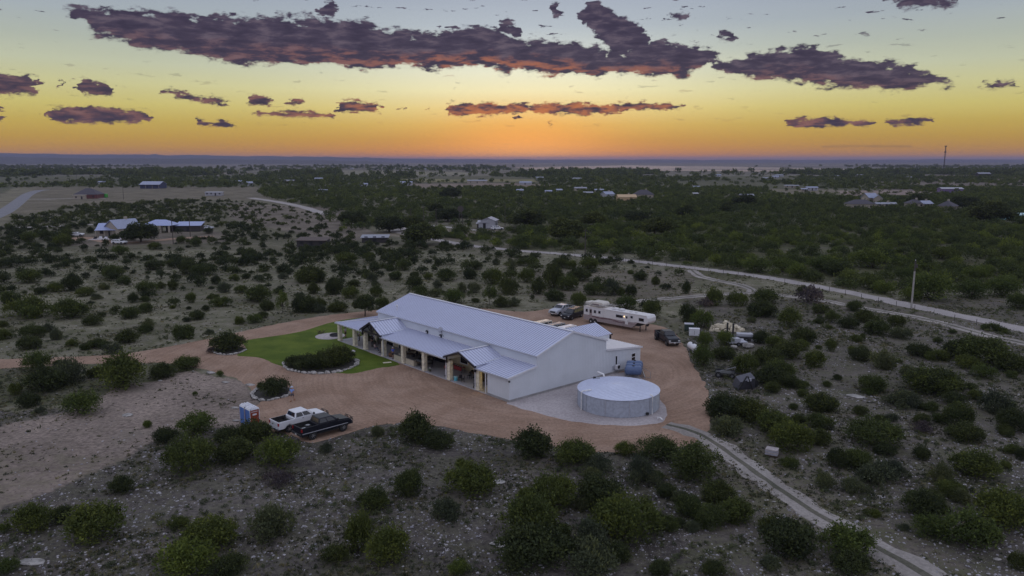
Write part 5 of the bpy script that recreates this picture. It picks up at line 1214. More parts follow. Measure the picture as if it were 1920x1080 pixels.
# ---- yard clutter right of the hall
t = empty('propane_tank', G(1298.5, 659), R(100), 'white horizontal propane tank at the bend of the yard', 'propane tank')
MB().lathe([(.02, -1.3), (.3, -1.25), (.5, -1.0), (.52, -.8), (.52, .8), (.5, 1.0), (.3, 1.25), (.02, 1.3)], (0, 0, .8), 24, 'x').build('vessel', M_TRIMW, t, smooth=True)
MB().lathe([(.18, 0), (.18, .18), (.03, .24)], (-.2, 0, 1.3), 14).build('dome', P_TRIM, t)
for x in (-.7, .7): MB().box(x - .1, x + .1, -.35, .35, 0, .35).build('foot', M_CONC, t)
def cabinet(px, py, w_, d_, h_, m, top, label):
    t = empty('utility_cabinet', G(px, py), R(-10), label, 'utility box', 'utility boxes at the yard edge')
    MB().box(-w_ / 2, w_ / 2, -d_ / 2, d_ / 2, .0, h_).build('case', m, t, bevel=.03); MB().box(-w_ / 2 - .04, w_ / 2 + .04, -d_ / 2 - .04, d_ / 2 + .04, h_ + .001, h_ + .08).build('lid', top, t, bevel=.02)
    MB().box(-.02, .02, -d_ / 2 - .02, -d_ / 2 - .001, .2, h_ - .2).build('door_gap', P_TRIM, t)
cabinet(1291.5, 619.5, 1.5, 1.2, 1.15, mat('dark_green_box', (.02, .04, .035), .6), M_GUT, 'dark green utility box with pale lid behind the dually')
cabinet(1301.5, 628.5, 1.7, 1.0, 1.1, M_TRIMW, M_TRIMW, 'white utility box next to the dark green box')
# stone pile
o = MB()
rr = random.Random(5)
for k in range(70):
    a_, q = rr.uniform(0, 6.28), rr.random() ** .6 * 3.0; h_ = max(0, 1.3 * (1 - q / 3.1)); c0 = Vector((math.cos(a_) * q, math.sin(a_) * q * .7, h_)); s_ = rr.uniform(.25, .5)
    e1 = Vector((rr.gauss(0, 1), rr.gauss(0, 1), .2)).normalized() * s_; e2 = Vector((-e1.y, e1.x, .1)).normalized() * s_ * .7; e3 = Vector((0, 0, s_ * .5))
    o.hexa([c0 - e1 - e2 - e3, c0 + e1 - e2 - e3, c0 + e1 + e2 - e3, c0 - e1 + e2 - e3], [c0 - e1 * .8 - e2 * .8 + e3, c0 + e1 * .7 - e2 * .8 + e3, c0 + e1 * .8 + e2 * .7 + e3, c0 - e1 * .8 + e2 * .8 + e3])
M_PALE = mat('pale_rubble', (.56, .50, .38), .9, var=.15)
o = o.build('rubble_heap', M_PALE); o.location = G(1360, 618); tag(o, 'heap of broken pale limestone beyond the propane tank', 'stone pile')
# flatbed trailer with uprights
t = empty('flatbed_trailer', G(1392, 638), R(-12), 'black flatbed trailer with tall uprights beside the stone heap', 'trailer')
MB().box(-2.6, 2.6, -1, 1, .55, .7).build('deck', P_TRIM, t); MB().bar((-2.5, -.7, .7), (-2.5, -.7, 3.0), .28, .2).build('upright', P_TRIM, t); MB().bar((-1.6, -.7, .7), (-1.6, -.7, 2.9), .28, .2).build('upright', P_TRIM, t)
MB().bar((2.6, 0, .6), (4.2, 0, .5), .12).build('drawbar', P_TRIM, t); MB().box(-2.6, -2.4, -.95, .95, .701, 1.3).build('headboard', P_TRIM, t); MB().box(-1.0, 1.6, -.6, .6, .701, 1.2).build('load', M_GUT, t, bevel=.1)
for x in (-.5, .5):
    for y in (-1.05, 1.05): wheel(t, x, y, .36, .2)
for i, (x, y, lb) in enumerate(((1411, 640.5, 'white bucket first in the row by the flatbed trailer'), (1418, 641, 'white bucket second in the row by the flatbed trailer'), (1425, 641.5, 'white bucket last in the row by the flatbed trailer'), (1391, 643, 'white bucket standing apart against the trailer wheel'))):
    t = empty('bucket', G(x, y), 0, lb, 'bucket', 'white buckets by the flatbed'); MB().lathe([(.22, 0), (.26, .6), (.27, .6), (.27, .66)], n=14).build('tub', M_TRIMW, t)
for i, (x, y, sx, lb) in enumerate(((1403, 652, 2.2, 'pale tumbled block near the white buckets'), (1375, 655, 1.4, 'yellowish tumbled block among the junipers'))):
    o = stone('block', tuple(G(x, y)[:2]) + (.4,), sx, sx * .7, sx * .8, .5, lb, 'block'); 
t = empty('equipment_trailer', G(1380, 647), R(10), 'low grey trailer parked among the junipers by the buckets', 'trailer'); MB().box(-1.6, 1.6, -.8, .8, .5, .62).build('deck', M_GUT, t); MB().box(-1.2, .5, -.6, .6, .62, 1.2).build('box', M_GUT, t, bevel=.08); wheel(t, 0, -.85, .32, .2); wheel(t, 0, .85, .32, .2)
# black atv / implement
t = empty('utility_trailer', G(1360, 706), R(-18), 'small black utility trailer with big tyres at the edge of the dirt yard', 'trailer')
MB().box(-1.3, 1.2, -.75, .75, .55, .65).build('deck', M_BLACK, t)
r = MB()
for y in (-.72, .72): r.tube([(-1.3, y, .6), (-1.3, y, 1.15), (1.2, y, 1.15), (1.2, y, .6)], .04)
for x in (-1.3, 1.2): r.tube([(x, -.72, 1.15), (x, .72, 1.15)], .04)
r.build('rail', M_BLACK, t); MB().bar((1.2, 0, .6), (2.6, 0, .5), .1).build('drawbar', M_BLACK, t); MB().bar((-1.1, -.5, .7), (1.3, .3, 1.35), .08).build('ramp', M_RIM, t)
wheel(t, -.9, -.85, .42, .28); wheel(t, -.9, .85, .42, .28); wheel(t, .9, -.85, .38, .28); wheel(t, .9, .85, .38, .28)
t = empty('front_loader_bucket', G(1393, 727), R(20), 'tilted steel loader bucket attachment dumped behind the utility trailer', 'implement')
MB().hexa([(-1.3, -.6, .0), (1.2, -.8, .0), (1.4, .7, .3), (-1.1, .8, .3)], [(-1.1, -.9, 1.1), (.9, -1.2, 1.5), (1.2, .2, 1.9), (-.9, .4, 1.5)]).build('shell', mat('grey_steel', (.10, .10, .12), .5, .5), t)
MB().bar((-1.5, -1.0, .1), (-.4, -1.2, 1.9), .14).bar((.4, -1.4, .1), (-.3, -1.25, 1.9), .14).build('arm', M_BLACK, t)
MB().box(-.3, .25, -1.3, -1.22, 1.2, 1.6).build('plate', M_GUT, t)
for y in (-.4, .4): MB().lathe([(.5, -.12), (.5, .12)], (1.5, y, .5), 18, 'y').build('tyre', M_TYRE, t)
# stack of stone pallets
t = empty('pallet_stack', G(1447, 853), R(-28), 'pallet stack of sawn stone slabs beside the gravel track', 'pallet')
MB().box(-.62, .62, -.5, .5, 0, .12).build('pallet', M_WOOD, t)
for k in range(4):
    MB().box(-.6 + .03 * (k % 2), .6, -.48, .48 - .04 * (k % 2), .121 + k * .15, .121 + k * .15 + .135).build('slab', M_GRAVEL if k % 2 else mat('sawn_stone', (.33, .33, .38), .8), t, bevel=.015)

# ---- power poles, tower, fence
M_POLE = mat('weathered_pole', (.32, .30, .28), .85, var=.15); M_DPOLE = mat('dark_pole', (.07, .06, .055), .9)
t = empty('utility_pole', G(1708.5, 579), 0, 'tall pale utility pole standing between the dirt road and the two rut track', 'utility pole')
HPOLE = 9.6
MB().tube([(0, 0, 0), (.02, 0, HPOLE * .78)], [.19, .16], 10).build('shaft', M_POLE, t); MB().tube([(.02, 0, HPOLE * .7801), (.03, 0, HPOLE)], [.16, .13], 10).build('dark_top', M_DPOLE, t)
MB().lathe([(.1, 0), (.22, .05), (.22, .6), (.1, .66)], (.32, 0, HPOLE - 1.4), 12).build('transformer', M_DPOLE, t)
MB().lathe([(.06, 0), (.06, .2)], (.03, 0, HPOLE), 8).build('insulator', M_TRIMW, t); MB().bar((-.3, 0, HPOLE - .4), (.3, 0, HPOLE - .4), .06).build('bracket', M_DPOLE, t)
def pole(px, py, h, lb, m=M_DPOLE, r=.16):
    t = empty('utility_pole', G(px, py), 0, lb, 'utility pole', 'dark poles of the far power line'); MB().tube([(0, 0, 0), (0, 0, h)], [r, r * .7], 8).build('shaft', m, t)
    MB().bar((-.7, 0, h - .5), (.7, 0, h - .5), .1).build('crossarm', m, t)
for a in ((1097, 486, 9, 'slim dark pole rising from the woods just behind the dirt road'), (771, 431, 9, 'dark pole between oaks near the farm lane'), (795, 427, 9, 'dark pole beside the farm lane bend'), (325, 458, 9, 'slim pole behind the carport house'), (232, 374, 11, 'thin pole on the open pasture by the metal barn'), (182, 350, 13, 'thin tall pole above the trees at the skyline, by the dark roofed house'), (145, 348, 12, 'thin pole above the trees left of the dark roofed house'), (947, 423, 9, 'pole with lamp by the white sheds'), (357, 444, 8, 'pole beside the open blue roofed shed'), (818, 425, 8, 'short pole by the farm yard gate'), (728, 347, 13, 'far thin pole over the field woods'), (1059, 341, 16, 'far thin pole left of the village roofs'), (1246, 340, 16, 'far thin pole behind the village roofs')):
    pole(*a)
t = empty('radio_tower', G(1769, 322.5), 0, 'tall guyed radio mast on the skyline', 'radio tower')
TH_ = 62
m_ = MB()
for k in range(3):
    a_ = k * 2.094; m_.tube([(math.cos(a_) * 1.1, math.sin(a_) * 1.1, 0), (math.cos(a_) * 1.0, math.sin(a_) * 1.0, TH_)], .35, 5)
for z in range(0, TH_ - 3, 5):
    for k in range(3):
        a_, b_ = k * 2.094, (k + 1) * 2.094; m_.tube([(math.cos(a_) * 1.1, math.sin(a_) * 1.1, z), (math.cos(b_) * 1.1, math.sin(b_) * 1.1, z + 5)], .15, 4)
m_.build('mast', M_DPOLE, t)
for z in (TH_ - 1, TH_ - 15): MB().lathe([(2.6, 0), (2.6, 2.4)], (0, 0, z), 12).build('antenna_ring', M_DPOLE, t)
t = empty('windmill', G(864, 434), 0, 'old lattice windmill tower beside the farm lane', 'windmill')
m_ = MB()
for sx, sy in ((-1, -1), (1, -1), (1, 1), (-1, 1)): m_.tube([(sx * 1.3, sy * 1.3, 0), (sx * .2, sy * .2, 9)], .09, 5)
for z in (1.5, 3.5, 5.5, 7.5):
    w_ = 1.3 - z * .122; pts = [(-w_, -w_, z), (w_, -w_, z), (w_, w_, z), (-w_, w_, z), (-w_, -w_, z)]; m_.tube(pts, .06, 4)
m_.build('tower', M_DPOLE, t); MB().lathe([(1.3, 0), (1.3, .05)], (0, -.4, 9.3), 16, 'y').build('fan', M_DPOLE, t); MB().box(-.05, .05, .2, 1.8, 9.0, 9.7).build('tail', M_DPOLE, t)
def fence(pts, lb, step=4.0, h=1.15):
    ln = lerp_line([G(*p) for p in pts], .5); t = empty('wire_fence', ln[0], 0, lb, 'fence'); o0 = ln[0]; acc = 0; n = 0; pp = []
    for p, q in zip(ln, ln[1:]):
        acc -= (q - p).length
        if acc <= 0:
            acc = step; z = hz(p.x, p.y); pp.append(Vector((p.x, p.y, z)) - o0); n += 1
    for v in pp[:100]: MB().tube([v, v + Vector((0, 0, h))], .05, 5).build('post', M_DPOLE if random.random() < .8 else M_POLE, t)
    for z in (.45, .8, 1.1):
        m = MB()
        for a_, b_ in zip(pp, pp[1:]): m.bar(a_ + Vector((0, 0, z)), b_ + Vector((0, 0, z)), .012)
        m.build('wire', M_GUT, t)
fence([(1920, 632), (1840, 612), (1673, 573), (1575, 551), (1457, 527), (1300, 505), (1190, 492), (1100, 483), (1000, 473.5)], 'wire fence on dark posts along the near side of the dirt road', 4.5)
# ================================================================== NEIGHBOURS AND FAR BUILDINGS
M_BROOF = mat('blue_metal_roof', (.32, .37, .58), .45, .1, var=.05); M_DROOF = mat('dark_shingle', (.07, .065, .08), .85); M_BRICK = mat('red_brick', (.13, .05, .05), .9, var=.2); M_CRM = mat('cream_wall', (.34, .30, .25), .8)
M_WHT = mat('far_white_metal', (.36, .36, .40), .6); M_ORW = mat('sunlit_tan_wall', (.52, .36, .22), .8); M_GRR = mat('grey_metal_roof', (.24, .25, .30), .5); M_DKW = mat('dark_wall', (.05, .045, .045), .9); M_PALER = mat('pale_metal_roof', (.28, .31, .42), .5)  # M_ORW has the warm low sunlight put into its colour
M_SHUT = mat('window_dark', (.015, .015, .02), .3)
def house(name, px, py, w_, d_, h_, rh, rz, wall, roofm, label, cat='house', kind='gable', group=None, chim=False, wins=3, porch=False):
    t = empty(name, G(px, py), rz, label, cat, group); a, b = w_ / 2, d_ / 2
    w = MB(); w.box(-a, a, -b, b, 0, h_)
    if kind == 'gable': w.add([(-a, -b, h_ + .001), (-a, b, h_ + .001), (-a, 0, h_ + rh - .1), (a, -b, h_ + .001), (a, b, h_ + .001), (a, 0, h_ + rh - .1)], [(0, 1, 2), (3, 5, 4), (0, 2, 5, 3), (1, 4, 5, 2)])
    w.build('wall', wall, t)
    e = .5; r = MB()
    if kind == 'gable':
        r.slab([(-a - e, -b - e, h_ - .1), (a + e, -b - e, h_ - .1), (a + e, 0, h_ + rh), (-a - e, 0, h_ + rh)], .15); r.slab([(a + e, b + e, h_ - .1), (-a - e, b + e, h_ - .1), (-a - e, 0, h_ + rh), (a + e, 0, h_ + rh)], .15)
    elif kind == 'hip':
        i = min(a * .75, b); r.add([(-a - e, -b - e, h_ + .01), (a + e, -b - e, h_ + .01), (a + e, b + e, h_ + .01), (-a - e, b + e, h_ + .01), (-a + i, 0, h_ + rh), (a - i, 0, h_ + rh)], [(0, 1, 5, 4), (1, 2, 5), (2, 3, 4, 5), (3, 0, 4), (3, 2, 1, 0)])
    else: r.slab([(-a - e, -b - e, h_ + .05), (a + e, -b - e, h_ + .05), (a + e, b + e, h_ + rh), (-a - e, b + e, h_ + rh)], .15)
    rf = r.build('roof', roofm, t)
    if chim: MB().box(a * .2, a * .2 + 1.0, -.2, .7, h_ + rh * .4, h_ + rh + .9).build('chimney', M_CRM, rf)
    for k in range(wins):
        x = -a + w_ * (k + .5) / wins; dr = (k == wins // 2)
        MB().box(x - .6, x + .6, -b - .06, -b - .003, .05 if dr else 1.0, 2.2).build('door' if dr else 'window', M_SHUT, t)
    if porch:
        for k in range(4): MB().box(-a + k * w_ / 3 - .12, -a + k * w_ / 3 + .12, -b - 2.2, -b - 1.95, 0, h_ - .4).build('porch_post', M_CRM, t)
        MB().slab([(-a - .4, -b - 2.4, h_ - .35), (a + .4, -b - 2.4, h_ - .35), (a + .4, -b - .55, h_ - .05), (-a - .4, -b - .55, h_ - .05)], .12).build('porch_roof', roofm, t)
    return t
house('ranch_house', 213, 441, 9, 8, 2.9, 1.9, R(12), M_CRM, M_BROOF, 'cream house wing under a blue metal roof to the west of the big oak', porch=True)
house('ranch_house', 232, 441, 10, 8.5, 3.1, 3.2, R(62), M_CRM, M_PALER, 'taller gabled house with pale blue roof right beside the big oak', chim=True)
t = empty('patio', G(199, 448), R(8), 'pale paved patio with furniture before the blue roofed house', 'patio'); MB().box(-5, 6, -4, 3, 0, .15).build('paving', M_GRAVEL, t)
for k in range(7):
    o = MB().box(-.5, .5, -.4, .4, .151, .55).box(-.5, .5, .25, .4, .551, .95).build('garden_bench', M_TRIMW if k % 2 else C_DARK); o.location = G(199, 448) + Vector((-3.5 + k * 1.3, -1 + (k % 3) * 1.1, 0)); tag(o, 'white garden seat on the pale patio of the blue roofed house' if k % 2 else 'dark garden seat on the pale patio of the blue roofed house', 'garden seat', 'garden seats on the patio')
t = empty('carport', G(303, 434.5), R(-4), 'open carport on stone posts with a hipped blue metal roof right of the big oak', 'carport')
MB().add([(-6.2, -4.5, 2.9), (6.2, -4.5, 2.9), (6.2, 4.5, 2.9), (-6.2, 4.5, 2.9), (-2.2, 0, 5.0), (2.2, 0, 5.0)], [(0, 1, 5, 4), (1, 2, 5), (2, 3, 4, 5), (3, 0, 4), (3, 2, 1, 0)]).build('roof', M_BROOF, t)
for x in (-5.6, -2.0, 1.8, 5.4):
    for y in (-4, 4): MB().box(x - .3, x + .3, y - .3, y + .3, 0, 2.88).build('post', M_CRM, t)
house('shed', 326, 432.5, 4.5, 4, 2.6, .5, R(-8), M_DKW, M_WHT, 'small dark shed with white roof between carport and open shed', 'shed', 'shed', wins=1)
house('open_shed', 357, 433, 9.5, 5, 2.4, 1.3, R(6), M_DKW, M_BROOF, 'dark open shed with a single sloped blue metal roof', 'shed', 'shed', wins=1)
suv('white car parked on the dirt loop west of the blue roofed house', G(144, 443), R(10), P_WHITE, name='parked_car', cat='car', h=1.55)
suv('white car parked in the bushes in front of the big oak', G(224, 457.5), R(-15), P_WHITE, name='parked_car', cat='car', h=1.6)
suv('dark blue car parked behind the porch of the blue roofed house', G(193, 427), R(0), P_DKBLUE, name='parked_car', cat='car')
suv('white car among the clutter beyond the open blue roofed shed', G(378, 431), R(20), P_WHITE, name='parked_car', cat='car', h=1.6)
suv('silver car beside a white one beyond the open blue roofed shed', G(389, 430), R(-10), P_SILVER, name='parked_car', cat='car', h=1.55)
house('dark_roofed_house', 168, 371.5, 17, 13, 3.0, 4.6, R(5), M_BRICK, M_DROOF, 'red brick house under a steep dark hipped roof on the open pasture', kind='hip', chim=True)
o = MB().box(-4, 4, -2, 2, 0, 3).build('green_tank', mat('bright_green', (.03, .30, .04), .5), bevel=.4); o.location = G(191, 370.5); tag(o, 'bright green container beside the dark roofed brick house', 'container')
house('camper', 150, 373.5, 8.5, 2.6, 3.0, .25, R(0), M_CRM, M_CRM, 'cream camper trailer parked before the dark roofed brick house', 'camper', 'shed', wins=2)
house('metal_barn', 288, 353, 21, 14, 4.4, 2.8, R(-3), mat('blue_dark_wall', (.05, .06, .12), .7), M_PALER, 'long dark blue metal barn with pale roof on the pasture skyline', 'barn', wins=4, porch=True)
house('mobile_home', 402, 366.5, 14, 4, 2.6, .5, R(-2), M_WHT, M_WHT, 'long white mobile home at the rim of the juniper flat', 'mobile home', 'shed', wins=4)
house('log_shed', 588, 461.5, 10, 5, 2.2, .7, R(-4), M_DKW, mat('rusty_roof', (.10, .075, .065), .8), 'low dark timber shed with flat rusty roof among the junipers', 'shed', 'shed', wins=3)
house('low_shelter', 704, 453.5, 9, 5, 1.8, .6, R(4), M_DKW, M_GRR, 'low open shelter with grey roof beside the ranch lane', 'shelter', 'shed', wins=3)
house('white_shed', 918, 427, 7, 6, 3.4, 1.3, R(80), M_WHT, M_WHT, 'taller white gabled shed with dark doorway by the farm lane', 'shed', wins=1)
house('white_lean_to', 908.5, 427.5, 5, 4, 2.6, .6, R(0), M_WHT, M_WHT, 'low white lean-to joined to the taller white shed', 'shed', 'shed', wins=1)
house('stock_box', 902.5, 427, 3.5, 2.6, 1.9, .25, R(0), M_DKW, M_WHT, 'small black box with white lid beside the white sheds', 'stock box', 'shed', wins=1)
suv('white pickup half hidden under trees by the white sheds', G(932, 431), R(30), P_WHITE, name='parked_car', cat='car', h=1.7)
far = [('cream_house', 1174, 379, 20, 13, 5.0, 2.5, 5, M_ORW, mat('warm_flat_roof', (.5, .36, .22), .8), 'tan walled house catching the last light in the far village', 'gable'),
 ('white_house', 1139, 372, 13, 11, 4.6, 2.8, 30, M_WHT, M_PALER, 'white house with pale roof just left of the tan village house', 'gable'),
 ('dark_house', 1206, 372.5, 24, 16, 4.4, 5.0, -8, M_CRM, M_DROOF, 'big dark roofed house right of the tan village house', 'hip'),
 ('small_house', 1123, 361.5, 12, 8, 3.6, 1.2, 0, M_CRM, M_PALER, 'small pale roofed house upslope of the white village house', 'gable'),
 ('long_house', 1088, 358, 18, 10, 3.8, 1.4, 8, M_CRM, M_GRR, 'long grey roofed house at the western end of the village', 'gable'),
 ('shed', 1103, 367, 12, 7, 3.4, 1.2, 0, M_DKW, M_GRR, 'low grey shed between the village houses', 'shed'),
 ('shed', 1028, 363, 9, 6, 3.0, 1.2, 12, M_WHT, M_PALER, 'white hut in the woods toward the windmill side of the village', 'gable'),
 ('shed', 1048, 361, 8, 6, 3.2, 1.4, 12, M_WHT, M_PALER, 'small white gabled hut alone in the woods before the village', 'gable'),
 ('pale_house', 975, 361.5, 9, 7, 3.2, 1.4, 0, M_CRM, M_PALER, 'pale cabin in the woods at the far side of the field', 'gable'),
 ('barn', 762, 347.5, 22, 12, 4.6, 1.8, 0, M_WHT, M_PALER, 'white barn by the hedged yellow field', 'gable'),
 ('barn', 895, 343.5, 40, 14, 4.4, 1.6, 0, M_CRM, M_GRR, 'long grey barn row at the far end of the yellow field', 'gable'),
 ('shed', 682, 349.5, 14, 8, 3.6, 1.4, 0, M_WHT, M_PALER, 'white roof among dark trees west of the yellow field', 'gable'),
 ('barn', 452, 344.5, 18, 10, 4, 2, 0, M_WHT, M_PALER, 'white roofed barn near the pasture lane', 'gable'),
 ('shed', 468, 347.5, 10, 8, 4, 2.2, 30, M_WHT, M_PALER, 'white gabled shed next to the white roofed barn', 'gable'),
 ('shed', 542, 342.5, 22, 10, 3.6, 1.6, 0, M_CRM, M_GRR, 'long pale shed in the tree band past the pasture', 'gable'),
 ('shed', 598, 338, 18, 10, 3.6, 1.6, 0, M_WHT, M_PALER, 'small white shed in the far tree band', 'gable'),
 ('shed', 603, 360.5, 16, 5, 2.6, .8, 0, M_WHT, M_PALER, 'low white strip of roof in the brush by the pasture', 'shed'),
 ('shed', 191, 345, 12, 6, 3.4, 1.4, 0, M_WHT, M_PALER, 'white hut above the trees behind the dark roofed house', 'shed'),
 ('grey_house', 1611, 391.5, 24, 14, 4.2, 3.6, 4, M_CRM, M_DROOF, 'dark hipped roof house with white chimney among the junipers', 'hip'),
 ('white_house', 1630, 380, 15, 11, 5.0, 4.2, 24, M_CRM, M_PALER, 'white gabled farmhouse rising above the trees', 'gable'),
 ('white_house', 1645, 381, 12, 9, 4.6, 3.4, 70, M_CRM, M_PALER, 'second pale gabled wing beside the white farmhouse', 'gable'),
 ('long_house', 1659, 388.5, 20, 7, 3.0, 1.3, 0, M_CRM, M_GRR, 'long low grey roofed bungalow below the farmhouse', 'gable'),
 ('dark_house', 1713, 389, 14, 11, 3.6, 3.4, 0, M_CRM, M_DROOF, 'dark roofed house half sunk in trees beyond the bungalow', 'hip'),
 ('small_house', 1733, 389, 12, 9, 3.4, 2.6, 20, M_CRM, M_PALER, 'small blue grey roofed house beyond the bungalow', 'gable'),
 ('dark_house', 1776, 394, 14, 14, 3.4, 4.2, 40, M_CRM, M_DROOF, 'steep dark roof at the far end of the house row', 'hip'),
 ('metal_barn', 1781, 362, 30, 14, 5.4, 1.6, -2, mat('purple_wall', (.14, .10, .22), .7), M_WHT, 'white roofed metal barn with purple walls on the open slope', 'gable'),
 ('long_shed', 1893, 411, 26, 6, 3.0, 1.2, -8, mat('teal_wall', (.20, .38, .40), .7), mat('teal_roof', (.40, .58, .62), .5), 'long teal roofed shed at the edge of the woods', 'shed'),
 ('barn', 1521, 357, 17, 9, 3.8, 1.4, 0, M_WHT, M_PALER, 'white shed in the clearing with low bushes', 'gable'),
 ('shed', 1508, 359, 9, 6, 3.0, 1.0, 0, M_CRM, M_PALER, 'small pale hut next to the clearing shed', 'shed'),
 ('barn', 1843, 330, 36, 16, 6, 3, 0, M_DKW, M_GRR, 'dark barn with grey roof at the skyline slope', 'gable'),
 ('shed', 1346, 331, 16, 8, 3.6, 1.6, 0, M_WHT, M_PALER, 'far white roof near the pale field edge', 'gable'),
 ('shed', 1306, 354, 10, 6, 3.0, 1.0, 0, M_WHT, M_PALER, 'tiny white hut in the green flat', 'shed'),
 ('shed', 1399, 372, 16, 9, 3.2, 1.6, 0, M_CRM, M_GRR, 'grey roof in the woods left of the farmhouse', 'gable'),
 ('shed', 1304, 368, 6, 5, 3.0, 1.0, 0, M_WHT, M_WHT, 'white box left of the dark trees in the brush', 'shed'),
 ('shed', 1888, 406, 5, 5, 2.6, .8, 0, M_CRM, M_CRM, 'tiny pale hut by the teal roofed shed', 'shed'),
 ('shed', 1484, 352, 24, 6, 3.0, 1.0, 0, M_CRM, M_GRR, 'low grey shed by the far clearing track', 'shed')]
for nm, x, y, w_, d_, h_, rh, rz, wl, rf, lb, kd in far: house(nm, x, y, w_ * .62, d_ * .6, h_ * .74, rh * .7, R(rz), wl, rf, lb, {'shed': 'shed', 'barn': 'barn', 'metal_barn': 'barn', 'long_shed': 'shed'}.get(nm, 'house'), kd, chim='house' in nm, wins=3)
# farther hamlets as small buildings
for i in range(26):
    x = [660, 700, 735, 770, 800, 845, 385, 405, 430, 570, 1790, 1830, 1870, 1905, 1700, 1450, 1460, 1440, 195, 150, 140, 985, 1010, 1085, 1570, 1610][i]; y = [317.5, 318, 317, 318.5, 318, 319, 317, 318, 318, 319, 326, 326, 327, 328, 335, 334, 331, 337, 318.5, 319.5, 320, 346, 336, 338, 333, 331][i]
    house('farmhouse', x + random.uniform(-4, 4), y, random.uniform(9, 15), 7, 2.6, 1.2, random.uniform(-.3, .3), M_WHT, random.choice([M_PALER, M_WHT, M_GRR]), 'distant pale farm building, a mere speck on the plain', 'farm building', 'gable', 'distant specks of farm buildings', wins=1)

# ================================================================== VEGETATION
def leaf_ramp(): return [(0.0, (0.60, 0.66, 0.70)), (0.5, (1.0, 1.0, 1.0)), (1.0, (1.9, 1.75, 1.15))]
ML = dict(
    juniper=mat('juniper_leaf', (.070, .090, .030), .85, var=.2, scale=.8, trans=.22, tint=leaf_ramp(), spec=.15),
    dark=mat('oak_leaf', (.052, .066, .028), .85, var=.2, scale=.8, trans=.2, tint=leaf_ramp(), spec=.15),
    grey=mat('sage_leaf', (.085, .100, .060), .9, var=.2, scale=.8, trans=.2, tint=leaf_ramp(), spec=.1),
    bright=mat('mesquite_leaf', (.082, .110, .032), .85, var=.2, scale=.8, trans=.3, tint=leaf_ramp(), spec=.15),
    dead=mat('dry_brush', (.085, .070, .075), .95, var=.2, tint=leaf_ramp(), spec=.1))
M_BARK = mat('bark', (.075, .062, .052), .95, var=.3, scale=5)
def crown(seed, n, leaf, kind='juniper', aspect=.85):
    """leaf clumps in a unit crown (width about 1), several upright lobes; returns verts, quads, tint"""
    rr = np.random.RandomState(seed); lobes = []
    if kind in ('juniper', 'tall'):
        nl = rr.randint(14, 20)
        for i in range(nl):
            a = rr.rand() * 6.283; q = math.sqrt(rr.rand()) * .37
            hh = aspect * (1.0 - .34 * (q / .37) ** 2) * rr.uniform(.78, 1.04)
            lobes.append((q * math.cos(a), q * math.sin(a), hh * .50, rr.uniform(.11, .18), hh * .50))
        for i in range(8):
            a = i * .785 + rr.rand() * .5; lobes.append((.31 * math.cos(a), .31 * math.sin(a), aspect * .34, rr.uniform(.15, .21), aspect * .31))
    elif kind == 'low':
        for i in range(9):
            a = rr.rand() * 6.283; q = math.sqrt(rr.rand()) * .38; hh = aspect * rr.uniform(.6, 1.05) * (1 - .4 * (q / .38) ** 2)
            lobes.append((q * math.cos(a), q * math.sin(a), hh * .45, rr.uniform(.14, .2), hh * .52))
    elif kind in ('oak', 'mesq'):
        base = .30 if kind == 'oak' else .36
        for i in range(26 if kind == 'oak' else 15):
            a = rr.rand() * 6.283; q = math.sqrt(rr.rand()) * .38; z = aspect * (base + (1 - base) * rr.uniform(.15, .85) * (1 - (q / .5) ** 2))
            lobes.append((q * math.cos(a), q * math.sin(a), z, rr.uniform(.13, .20) if kind == 'oak' else rr.uniform(.11, .18), rr.uniform(.11, .17)))
    Lb = np.array(lobes); area = Lb[:, 3] * (Lb[:, 3] + Lb[:, 4]); li = rr.choice(len(Lb), n, p=area / area.sum())
    d = rr.randn(n, 3); d /= np.linalg.norm(d, axis=1)[:, None]
    if kind in ('juniper', 'tall', 'low'): d[:, 2] = np.abs(d[:, 2] + .15) * np.where(rr.rand(n) < .82, 1, -1)
    rad = rr.uniform(.68, 1.12, n) * (1 + .18 * np.sin(d[:, 0] * 7 + li) * np.sin(d[:, 1] * 6 + li * 2))
    rx = Lb[li, 3]; rz = Lb[li, 4]
    taper = np.where(d[:, 2] > 0, 1 - .25 * d[:, 2] ** 2, 1) if kind in ('juniper', 'tall') else 1
    P_ = np.stack([Lb[li, 0] + d[:, 0] * rx * rad * taper, Lb[li, 1] + d[:, 1] * rx * rad * taper, Lb[li, 2] + d[:, 2] * rz * rad], 1)
    if kind in ('juniper', 'tall', 'low'):      # ragged: squeezed one way, long sprays poking out, gaps bitten from the sides
        P_[:, 0] *= rr.uniform(.82, 1.12); P_[:, 1] *= rr.uniform(.78, 1.1)
        sp_ = rr.rand(n) < .16; cl = rr.randint(0, 60, n); cd = rr.randn(60, 3); cd[:, 2] = np.abs(cd[:, 2]) + .6; cd /= np.linalg.norm(cd, axis=1)[:, None]; ln_ = rr.uniform(0, .13, n)
        P_[sp_] = P_[sp_] * np.array([.55, .55, .72]) + (cd[cl] * np.array([.42, .42, .36 * aspect / .8]))[sp_] * (.72 + ln_[sp_, None] * 2.2)
        hb = vnoise(P_[:, 0] * 10 + seed * 7, P_[:, 1] * 10 + P_[:, 2] * 8, 1.6); drop = hb < .20; P_[drop] *= np.array([.72, .72, .8])
    P_[:, 2] = np.maximum(P_[:, 2], .015)
    ax = d * .6 + np.array([0, 0, .55]) + rr.randn(n, 3) * .45
    if kind in ('oak', 'mesq'): ax = rr.randn(n, 3)
    ax /= np.linalg.norm(ax, axis=1)[:, None]; o = rr.randn(n, 3); sd = np.cross(ax, o); sd /= np.linalg.norm(sd, axis=1)[:, None] + 1e-9
    s = leaf * rr.uniform(.6, 1.35, n)[:, None]; wv = sd * s * .42; lv = ax * s
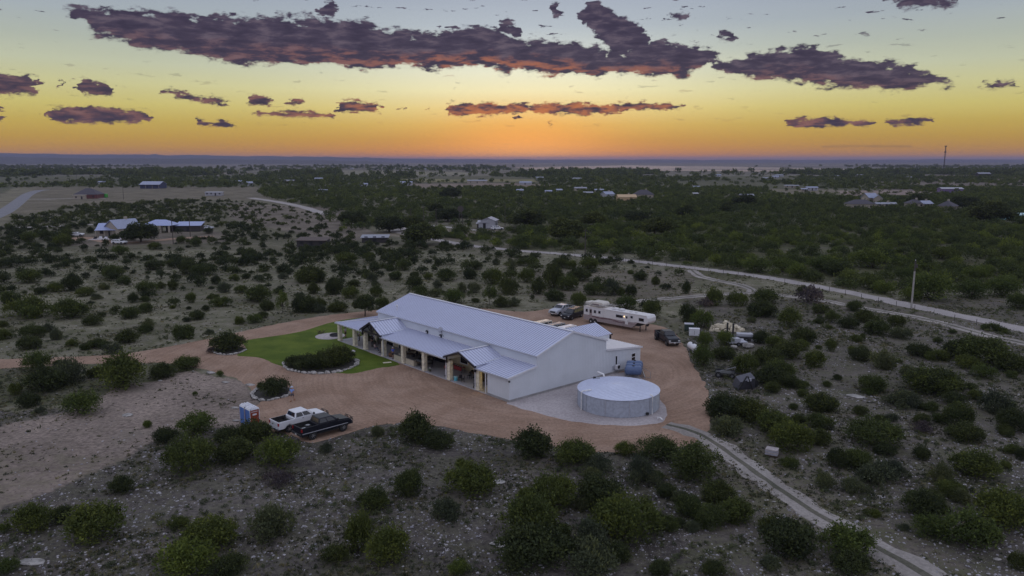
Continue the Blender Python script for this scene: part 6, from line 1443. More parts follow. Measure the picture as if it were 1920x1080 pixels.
    V = np.stack([P_ - lv * .7, P_ + wv, P_ + lv, P_ - wv], 1).reshape(-1, 3); Q = np.arange(n * 4).reshape(-1, 4)
    lt = rr.rand(len(Lb)); tint = np.clip(.5 * lt[li] + .5 * rr.rand(n), 0, 1)
    return V, Q, tint, Lb
def bark_mesh(Lb, seed, kind):
    rr = random.Random(seed); m = MB(); idx = list(range(len(Lb))); rr.shuffle(idx)
    if kind in ('oak', 'mesq'):
        top = min(l[2] for l in Lb) * .8
        m.tube([(0, 0, -.03), (.01, 0, top * .5), (0, .01, top)], [.035 if kind == 'oak' else .018, .028 if kind == 'oak' else .014, .024 if kind == 'oak' else .012], 7)
        for i in idx[:9]:
            l = Lb[i]; m.tube([(0, 0, top * .92), (l[0] * .5, l[1] * .5, (l[2] + top) * .5), (l[0], l[1], l[2])], [.016, .011, .005], 5, False)
    else:
        for i in idx[:6]:
            l = Lb[i]; m.tube([(l[0] * .12, l[1] * .12, -.03), (l[0] * .5, l[1] * .5, l[2] * .5), (l[0], l[1], l[2] * 1.2)], [.018, .012, .004], 5, False)
    return m
class Proto: pass
PR = {}
def make_proto(key, kind, n, leaf, aspect, seeds, mk):
    out = []
    for sdd in seeds:
        p = Proto(); V, Q, tint, Lb = crown(sdd, n, leaf, kind, aspect); p.aspect = aspect
        me_o = raw_mesh('tmp', V, Q, ML[mk], None, tint); p.leaf = me_o.data; bpy.data.objects.remove(me_o)
        b = bark_mesh(Lb, sdd, kind).build('tmp', M_BARK); p.bark = b.data; bpy.data.objects.remove(b)
        out.append(p)
    PR[key] = out
make_proto('j', 'juniper', 6500, .030, .80, (1, 2, 3, 4, 5, 6, 7, 8), 'juniper')
make_proto('t', 'tall', 6500, .032, 1.15, (11, 12, 13), 'juniper')
make_proto('l', 'low', 4600, .030, .48, (21, 22, 23, 24), 'juniper')
make_proto('g', 'low', 4600, .028, .55, (31, 32, 33, 34, 35), 'grey')
make_proto('d', 'juniper', 6500, .032, .75, (41, 42, 43, 44, 45, 46), 'dark')
make_proto('o', 'oak', 9000, .034, .66, (51, 52, 53), 'dark')
make_proto('m', 'mesq', 3400, .026, .75, (61, 62, 63), 'bright')
make_proto('b', 'juniper', 4200, .032, .8, (71, 72), 'bright')
make_proto('x', 'low', 1500, .030, .4, (81, 82), 'dead')
make_proto('T', 'oak', 8000, .042, 1.2, (91, 92), 'dark')
NM = {'j': 'juniper_bush', 't': 'juniper_bush', 'l': 'juniper_bush', 'g': 'sage_bush', 'd': 'evergreen_bush', 'o': 'oak_tree', 'm': 'mesquite_tree', 'b': 'mesquite_bush', 'x': 'dry_brush', 'T': 'evergreen_tree'}
CT = {'j': 'juniper', 't': 'juniper', 'l': 'juniper', 'g': 'bush', 'd': 'bush', 'o': 'oak tree', 'm': 'mesquite', 'b': 'mesquite', 'x': 'dead brush', 'T': 'tree'}
def shrub(kd, px, py, wpx, hpx, label, group, parts):
    k = KM(py); th = math.atan((py - 300) / 1440.0) ; wm = max(.5, wpx * k * (1.2 if py > 600 else 1.12))
    hm = (hpx * k - .45 * wm * math.sin(th)) / math.cos(th); hm = min(max(hm * 1.08, .50 * wm), 1.5 * wm)
    g = G(px, py); dirv = Vector((g.x, g.y, 0)).normalized(); off = .36 * wm if kd not in 'omT' else .12 * wm; wm *= 1.12 if kd in 'oT' else 1
    g = g + dirv * off; z = hz(g.x, g.y); p = random.choice(PR[kd]); rz = random.uniform(0, 6.28)
    sc = (wm, wm * random.uniform(.85, 1.1), hm / p.aspect / (1.02 if kd in 'jtd' else 1.0))
    if parts:
        t = empty(NM[kd], (g.x, g.y, z), rz, label, CT[kd], group); t.scale = sc
        c = bpy.data.objects.new('crown' if kd in 'omT' else 'foliage', p.leaf); COL.objects.link(c); c.parent = t
        b = bpy.data.objects.new('trunk' if kd in 'omT' else 'stems', p.bark); COL.objects.link(b); b.parent = t
    else:
        t = bpy.data.objects.new(NM[kd], p.leaf); COL.objects.link(t); t.location = (g.x, g.y, z); t.rotation_euler = (0, 0, rz); t.scale = sc; tag(t, label, CT[kd], group)
    OCC.append((g.x, g.y, wm * .45))
    return t
OCC = []
def zoomed(lst, x0, y0, s): return [(kd, x0 + x / s, y0 + y / s, w / s, h / s) for kd, x, y, w, h in lst]
PL = {}
PL['on the slope below the drive edge at the western corner'] = zoomed([('b', 215, 715, 160, 125), ('g', 400, 790, 200, 160), ('d', 255, 835, 230, 105), ('j', 90, 840, 75, 80), ('d', 165, 915, 115, 95), ('g', 230, 945, 60, 45), ('j', 690, 820, 250, 225), ('d', 920, 750, 145, 80), ('j', 1050, 710, 140, 88), ('b', 470, 970, 200, 150), ('d', 535, 750, 80, 70), ('l', 330, 680, 60, 40)], 0, 460, 3)
PL['on the pale green field above the long drive'] = zoomed([('d', 165, 595, 130, 70), ('l', 10, 535, 80, 70), ('d', 15, 460, 60, 40), ('j', 180, 520, 115, 88), ('g', 268, 490, 90, 58), ('g', 325, 535, 72, 75), ('l', 150, 415, 225, 70), ('j', 400, 420, 200, 110), ('d', 525, 452, 100, 50), ('d', 573, 402, 48, 32), ('d', 720, 552, 125, 80), ('g', 845, 462, 85, 52), ('l', 815, 487, 80, 28), ('j', 735, 415, 130, 68), ('j', 820, 377, 98, 62), ('d', 750, 327, 55, 60), ('l', 815, 322, 60, 30), ('l', 1035, 530, 145, 55), ('d', 1110, 424, 90, 60), ('d', 1050, 434, 42, 30), ('j', 1073, 327, 66, 66), ('d', 1158, 370, 40, 35), ('d', 1062, 362, 30, 22), ('l', 1250, 353, 112, 46), ('g', 1175, 497, 50, 25), ('l', 545, 587, 100, 45), ('g', 640, 612, 100, 55), ('l', 405, 572, 70, 35), ('l', 475, 592, 60, 28), ('l', 1350, 446, 64, 55), ('b', 1430, 441, 90, 60), ('d', 1480, 407, 62, 42), ('l', 970, 356, 36, 18)], 0, 460, 3)
PL['on the stony field behind the lawn'] = zoomed([('j', 1355, 272, 80, 52), ('l', 1200, 305, 60, 28), ('d', 1215, 222, 56, 58), ('g', 1260, 267, 92, 62), ('j', 1455, 322, 155, 105), ('d', 1500, 364, 100, 62), ('m', 1590, 380, 92, 118), ('d', 1720, 381, 130, 110), ('g', 1792, 381, 90, 60), ('d', 1885, 379, 84, 52), ('d', 1765, 276, 80, 66), ('d', 1880, 281, 84, 102), ('j', 1705, 217, 85, 66), ('d', 1790, 212, 92, 74), ('d', 975, 251, 65, 60), ('j', 830, 272, 132, 62), ('d', 905, 242, 62, 40), ('j', 640, 192, 150, 72), ('d', 410, 257, 135, 102), ('j', 480, 286, 100, 55), ('d', 230, 279, 72, 50), ('j', 310, 266, 100, 60), ('g', 580, 249, 75, 36), ('l', 700, 223, 90, 24), ('g', 540, 306, 62, 26), ('l', 60, 331, 140, 70), ('j', 165, 212, 150, 62), ('d', 1060, 162, 100, 95), ('j', 1150, 172, 140, 72), ('l', 1320, 202, 70, 36), ('d', 1385, 187, 60, 26), ('g', 1590, 192, 62, 26), ('d', 870, 142, 120, 62)], 0, 460, 3)
PL['on the pale flat behind the hall roof'] = zoomed([('d', 65, 260, 165, 72), ('d', 190, 320, 92, 92), ('d', 290, 275, 72, 42), ('j', 275, 340, 92, 72), ('l', 345, 215, 66, 40), ('g', 410, 270, 50, 36), ('g', 388, 250, 60, 52), ('j', 410, 330, 82, 66), ('l', 480, 195, 60, 36), ('j', 512, 240, 80, 52), ('j', 560, 195, 80, 72), ('d', 400, 195, 54, 60), ('j', 375, 142, 72, 52), ('j', 250, 160, 130, 62), ('d', 612, 290, 80, 80), ('d', 613, 226, 50, 36), ('j', 685, 240, 62, 36), ('j', 780, 252, 122, 62), ('l', 780, 216, 70, 36), ('g', 735, 290, 52, 50), ('d', 905, 236, 76, 62), ('d', 935, 187, 76, 52), ('j', 1032, 268, 132, 95), ('j', 1204, 255, 100, 84), ('g', 1050, 162, 52, 40), ('g', 1120, 170, 70, 40), ('j', 1175, 166, 50, 36), ('j', 1230, 168, 92, 50)], 560, 440, 2.8235)
PL['between the hall and the pale road'] = zoomed([('d', 1345, 290, 120, 140), ('j', 1420, 298, 110, 95), ('d', 1485, 246, 130, 62), ('d', 1390, 177, 70, 56), ('j', 1440, 182, 72, 52), ('j', 1540, 188, 122, 72), ('d', 1270, 320, 92, 92), ('j', 1570, 325, 112, 80), ('g', 1660, 325, 100, 90), ('d', 1760, 330, 62, 72), ('l', 1712, 326, 42, 50), ('d', 1808, 240, 82, 50), ('d', 1890, 262, 52, 46), ('l', 1755, 206, 40, 20), ('d', 1350, 355, 112, 60), ('j', 1480, 375, 86, 72), ('b', 1730, 402, 132, 66), ('j', 1870, 440, 92, 112), ('b', 825, 368, 130, 84), ('l', 640, 316, 90, 36), ('g', 720, 330, 80, 42), ('g', 860, 310, 62, 60), ('g', 930, 310, 82, 60), ('m', 1010, 372, 84, 112), ('d', 1112, 320, 122, 100), ('d', 1070, 387, 92, 62), ('d', 935, 362, 46, 28), ('g', 1140, 385, 90, 40)], 560, 440, 2.8235)
PL['along the lawn drive behind the hall corner'] = zoomed([('T', 352, 435, 104, 145), ('j', 440, 394, 92, 70), ('d', 15, 415, 95, 105), ('d', 110, 402, 85, 72), ('d', 210, 413, 100, 52)], 560, 440, 2.8235)
PL['near the toilets and pickups'] = zoomed([('b', 1110, 112, 205, 135), ('d', 935, 165, 122, 100), ('j', 1060, 328, 240, 232), ('d', 1330, 272, 215, 152), ('b', 1560, 290, 220, 190), ('d', 1290, 165, 150, 60), ('d', 1430, 150, 190, 52), ('x', 1560, 410, 160, 72), ('d', 690, 440, 130, 105), ('g', 1830, 202, 80, 60), ('b', 830, 62, 50, 46)], 0, 780, 3)
PL['in the stony corner nearest the lens, clearing side'] = zoomed([('j', 185, 672, 240, 190), ('d', 350, 612, 125, 110), ('j', 548, 745, 350, 262), ('b', 20, 652, 70, 60), ('b', 45, 900, 130, 90), ('j', 1190, 765, 290, 185), ('d', 1290, 905, 175, 142), ('b', 1050, 930, 330, 155), ('g', 1495, 712, 300, 122), ('d', 1885, 826, 155, 102), ('l', 1000, 640, 110, 50)], 0, 780, 3)
PL['on the stony slope below the curving drive'] = zoomed([('d', 425, 172, 230, 190), ('d', 545, 196, 165, 122), ('g', 205, 112, 92, 72), ('d', 1070, 262, 242, 186), ('j', 380, 467, 182, 172), ('j', 180, 542, 172, 142), ('j', 725, 482, 270, 215), ('j', 672, 310, 70, 80), ('g', 575, 626, 210, 160), ('j', 105, 780, 182, 255), ('j', 270, 862, 255, 235), ('j', 1055, 722, 310, 275), ('j', 1180, 560, 262, 232)], 640, 780, 3)
PL['in the thicket by the drive bend'] = zoomed([('j', 1310, 302, 222, 152), ('g', 1430, 332, 155, 102), ('d', 1450, 542, 285, 182), ('t', 1600, 232, 112, 92), ('t', 1770, 275, 215, 165), ('g', 1680, 402, 165, 182), ('d', 1830, 462, 122, 92), ('j', 1610, 742, 345, 305), ('g', 1420, 802, 262, 222), ('d', 1080, 900, 385, 150), ('b', 660, 905, 122, 82), ('g', 1400, 925, 300, 120), ('d', 1790, 905, 125, 62), ('g', 1900, 505, 125, 92)], 640, 780, 3)
PL['between the drive bend and the gravel track'] = zoomed([('d', 240, 202, 222, 152), ('d', 370, 217, 185, 142), ('g', 250, 312, 192, 112), ('j', 520, 302, 225, 165), ('j', 605, 402, 235, 205), ('j', 770, 262, 152, 102), ('d', 768, 357, 132, 102)], 1280, 720, 3)
PL['on the near side of the gravel track'] = zoomed([('t', 70, 560, 260, 240), ('j', 30, 762, 165, 142), ('j', 150, 822, 205, 142), ('j', 300, 802, 225, 152), ('d', 200, 692, 205, 122), ('d', 590, 1000, 305, 245), ('b', 910, 1010, 305, 195), ('d', 940, 1085, 205, 62), ('g', 500, 1065, 135, 62), ('d', 170, 1085, 125, 52)], 1280, 720, 3)
PL['on the stony slope beyond the gravel track'] = zoomed([('d', 780, 162, 152, 102), ('d', 1000, 176, 92, 62), ('j', 1060, 362, 265, 182), ('d', 870, 482, 112, 122), ('j', 980, 492, 172, 132), ('g', 1100, 592, 225, 122), ('g', 1180, 532, 145, 122), ('g', 950, 622, 145, 82), ('d', 1340, 422, 92, 86), ('g', 1240, 132, 145, 102), ('d', 1400, 62, 250, 115), ('d', 1530, 117, 112, 82), ('j', 1545, 252, 155, 172), ('d', 1595, 332, 172, 92), ('l', 1400, 152, 84, 62), ('g', 1760, 167, 175, 152), ('d', 1870, 272, 155, 152), ('j', 1635, 542, 245, 152), ('g', 1445, 562, 104, 132), ('d', 1530, 657, 112, 72), ('d', 1340, 762, 225, 165), ('x', 1350, 277, 115, 42), ('l', 1070, 752, 85, 42)], 1280, 720, 3)
PL['at the corner of the slope far down the track'] = zoomed([('j', 1800, 832, 305, 245), ('b', 1380, 892, 205, 125), ('b', 1600, 962, 325, 175), ('d', 1885, 1062, 105, 122), ('d', 1905, 432, 65, 82)], 1280, 720, 3)
PL['around the scrap and trailers right of the yard'] = zoomed([('b', 110, 470, 140, 110), ('d', 30, 432, 95, 112), ('b', 240, 572, 112, 92), ('b', 112, 692, 132, 132), ('b', 125, 582, 92, 102), ('d', 230, 642, 125, 72), ('j', 345, 732, 155, 132), ('d', 480, 682, 165, 122), ('d', 590, 642, 165, 112), ('j', 740, 692, 125, 112), ('j', 540, 762, 165, 132), ('d', 480, 805, 165, 122), ('d', 585, 805, 125, 92), ('d', 440, 560, 90, 80), ('j', 520, 590, 110, 90), ('j', 665, 590, 90, 70)], 1280, 460, 3)
PL['between the yard and the two rut track'] = zoomed([('j', 180, 342, 110, 112), ('j', 300, 342, 112, 92), ('j', 460, 332, 165, 74), ('d', 445, 412, 175, 82), ('t', 600, 472, 142, 132), ('x', 700, 326, 185, 46), ('d', 775, 387, 96, 52), ('t', 842, 442, 76, 82), ('j', 965, 372, 112, 66), ('d', 930, 472, 112, 62), ('d', 1020, 442, 122, 62), ('j', 1090, 512, 155, 82), ('d', 1200, 462, 92, 76), ('g', 1220, 532, 112, 72), ('d', 680, 547, 132, 92), ('d', 20, 272, 52, 72), ('d', 680, 277, 82, 36), ('l', 1740, 482, 82, 46), ('l', 1800, 492, 52, 32), ('x', 120, 345, 100, 50)], 1280, 460, 3)
PL['on the open slope between scrap and track'] = zoomed([('t', 830, 597, 62, 82), ('d', 995, 657, 117, 92), ('g', 1120, 702, 185, 92), ('g', 1270, 747, 112, 62), ('d', 1330, 632, 132, 77), ('l', 1430, 652, 112, 56), ('d', 1560, 642, 172, 102), ('j', 1690, 692, 285, 195), ('j', 1600, 702, 132, 92), ('d', 1850, 722, 165, 122), ('b', 1690, 757, 132, 84), ('j', 1060, 832, 172, 97), ('g', 1225, 912, 152, 82), ('j', 1400, 850, 245, 152), ('d', 870, 757, 52, 36), ('d', 775, 942, 165, 102)], 1280, 460, 3)
PL['along the wood edge beyond the pale road'] = zoomed([('b', 415, 157, 172, 92), ('b', 560, 152, 145, 84), ('b', 645, 187, 150, 92), ('b', 780, 152, 172, 92), ('j', 870, 172, 175, 102), ('b', 1060, 132, 205, 102), ('j', 1060, 252, 155, 92), ('b', 1130, 277, 135, 82), ('b', 1245, 205, 125, 82), ('b', 1275, 312, 122, 82), ('b', 1400, 318, 245, 175), ('b', 1620, 305, 205, 122), ('b', 1650, 205, 155, 82), ('b', 1800, 297, 225, 115), ('j', 1895, 365, 135, 105), ('g', 880, 227, 62, 46), ('j', 735, 205, 120, 60), ('j', 1480, 80, 140, 60), ('b', 1700, 170, 120, 60), ('j', 1850, 190, 150, 80)], 1280, 460, 3)
PL['standing out of the woods beyond the ranch'] = [('o', 790, 459, 67, 42), ('o', 730, 435, 50, 30), ('o', 660, 423, 42, 27), ('o', 777, 433, 44, 28), ('o', 840, 415, 42, 24), ('o', 990, 427, 65, 31), ('o', 1063, 453, 68, 44), ('o', 1227, 441, 55, 34), ('o', 264.5, 455, 63, 37), ('o', 1290, 409, 32, 24), ('o', 1364, 400, 30, 22), ('o', 1855, 418, 62, 40), ('o', 1112, 423, 46, 26), ('o', 1395, 388, 44, 22), ('m', 880, 429, 12, 13), ('o', 816, 399, 30, 18), ('o', 1195, 420, 44, 24), ('o', 845, 372, 36, 18), ('o', 1720, 384, 40, 20), ('o', 1805, 392, 44, 22)]
PL['on the juniper flat near the blue roofed houses'] = [('d', 170, 437, 16, 12), ('j', 55, 455, 30, 22), ('j', 118, 462, 34, 26), ('j', 85, 450, 26, 20), ('j', 126, 445, 20, 18), ('d', 215, 452, 18, 14), ('d', 248, 451, 16, 12), ('j', 340, 456, 22, 16), ('j', 368, 462, 24, 18), ('d', 391, 438, 18, 12), ('j', 290, 468, 26, 16), ('b', 225, 478, 34, 18)]
ORD = ['first', 'second', 'third', 'fourth', 'fifth', 'sixth', 'seventh', 'eighth', 'ninth', 'tenth', 'eleventh', 'twelfth', 'thirteenth', 'fourteenth', 'fifteenth', 'sixteenth', 'seventeenth', 'eighteenth', 'nineteenth', 'twentieth', 'twenty-first', 'twenty-second', 'twenty-third', 'twenty-fourth', 'twenty-fifth', 'twenty-sixth', 'twenty-seventh', 'twenty-eighth', 'twenty-ninth', 'thirtieth', 'thirty-first', 'thirty-second', 'thirty-third', 'thirty-fourth']
ADJ = {'j': 'olive juniper', 't': 'upright juniper', 'l': 'low dark juniper', 'g': 'grey green bush', 'd': 'dark green bush', 'o': 'broad dark oak', 'm': 'airy pale mesquite', 'b': 'bright green bush', 'x': 'dead purplish brush', 'T': 'round evergreen tree'}
n_ind = 0
for where, lst in PL.items():
    byk = {}
    for e in lst: byk.setdefault(e[0], []).append(e)
    for kd, ee in byk.items():
        ee.sort(key=lambda e: e[1])
        for i, e in enumerate(ee):
            lb = (ADJ[kd] + ' ' + where) if len(ee) == 1 else '%s, %s from the left of those %s' % (ADJ[kd], ORD[i], where)
            if len(lb.split()) > 16: lb = ' '.join(lb.split()[:16])
            shrub(e[0], e[1], e[2], e[3], e[4], lb, 'bushes ' + where, e[3] * e[4] > 500); n_ind += 1
# planted beds
shrub('d', 428, 662, 60, 40, 'dark round laurel bush in the stone edged bed at the lawn tip', None, True)
shrub('x', 398, 663, 20, 14, 'small dry grey bush at the rim of the lawn tip bed', None, True)
BEDG = 'laurel bushes in the long stone edged bed'
for x, y, w_, h_, lb in ((556, 692, 42, 26, 'lowest dark laurel at the drive end of the long bed'), (580, 695, 46, 32, 'dark laurel second from the drive end of the long bed'), (606, 694, 50, 38, 'dark laurel in the middle of the long bed'), (630, 690, 50, 42, 'tallest dark laurel of the long bed'), (647, 682, 40, 32, 'dark laurel nearest the porch in the long bed')):
    shrub('d', x, y, w_, h_, lb, BEDG, True)
shrub('d', 517, 744, 44, 40, 'dark spiky laurel in the small bed behind the toilets', None, True)
shrub('d', 489, 730, 14, 14, 'tiny green bush behind the small stone edged bed', None, True)
for x, y, w_, h_, lb in ((413, 706, 14, 13, 'small green sapling between boulders on the clearing'), (277, 800, 16, 14, 'small yellowish weed clump alone on the clearing'), (366, 743, 10, 10, 'tiny green weed in the middle of the clearing')): shrub('b', x, y, w_, h_, lb, None, False)

# small fill-in bushes that join the thickets
for where, x0, x1, y0, y1, nn in (('scattered small over the stony slope beyond the gravel track', 1400, 1900, 700, 1060, 34), ('tucked into the thicket by the drive bend', 950, 1330, 860, 1060, 26), ('filling the thicket around the scrap heap', 1330, 1560, 590, 740, 22), ('small on the open slope under the two rut track', 1580, 1910, 600, 800, 26)):
    for _ in range(nn):
        x, y = random.uniform(x0, x1), random.uniform(y0, y1); g = G(x, y)
        if float(road_dist(np.array([g.x]), np.array([g.y]))[0]) < 1.2 or inpoly(np.array([x]), np.array([y]), DRIVE_F)[0] or inpoly(np.array([x]), np.array([y - 6]), DRIVE_F)[0]: continue
        if any(abs(x - a_) < 34 and abs(y - b_) < 22 for a_, b_ in ((1360, 706), (1393, 727), (1447, 850), (1392, 638), (1360, 616), (1415, 641), (1299, 656), (1300, 625))): continue
        s_ = random.uniform(16, 38) * (y - 300) / 500; kd = random.choice('dgjll'); shrub(kd, x, y, s_, s_ * .62, ADJ[kd].split()[-1] + ' ' + where, 'small bushes ' + where, False)
# ---- free fill: field bushes up to the 300, the rest as one mass
EXC = [DRIVE_F, LAWN, SAND]
CLEAR = [[(60, 352), (470, 352), (500, 372), (420, 376), (330, 372), (250, 378), (130, 384), (70, 400), (20, 405), (0, 400), (55, 362)], [(-80, 425), (0, 398), (40, 368), (90, 352), (60, 380), (10, 425), (-60, 450)], [(128, 432), (400, 424), (440, 440), (320, 456), (160, 460)],
         [(800, 418), (950, 420), (950, 437), (860, 436), (800, 430)], [(560, 452), (620, 450), (620, 464), (560, 466)], [(670, 445), (750, 440), (750, 457), (670, 458)], [(1440, 352), (1700, 355), (1780, 364), (1700, 370), (1500, 369), (1440, 362)], [(745, 336), (1000, 336), (1060, 352), (780, 353)]]
def density(X, Y):
    """bushes per square metre and woodiness at each spot"""
    px, py = to_px(X, Y); c1 = vnoise(X, Y, 26); c2 = vnoise(X + 40, Y + 90, 9)
    d = np.zeros(X.shape); wood = np.zeros(X.shape, int)
    mid = (py > 452) & (px < 1290)
    d[mid] = (.005 + .052 * np.clip((560 - py[mid] - .035 * np.maximum(0, px[mid] - 300)) / 80, 0, 1)) * (0.3 + 1.4 * (c2[mid] > .45))
    road = [(x, y) for x, y in ROADS['main'][0]]
    wd = inpoly(px, py, road + [(735, 425), (900, 395), (2100, 330), (2100, 646)]) ; d[wd] = .062 * np.clip(.05 + 1.5 * (c1[wd] * .6 + c2[wd] * .4), 0, 1.1); wood[wd] = 1
    wd2 = inpoly(px, py, [(620, 440), (760, 420), (1000, 420), (1300, 400), (2100, 400), (2100, 347), (500, 347), (480, 365), (610, 395)]); d[wd2] = np.maximum(d[wd2], .032 * (.5 + c1[wd2])); wood[wd2] = 1
    lf = inpoly(px, py, [(-200, 430), (60, 405), (120, 388), (300, 376), (420, 374), (520, 385), (560, 410), (500, 440), (640, 452), (560, 470), (400, 480), (-200, 500)]); d[lf] = .036 * (.35 + 1.1 * (c1[lf] > .4))
    op = inpoly(px, py, [(430, 380), (620, 392), (700, 440), (620, 455), (500, 430)]); d[op] = .012
    right = (px > 1285) & (py > 545); d[right] = 0.0
    far = (py <= 352); cF = vnoise(X, Y * .45, 130); d[far] = .0036 * (.08 + 1.7 * (cF[far] > .46)); wood[far] = 2
    d[py < 322] = .0006 * (vnoise(X, Y, 300)[py < 322] > .55)
    fld = np.zeros(X.shape, bool)
    for poly, cc, g_ in FIELD[4:9]: fld |= inpoly(px, py, poly)
    d[fld] = 0
    pf = inpoly(px, py, [(930, 311), (1200, 308), (1560, 312), (1780, 319), (1500, 325), (980, 321)]); d[pf] *= .05
    for p in CLEAR: m = inpoly(px, py, p); d[m] = np.minimum(d[m], .0022)
    for p in EXC: d[inpoly(px, py, p)] = 0
    d[(py > 600)] = 0
    return d, wood, px, py
cand = []
def sample(y0, y1, n):
    Y = np.sqrt(RS.uniform(y0 * y0, y1 * y1, n)); X = RS.uniform(-.76, .76, n) * Y
    area = .76 * (y1 * y1 - y0 * y0); d, wood, px, py = density(X, Y)
    k = RS.rand(n) < d * area / n
    return X[k], Y[k], wood[k], px[k], py[k]
allc = [sample(130, 300, 26000), sample(300, 520, 34000), sample(520, 900, 60000), sample(900, 1900, 50000), sample(1900, 3600, 30000)]
X, Y, WD, PX, PY = [np.concatenate([a[i] for a in allc]) for i in range(5)]
rdm = road_dist(X, Y); k = rdm > 1.5; X, Y, WD, PX, PY = [q[k] for q in (X, Y, WD, PX, PY)]
oc = np.array(OCC)
near = Y < 320
keep = np.ones(len(X), bool)
for x, y, r_ in OCC:
    keep &= ~((np.abs(X - x) < r_ + 1.2) & (np.abs(Y - y) < r_ + 1.2))
far_b = [(G(f_[1], f_[2]).x, G(f_[1], f_[2]).y, f_[3] * .5) for f_ in far] + [(G(x, y).x, G(x, y).y, w_) for x, y, w_ in ((214, 441, 8), (236, 441, 8), (303, 435, 8), (357, 433, 8), (326, 432, 4), (168, 371, 14), (288, 353, 15), (402, 366, 9), (588, 461, 8), (704, 453, 9), (918, 427, 8), (908, 428, 6), (902, 427, 5), (144, 443, 4), (224, 457, 4), (199, 448, 8), (150, 373, 6), (191, 370, 6), (864, 434, 3))]
for x, y, r_ in far_b: keep &= ~((np.abs(X - x) < r_ * .9) & (Y > y - r_ * .6 - min(5, y * .012)) & (Y < y + r_ * .6))
X, Y, WD, PX, PY = [q[keep] for q in (X, Y, WD, PX, PY)]
n = len(X); big = RS.rand(n)
Wm = np.where(WD == 0, 1.4 + 3.0 * big ** 1.6, np.where(WD == 1, 3.2 + 3.4 * big ** 2, 5 + 6 * big ** 3))
Wm = np.where(PY < 330, 8 + 10 * big, Wm)
app = Wm / Y; order = np.argsort(-app * (WD == 0))
N_IND = 300 - sum(1 for o in bpy.data.objects if o.name.startswith('juniper_bush') or o.name.startswith('evergreen_bush')) 
N_IND = max(0, min(60, N_IND)); ind = order[:N_IND]; msk = np.ones(n, bool)
for i in ind:
    msk[i] = False; p = random.choice(PR['d'] + PR['j']); t = bpy.data.objects.new('juniper_bush', p.leaf); COL.objects.link(t)
    t.location = (X[i], Y[i], hz(X[i], Y[i])); t.rotation_euler = (0, 0, random.uniform(0, 6.28)); t.scale = (Wm[i], Wm[i], Wm[i] * random.uniform(.8, 1.1)); tag(t, 'small dark juniper bush scattered over the open field behind the hall', 'juniper', 'scattered field junipers')
X, Y, WD, PX, PY, Wm = [q[msk] for q in (X, Y, WD, PX, PY, Wm)]
def mass(name, sel, nleaf, leaf, kinds, mk, label):
    idx = np.where(sel)[0]
    if not len(idx): return
    protos = [crown(500 + i * 7 + nleaf, nleaf, leaf, kinds[i % len(kinds)], {'juniper': .8, 'oak': .7, 'low': .5, 'mesq': .75}[kinds[i % len(kinds)]]) for i in range(6)]
    VS, TS = [], []
    for j in range(6):
        ii = idx[j::6]
        if not len(ii): continue
        V, Q, tint, _ = protos[j]; a = RS.rand(len(ii)) * 6.283; c, s = np.cos(a), np.sin(a); w_ = Wm[ii]; hh = w_ * RS.uniform(.75, 1.15, len(ii))
        x = (V[None, :, 0] * c[:, None] - V[None, :, 1] * s[:, None]) * w_[:, None] + X[ii][:, None]; y = (V[None, :, 0] * s[:, None] + V[None, :, 1] * c[:, None]) * w_[:, None] + Y[ii][:, None]
        zz = V[None, :, 2] * hh[:, None] * .95 - .05
        if kinds[j % len(kinds)] in ('oak', 'mesq'): zz = zz - .25 * hh[:, None] * .6; zz = np.maximum(zz, 0.02)
        VS.append(np.stack([x, y, zz], 2).reshape(-1, 3)); tt = RS.rand(len(ii)); TS.append(np.clip(tint[None, :] * .55 + tt[:, None] * .55 - .05, 0, 1).ravel())
    V = np.concatenate(VS); T = np.concatenate(TS); o = raw_mesh(name, V, np.arange(len(V)).reshape(-1, 4), ML[mk], None, T); tag(o, kind='stuff'); o['label'] = label
    return len(T)
w0 = WD == 0; w1 = WD == 1; w2 = WD == 2; sel_b = RS.rand(len(X)) < .22
tot = [mass('field_scrub', w0 & (Y < 330), 420, .075, ['juniper', 'low', 'juniper'], 'dark', 'small dark bushes scattered thickly over the farther field'),
 mass('field_scrub', w0 & (Y >= 330), 110, .13, ['juniper', 'low'], 'dark', 'tiny far bushes dotted over the flats'),
 mass('woodland', w1 & (Y < 320) & sel_b, 520, .055, ['oak', 'juniper', 'mesq'], 'bright', 'bright green mesquite woods beyond the pale road'),
 mass('woodland', w1 & (Y < 320) & ~sel_b, 520, .055, ['oak', 'juniper'], 'juniper', 'dark green juniper woods beyond the pale road'),
 mass('woodland', w1 & (Y >= 320) & (Y < 520), 170, .09, ['oak', 'juniper'], 'juniper', 'middle distance juniper woods'),
 mass('woodland', w1 & (Y >= 520), 70, .14, ['oak', 'juniper'], 'juniper', 'far woods around the village'),
 mass('woodland', w2, 46, .18, ['oak', 'juniper'], 'juniper', 'dark tree belts across the distant plain')]
print('individual', n_ind, 'mass', tot, 'count', len(X))

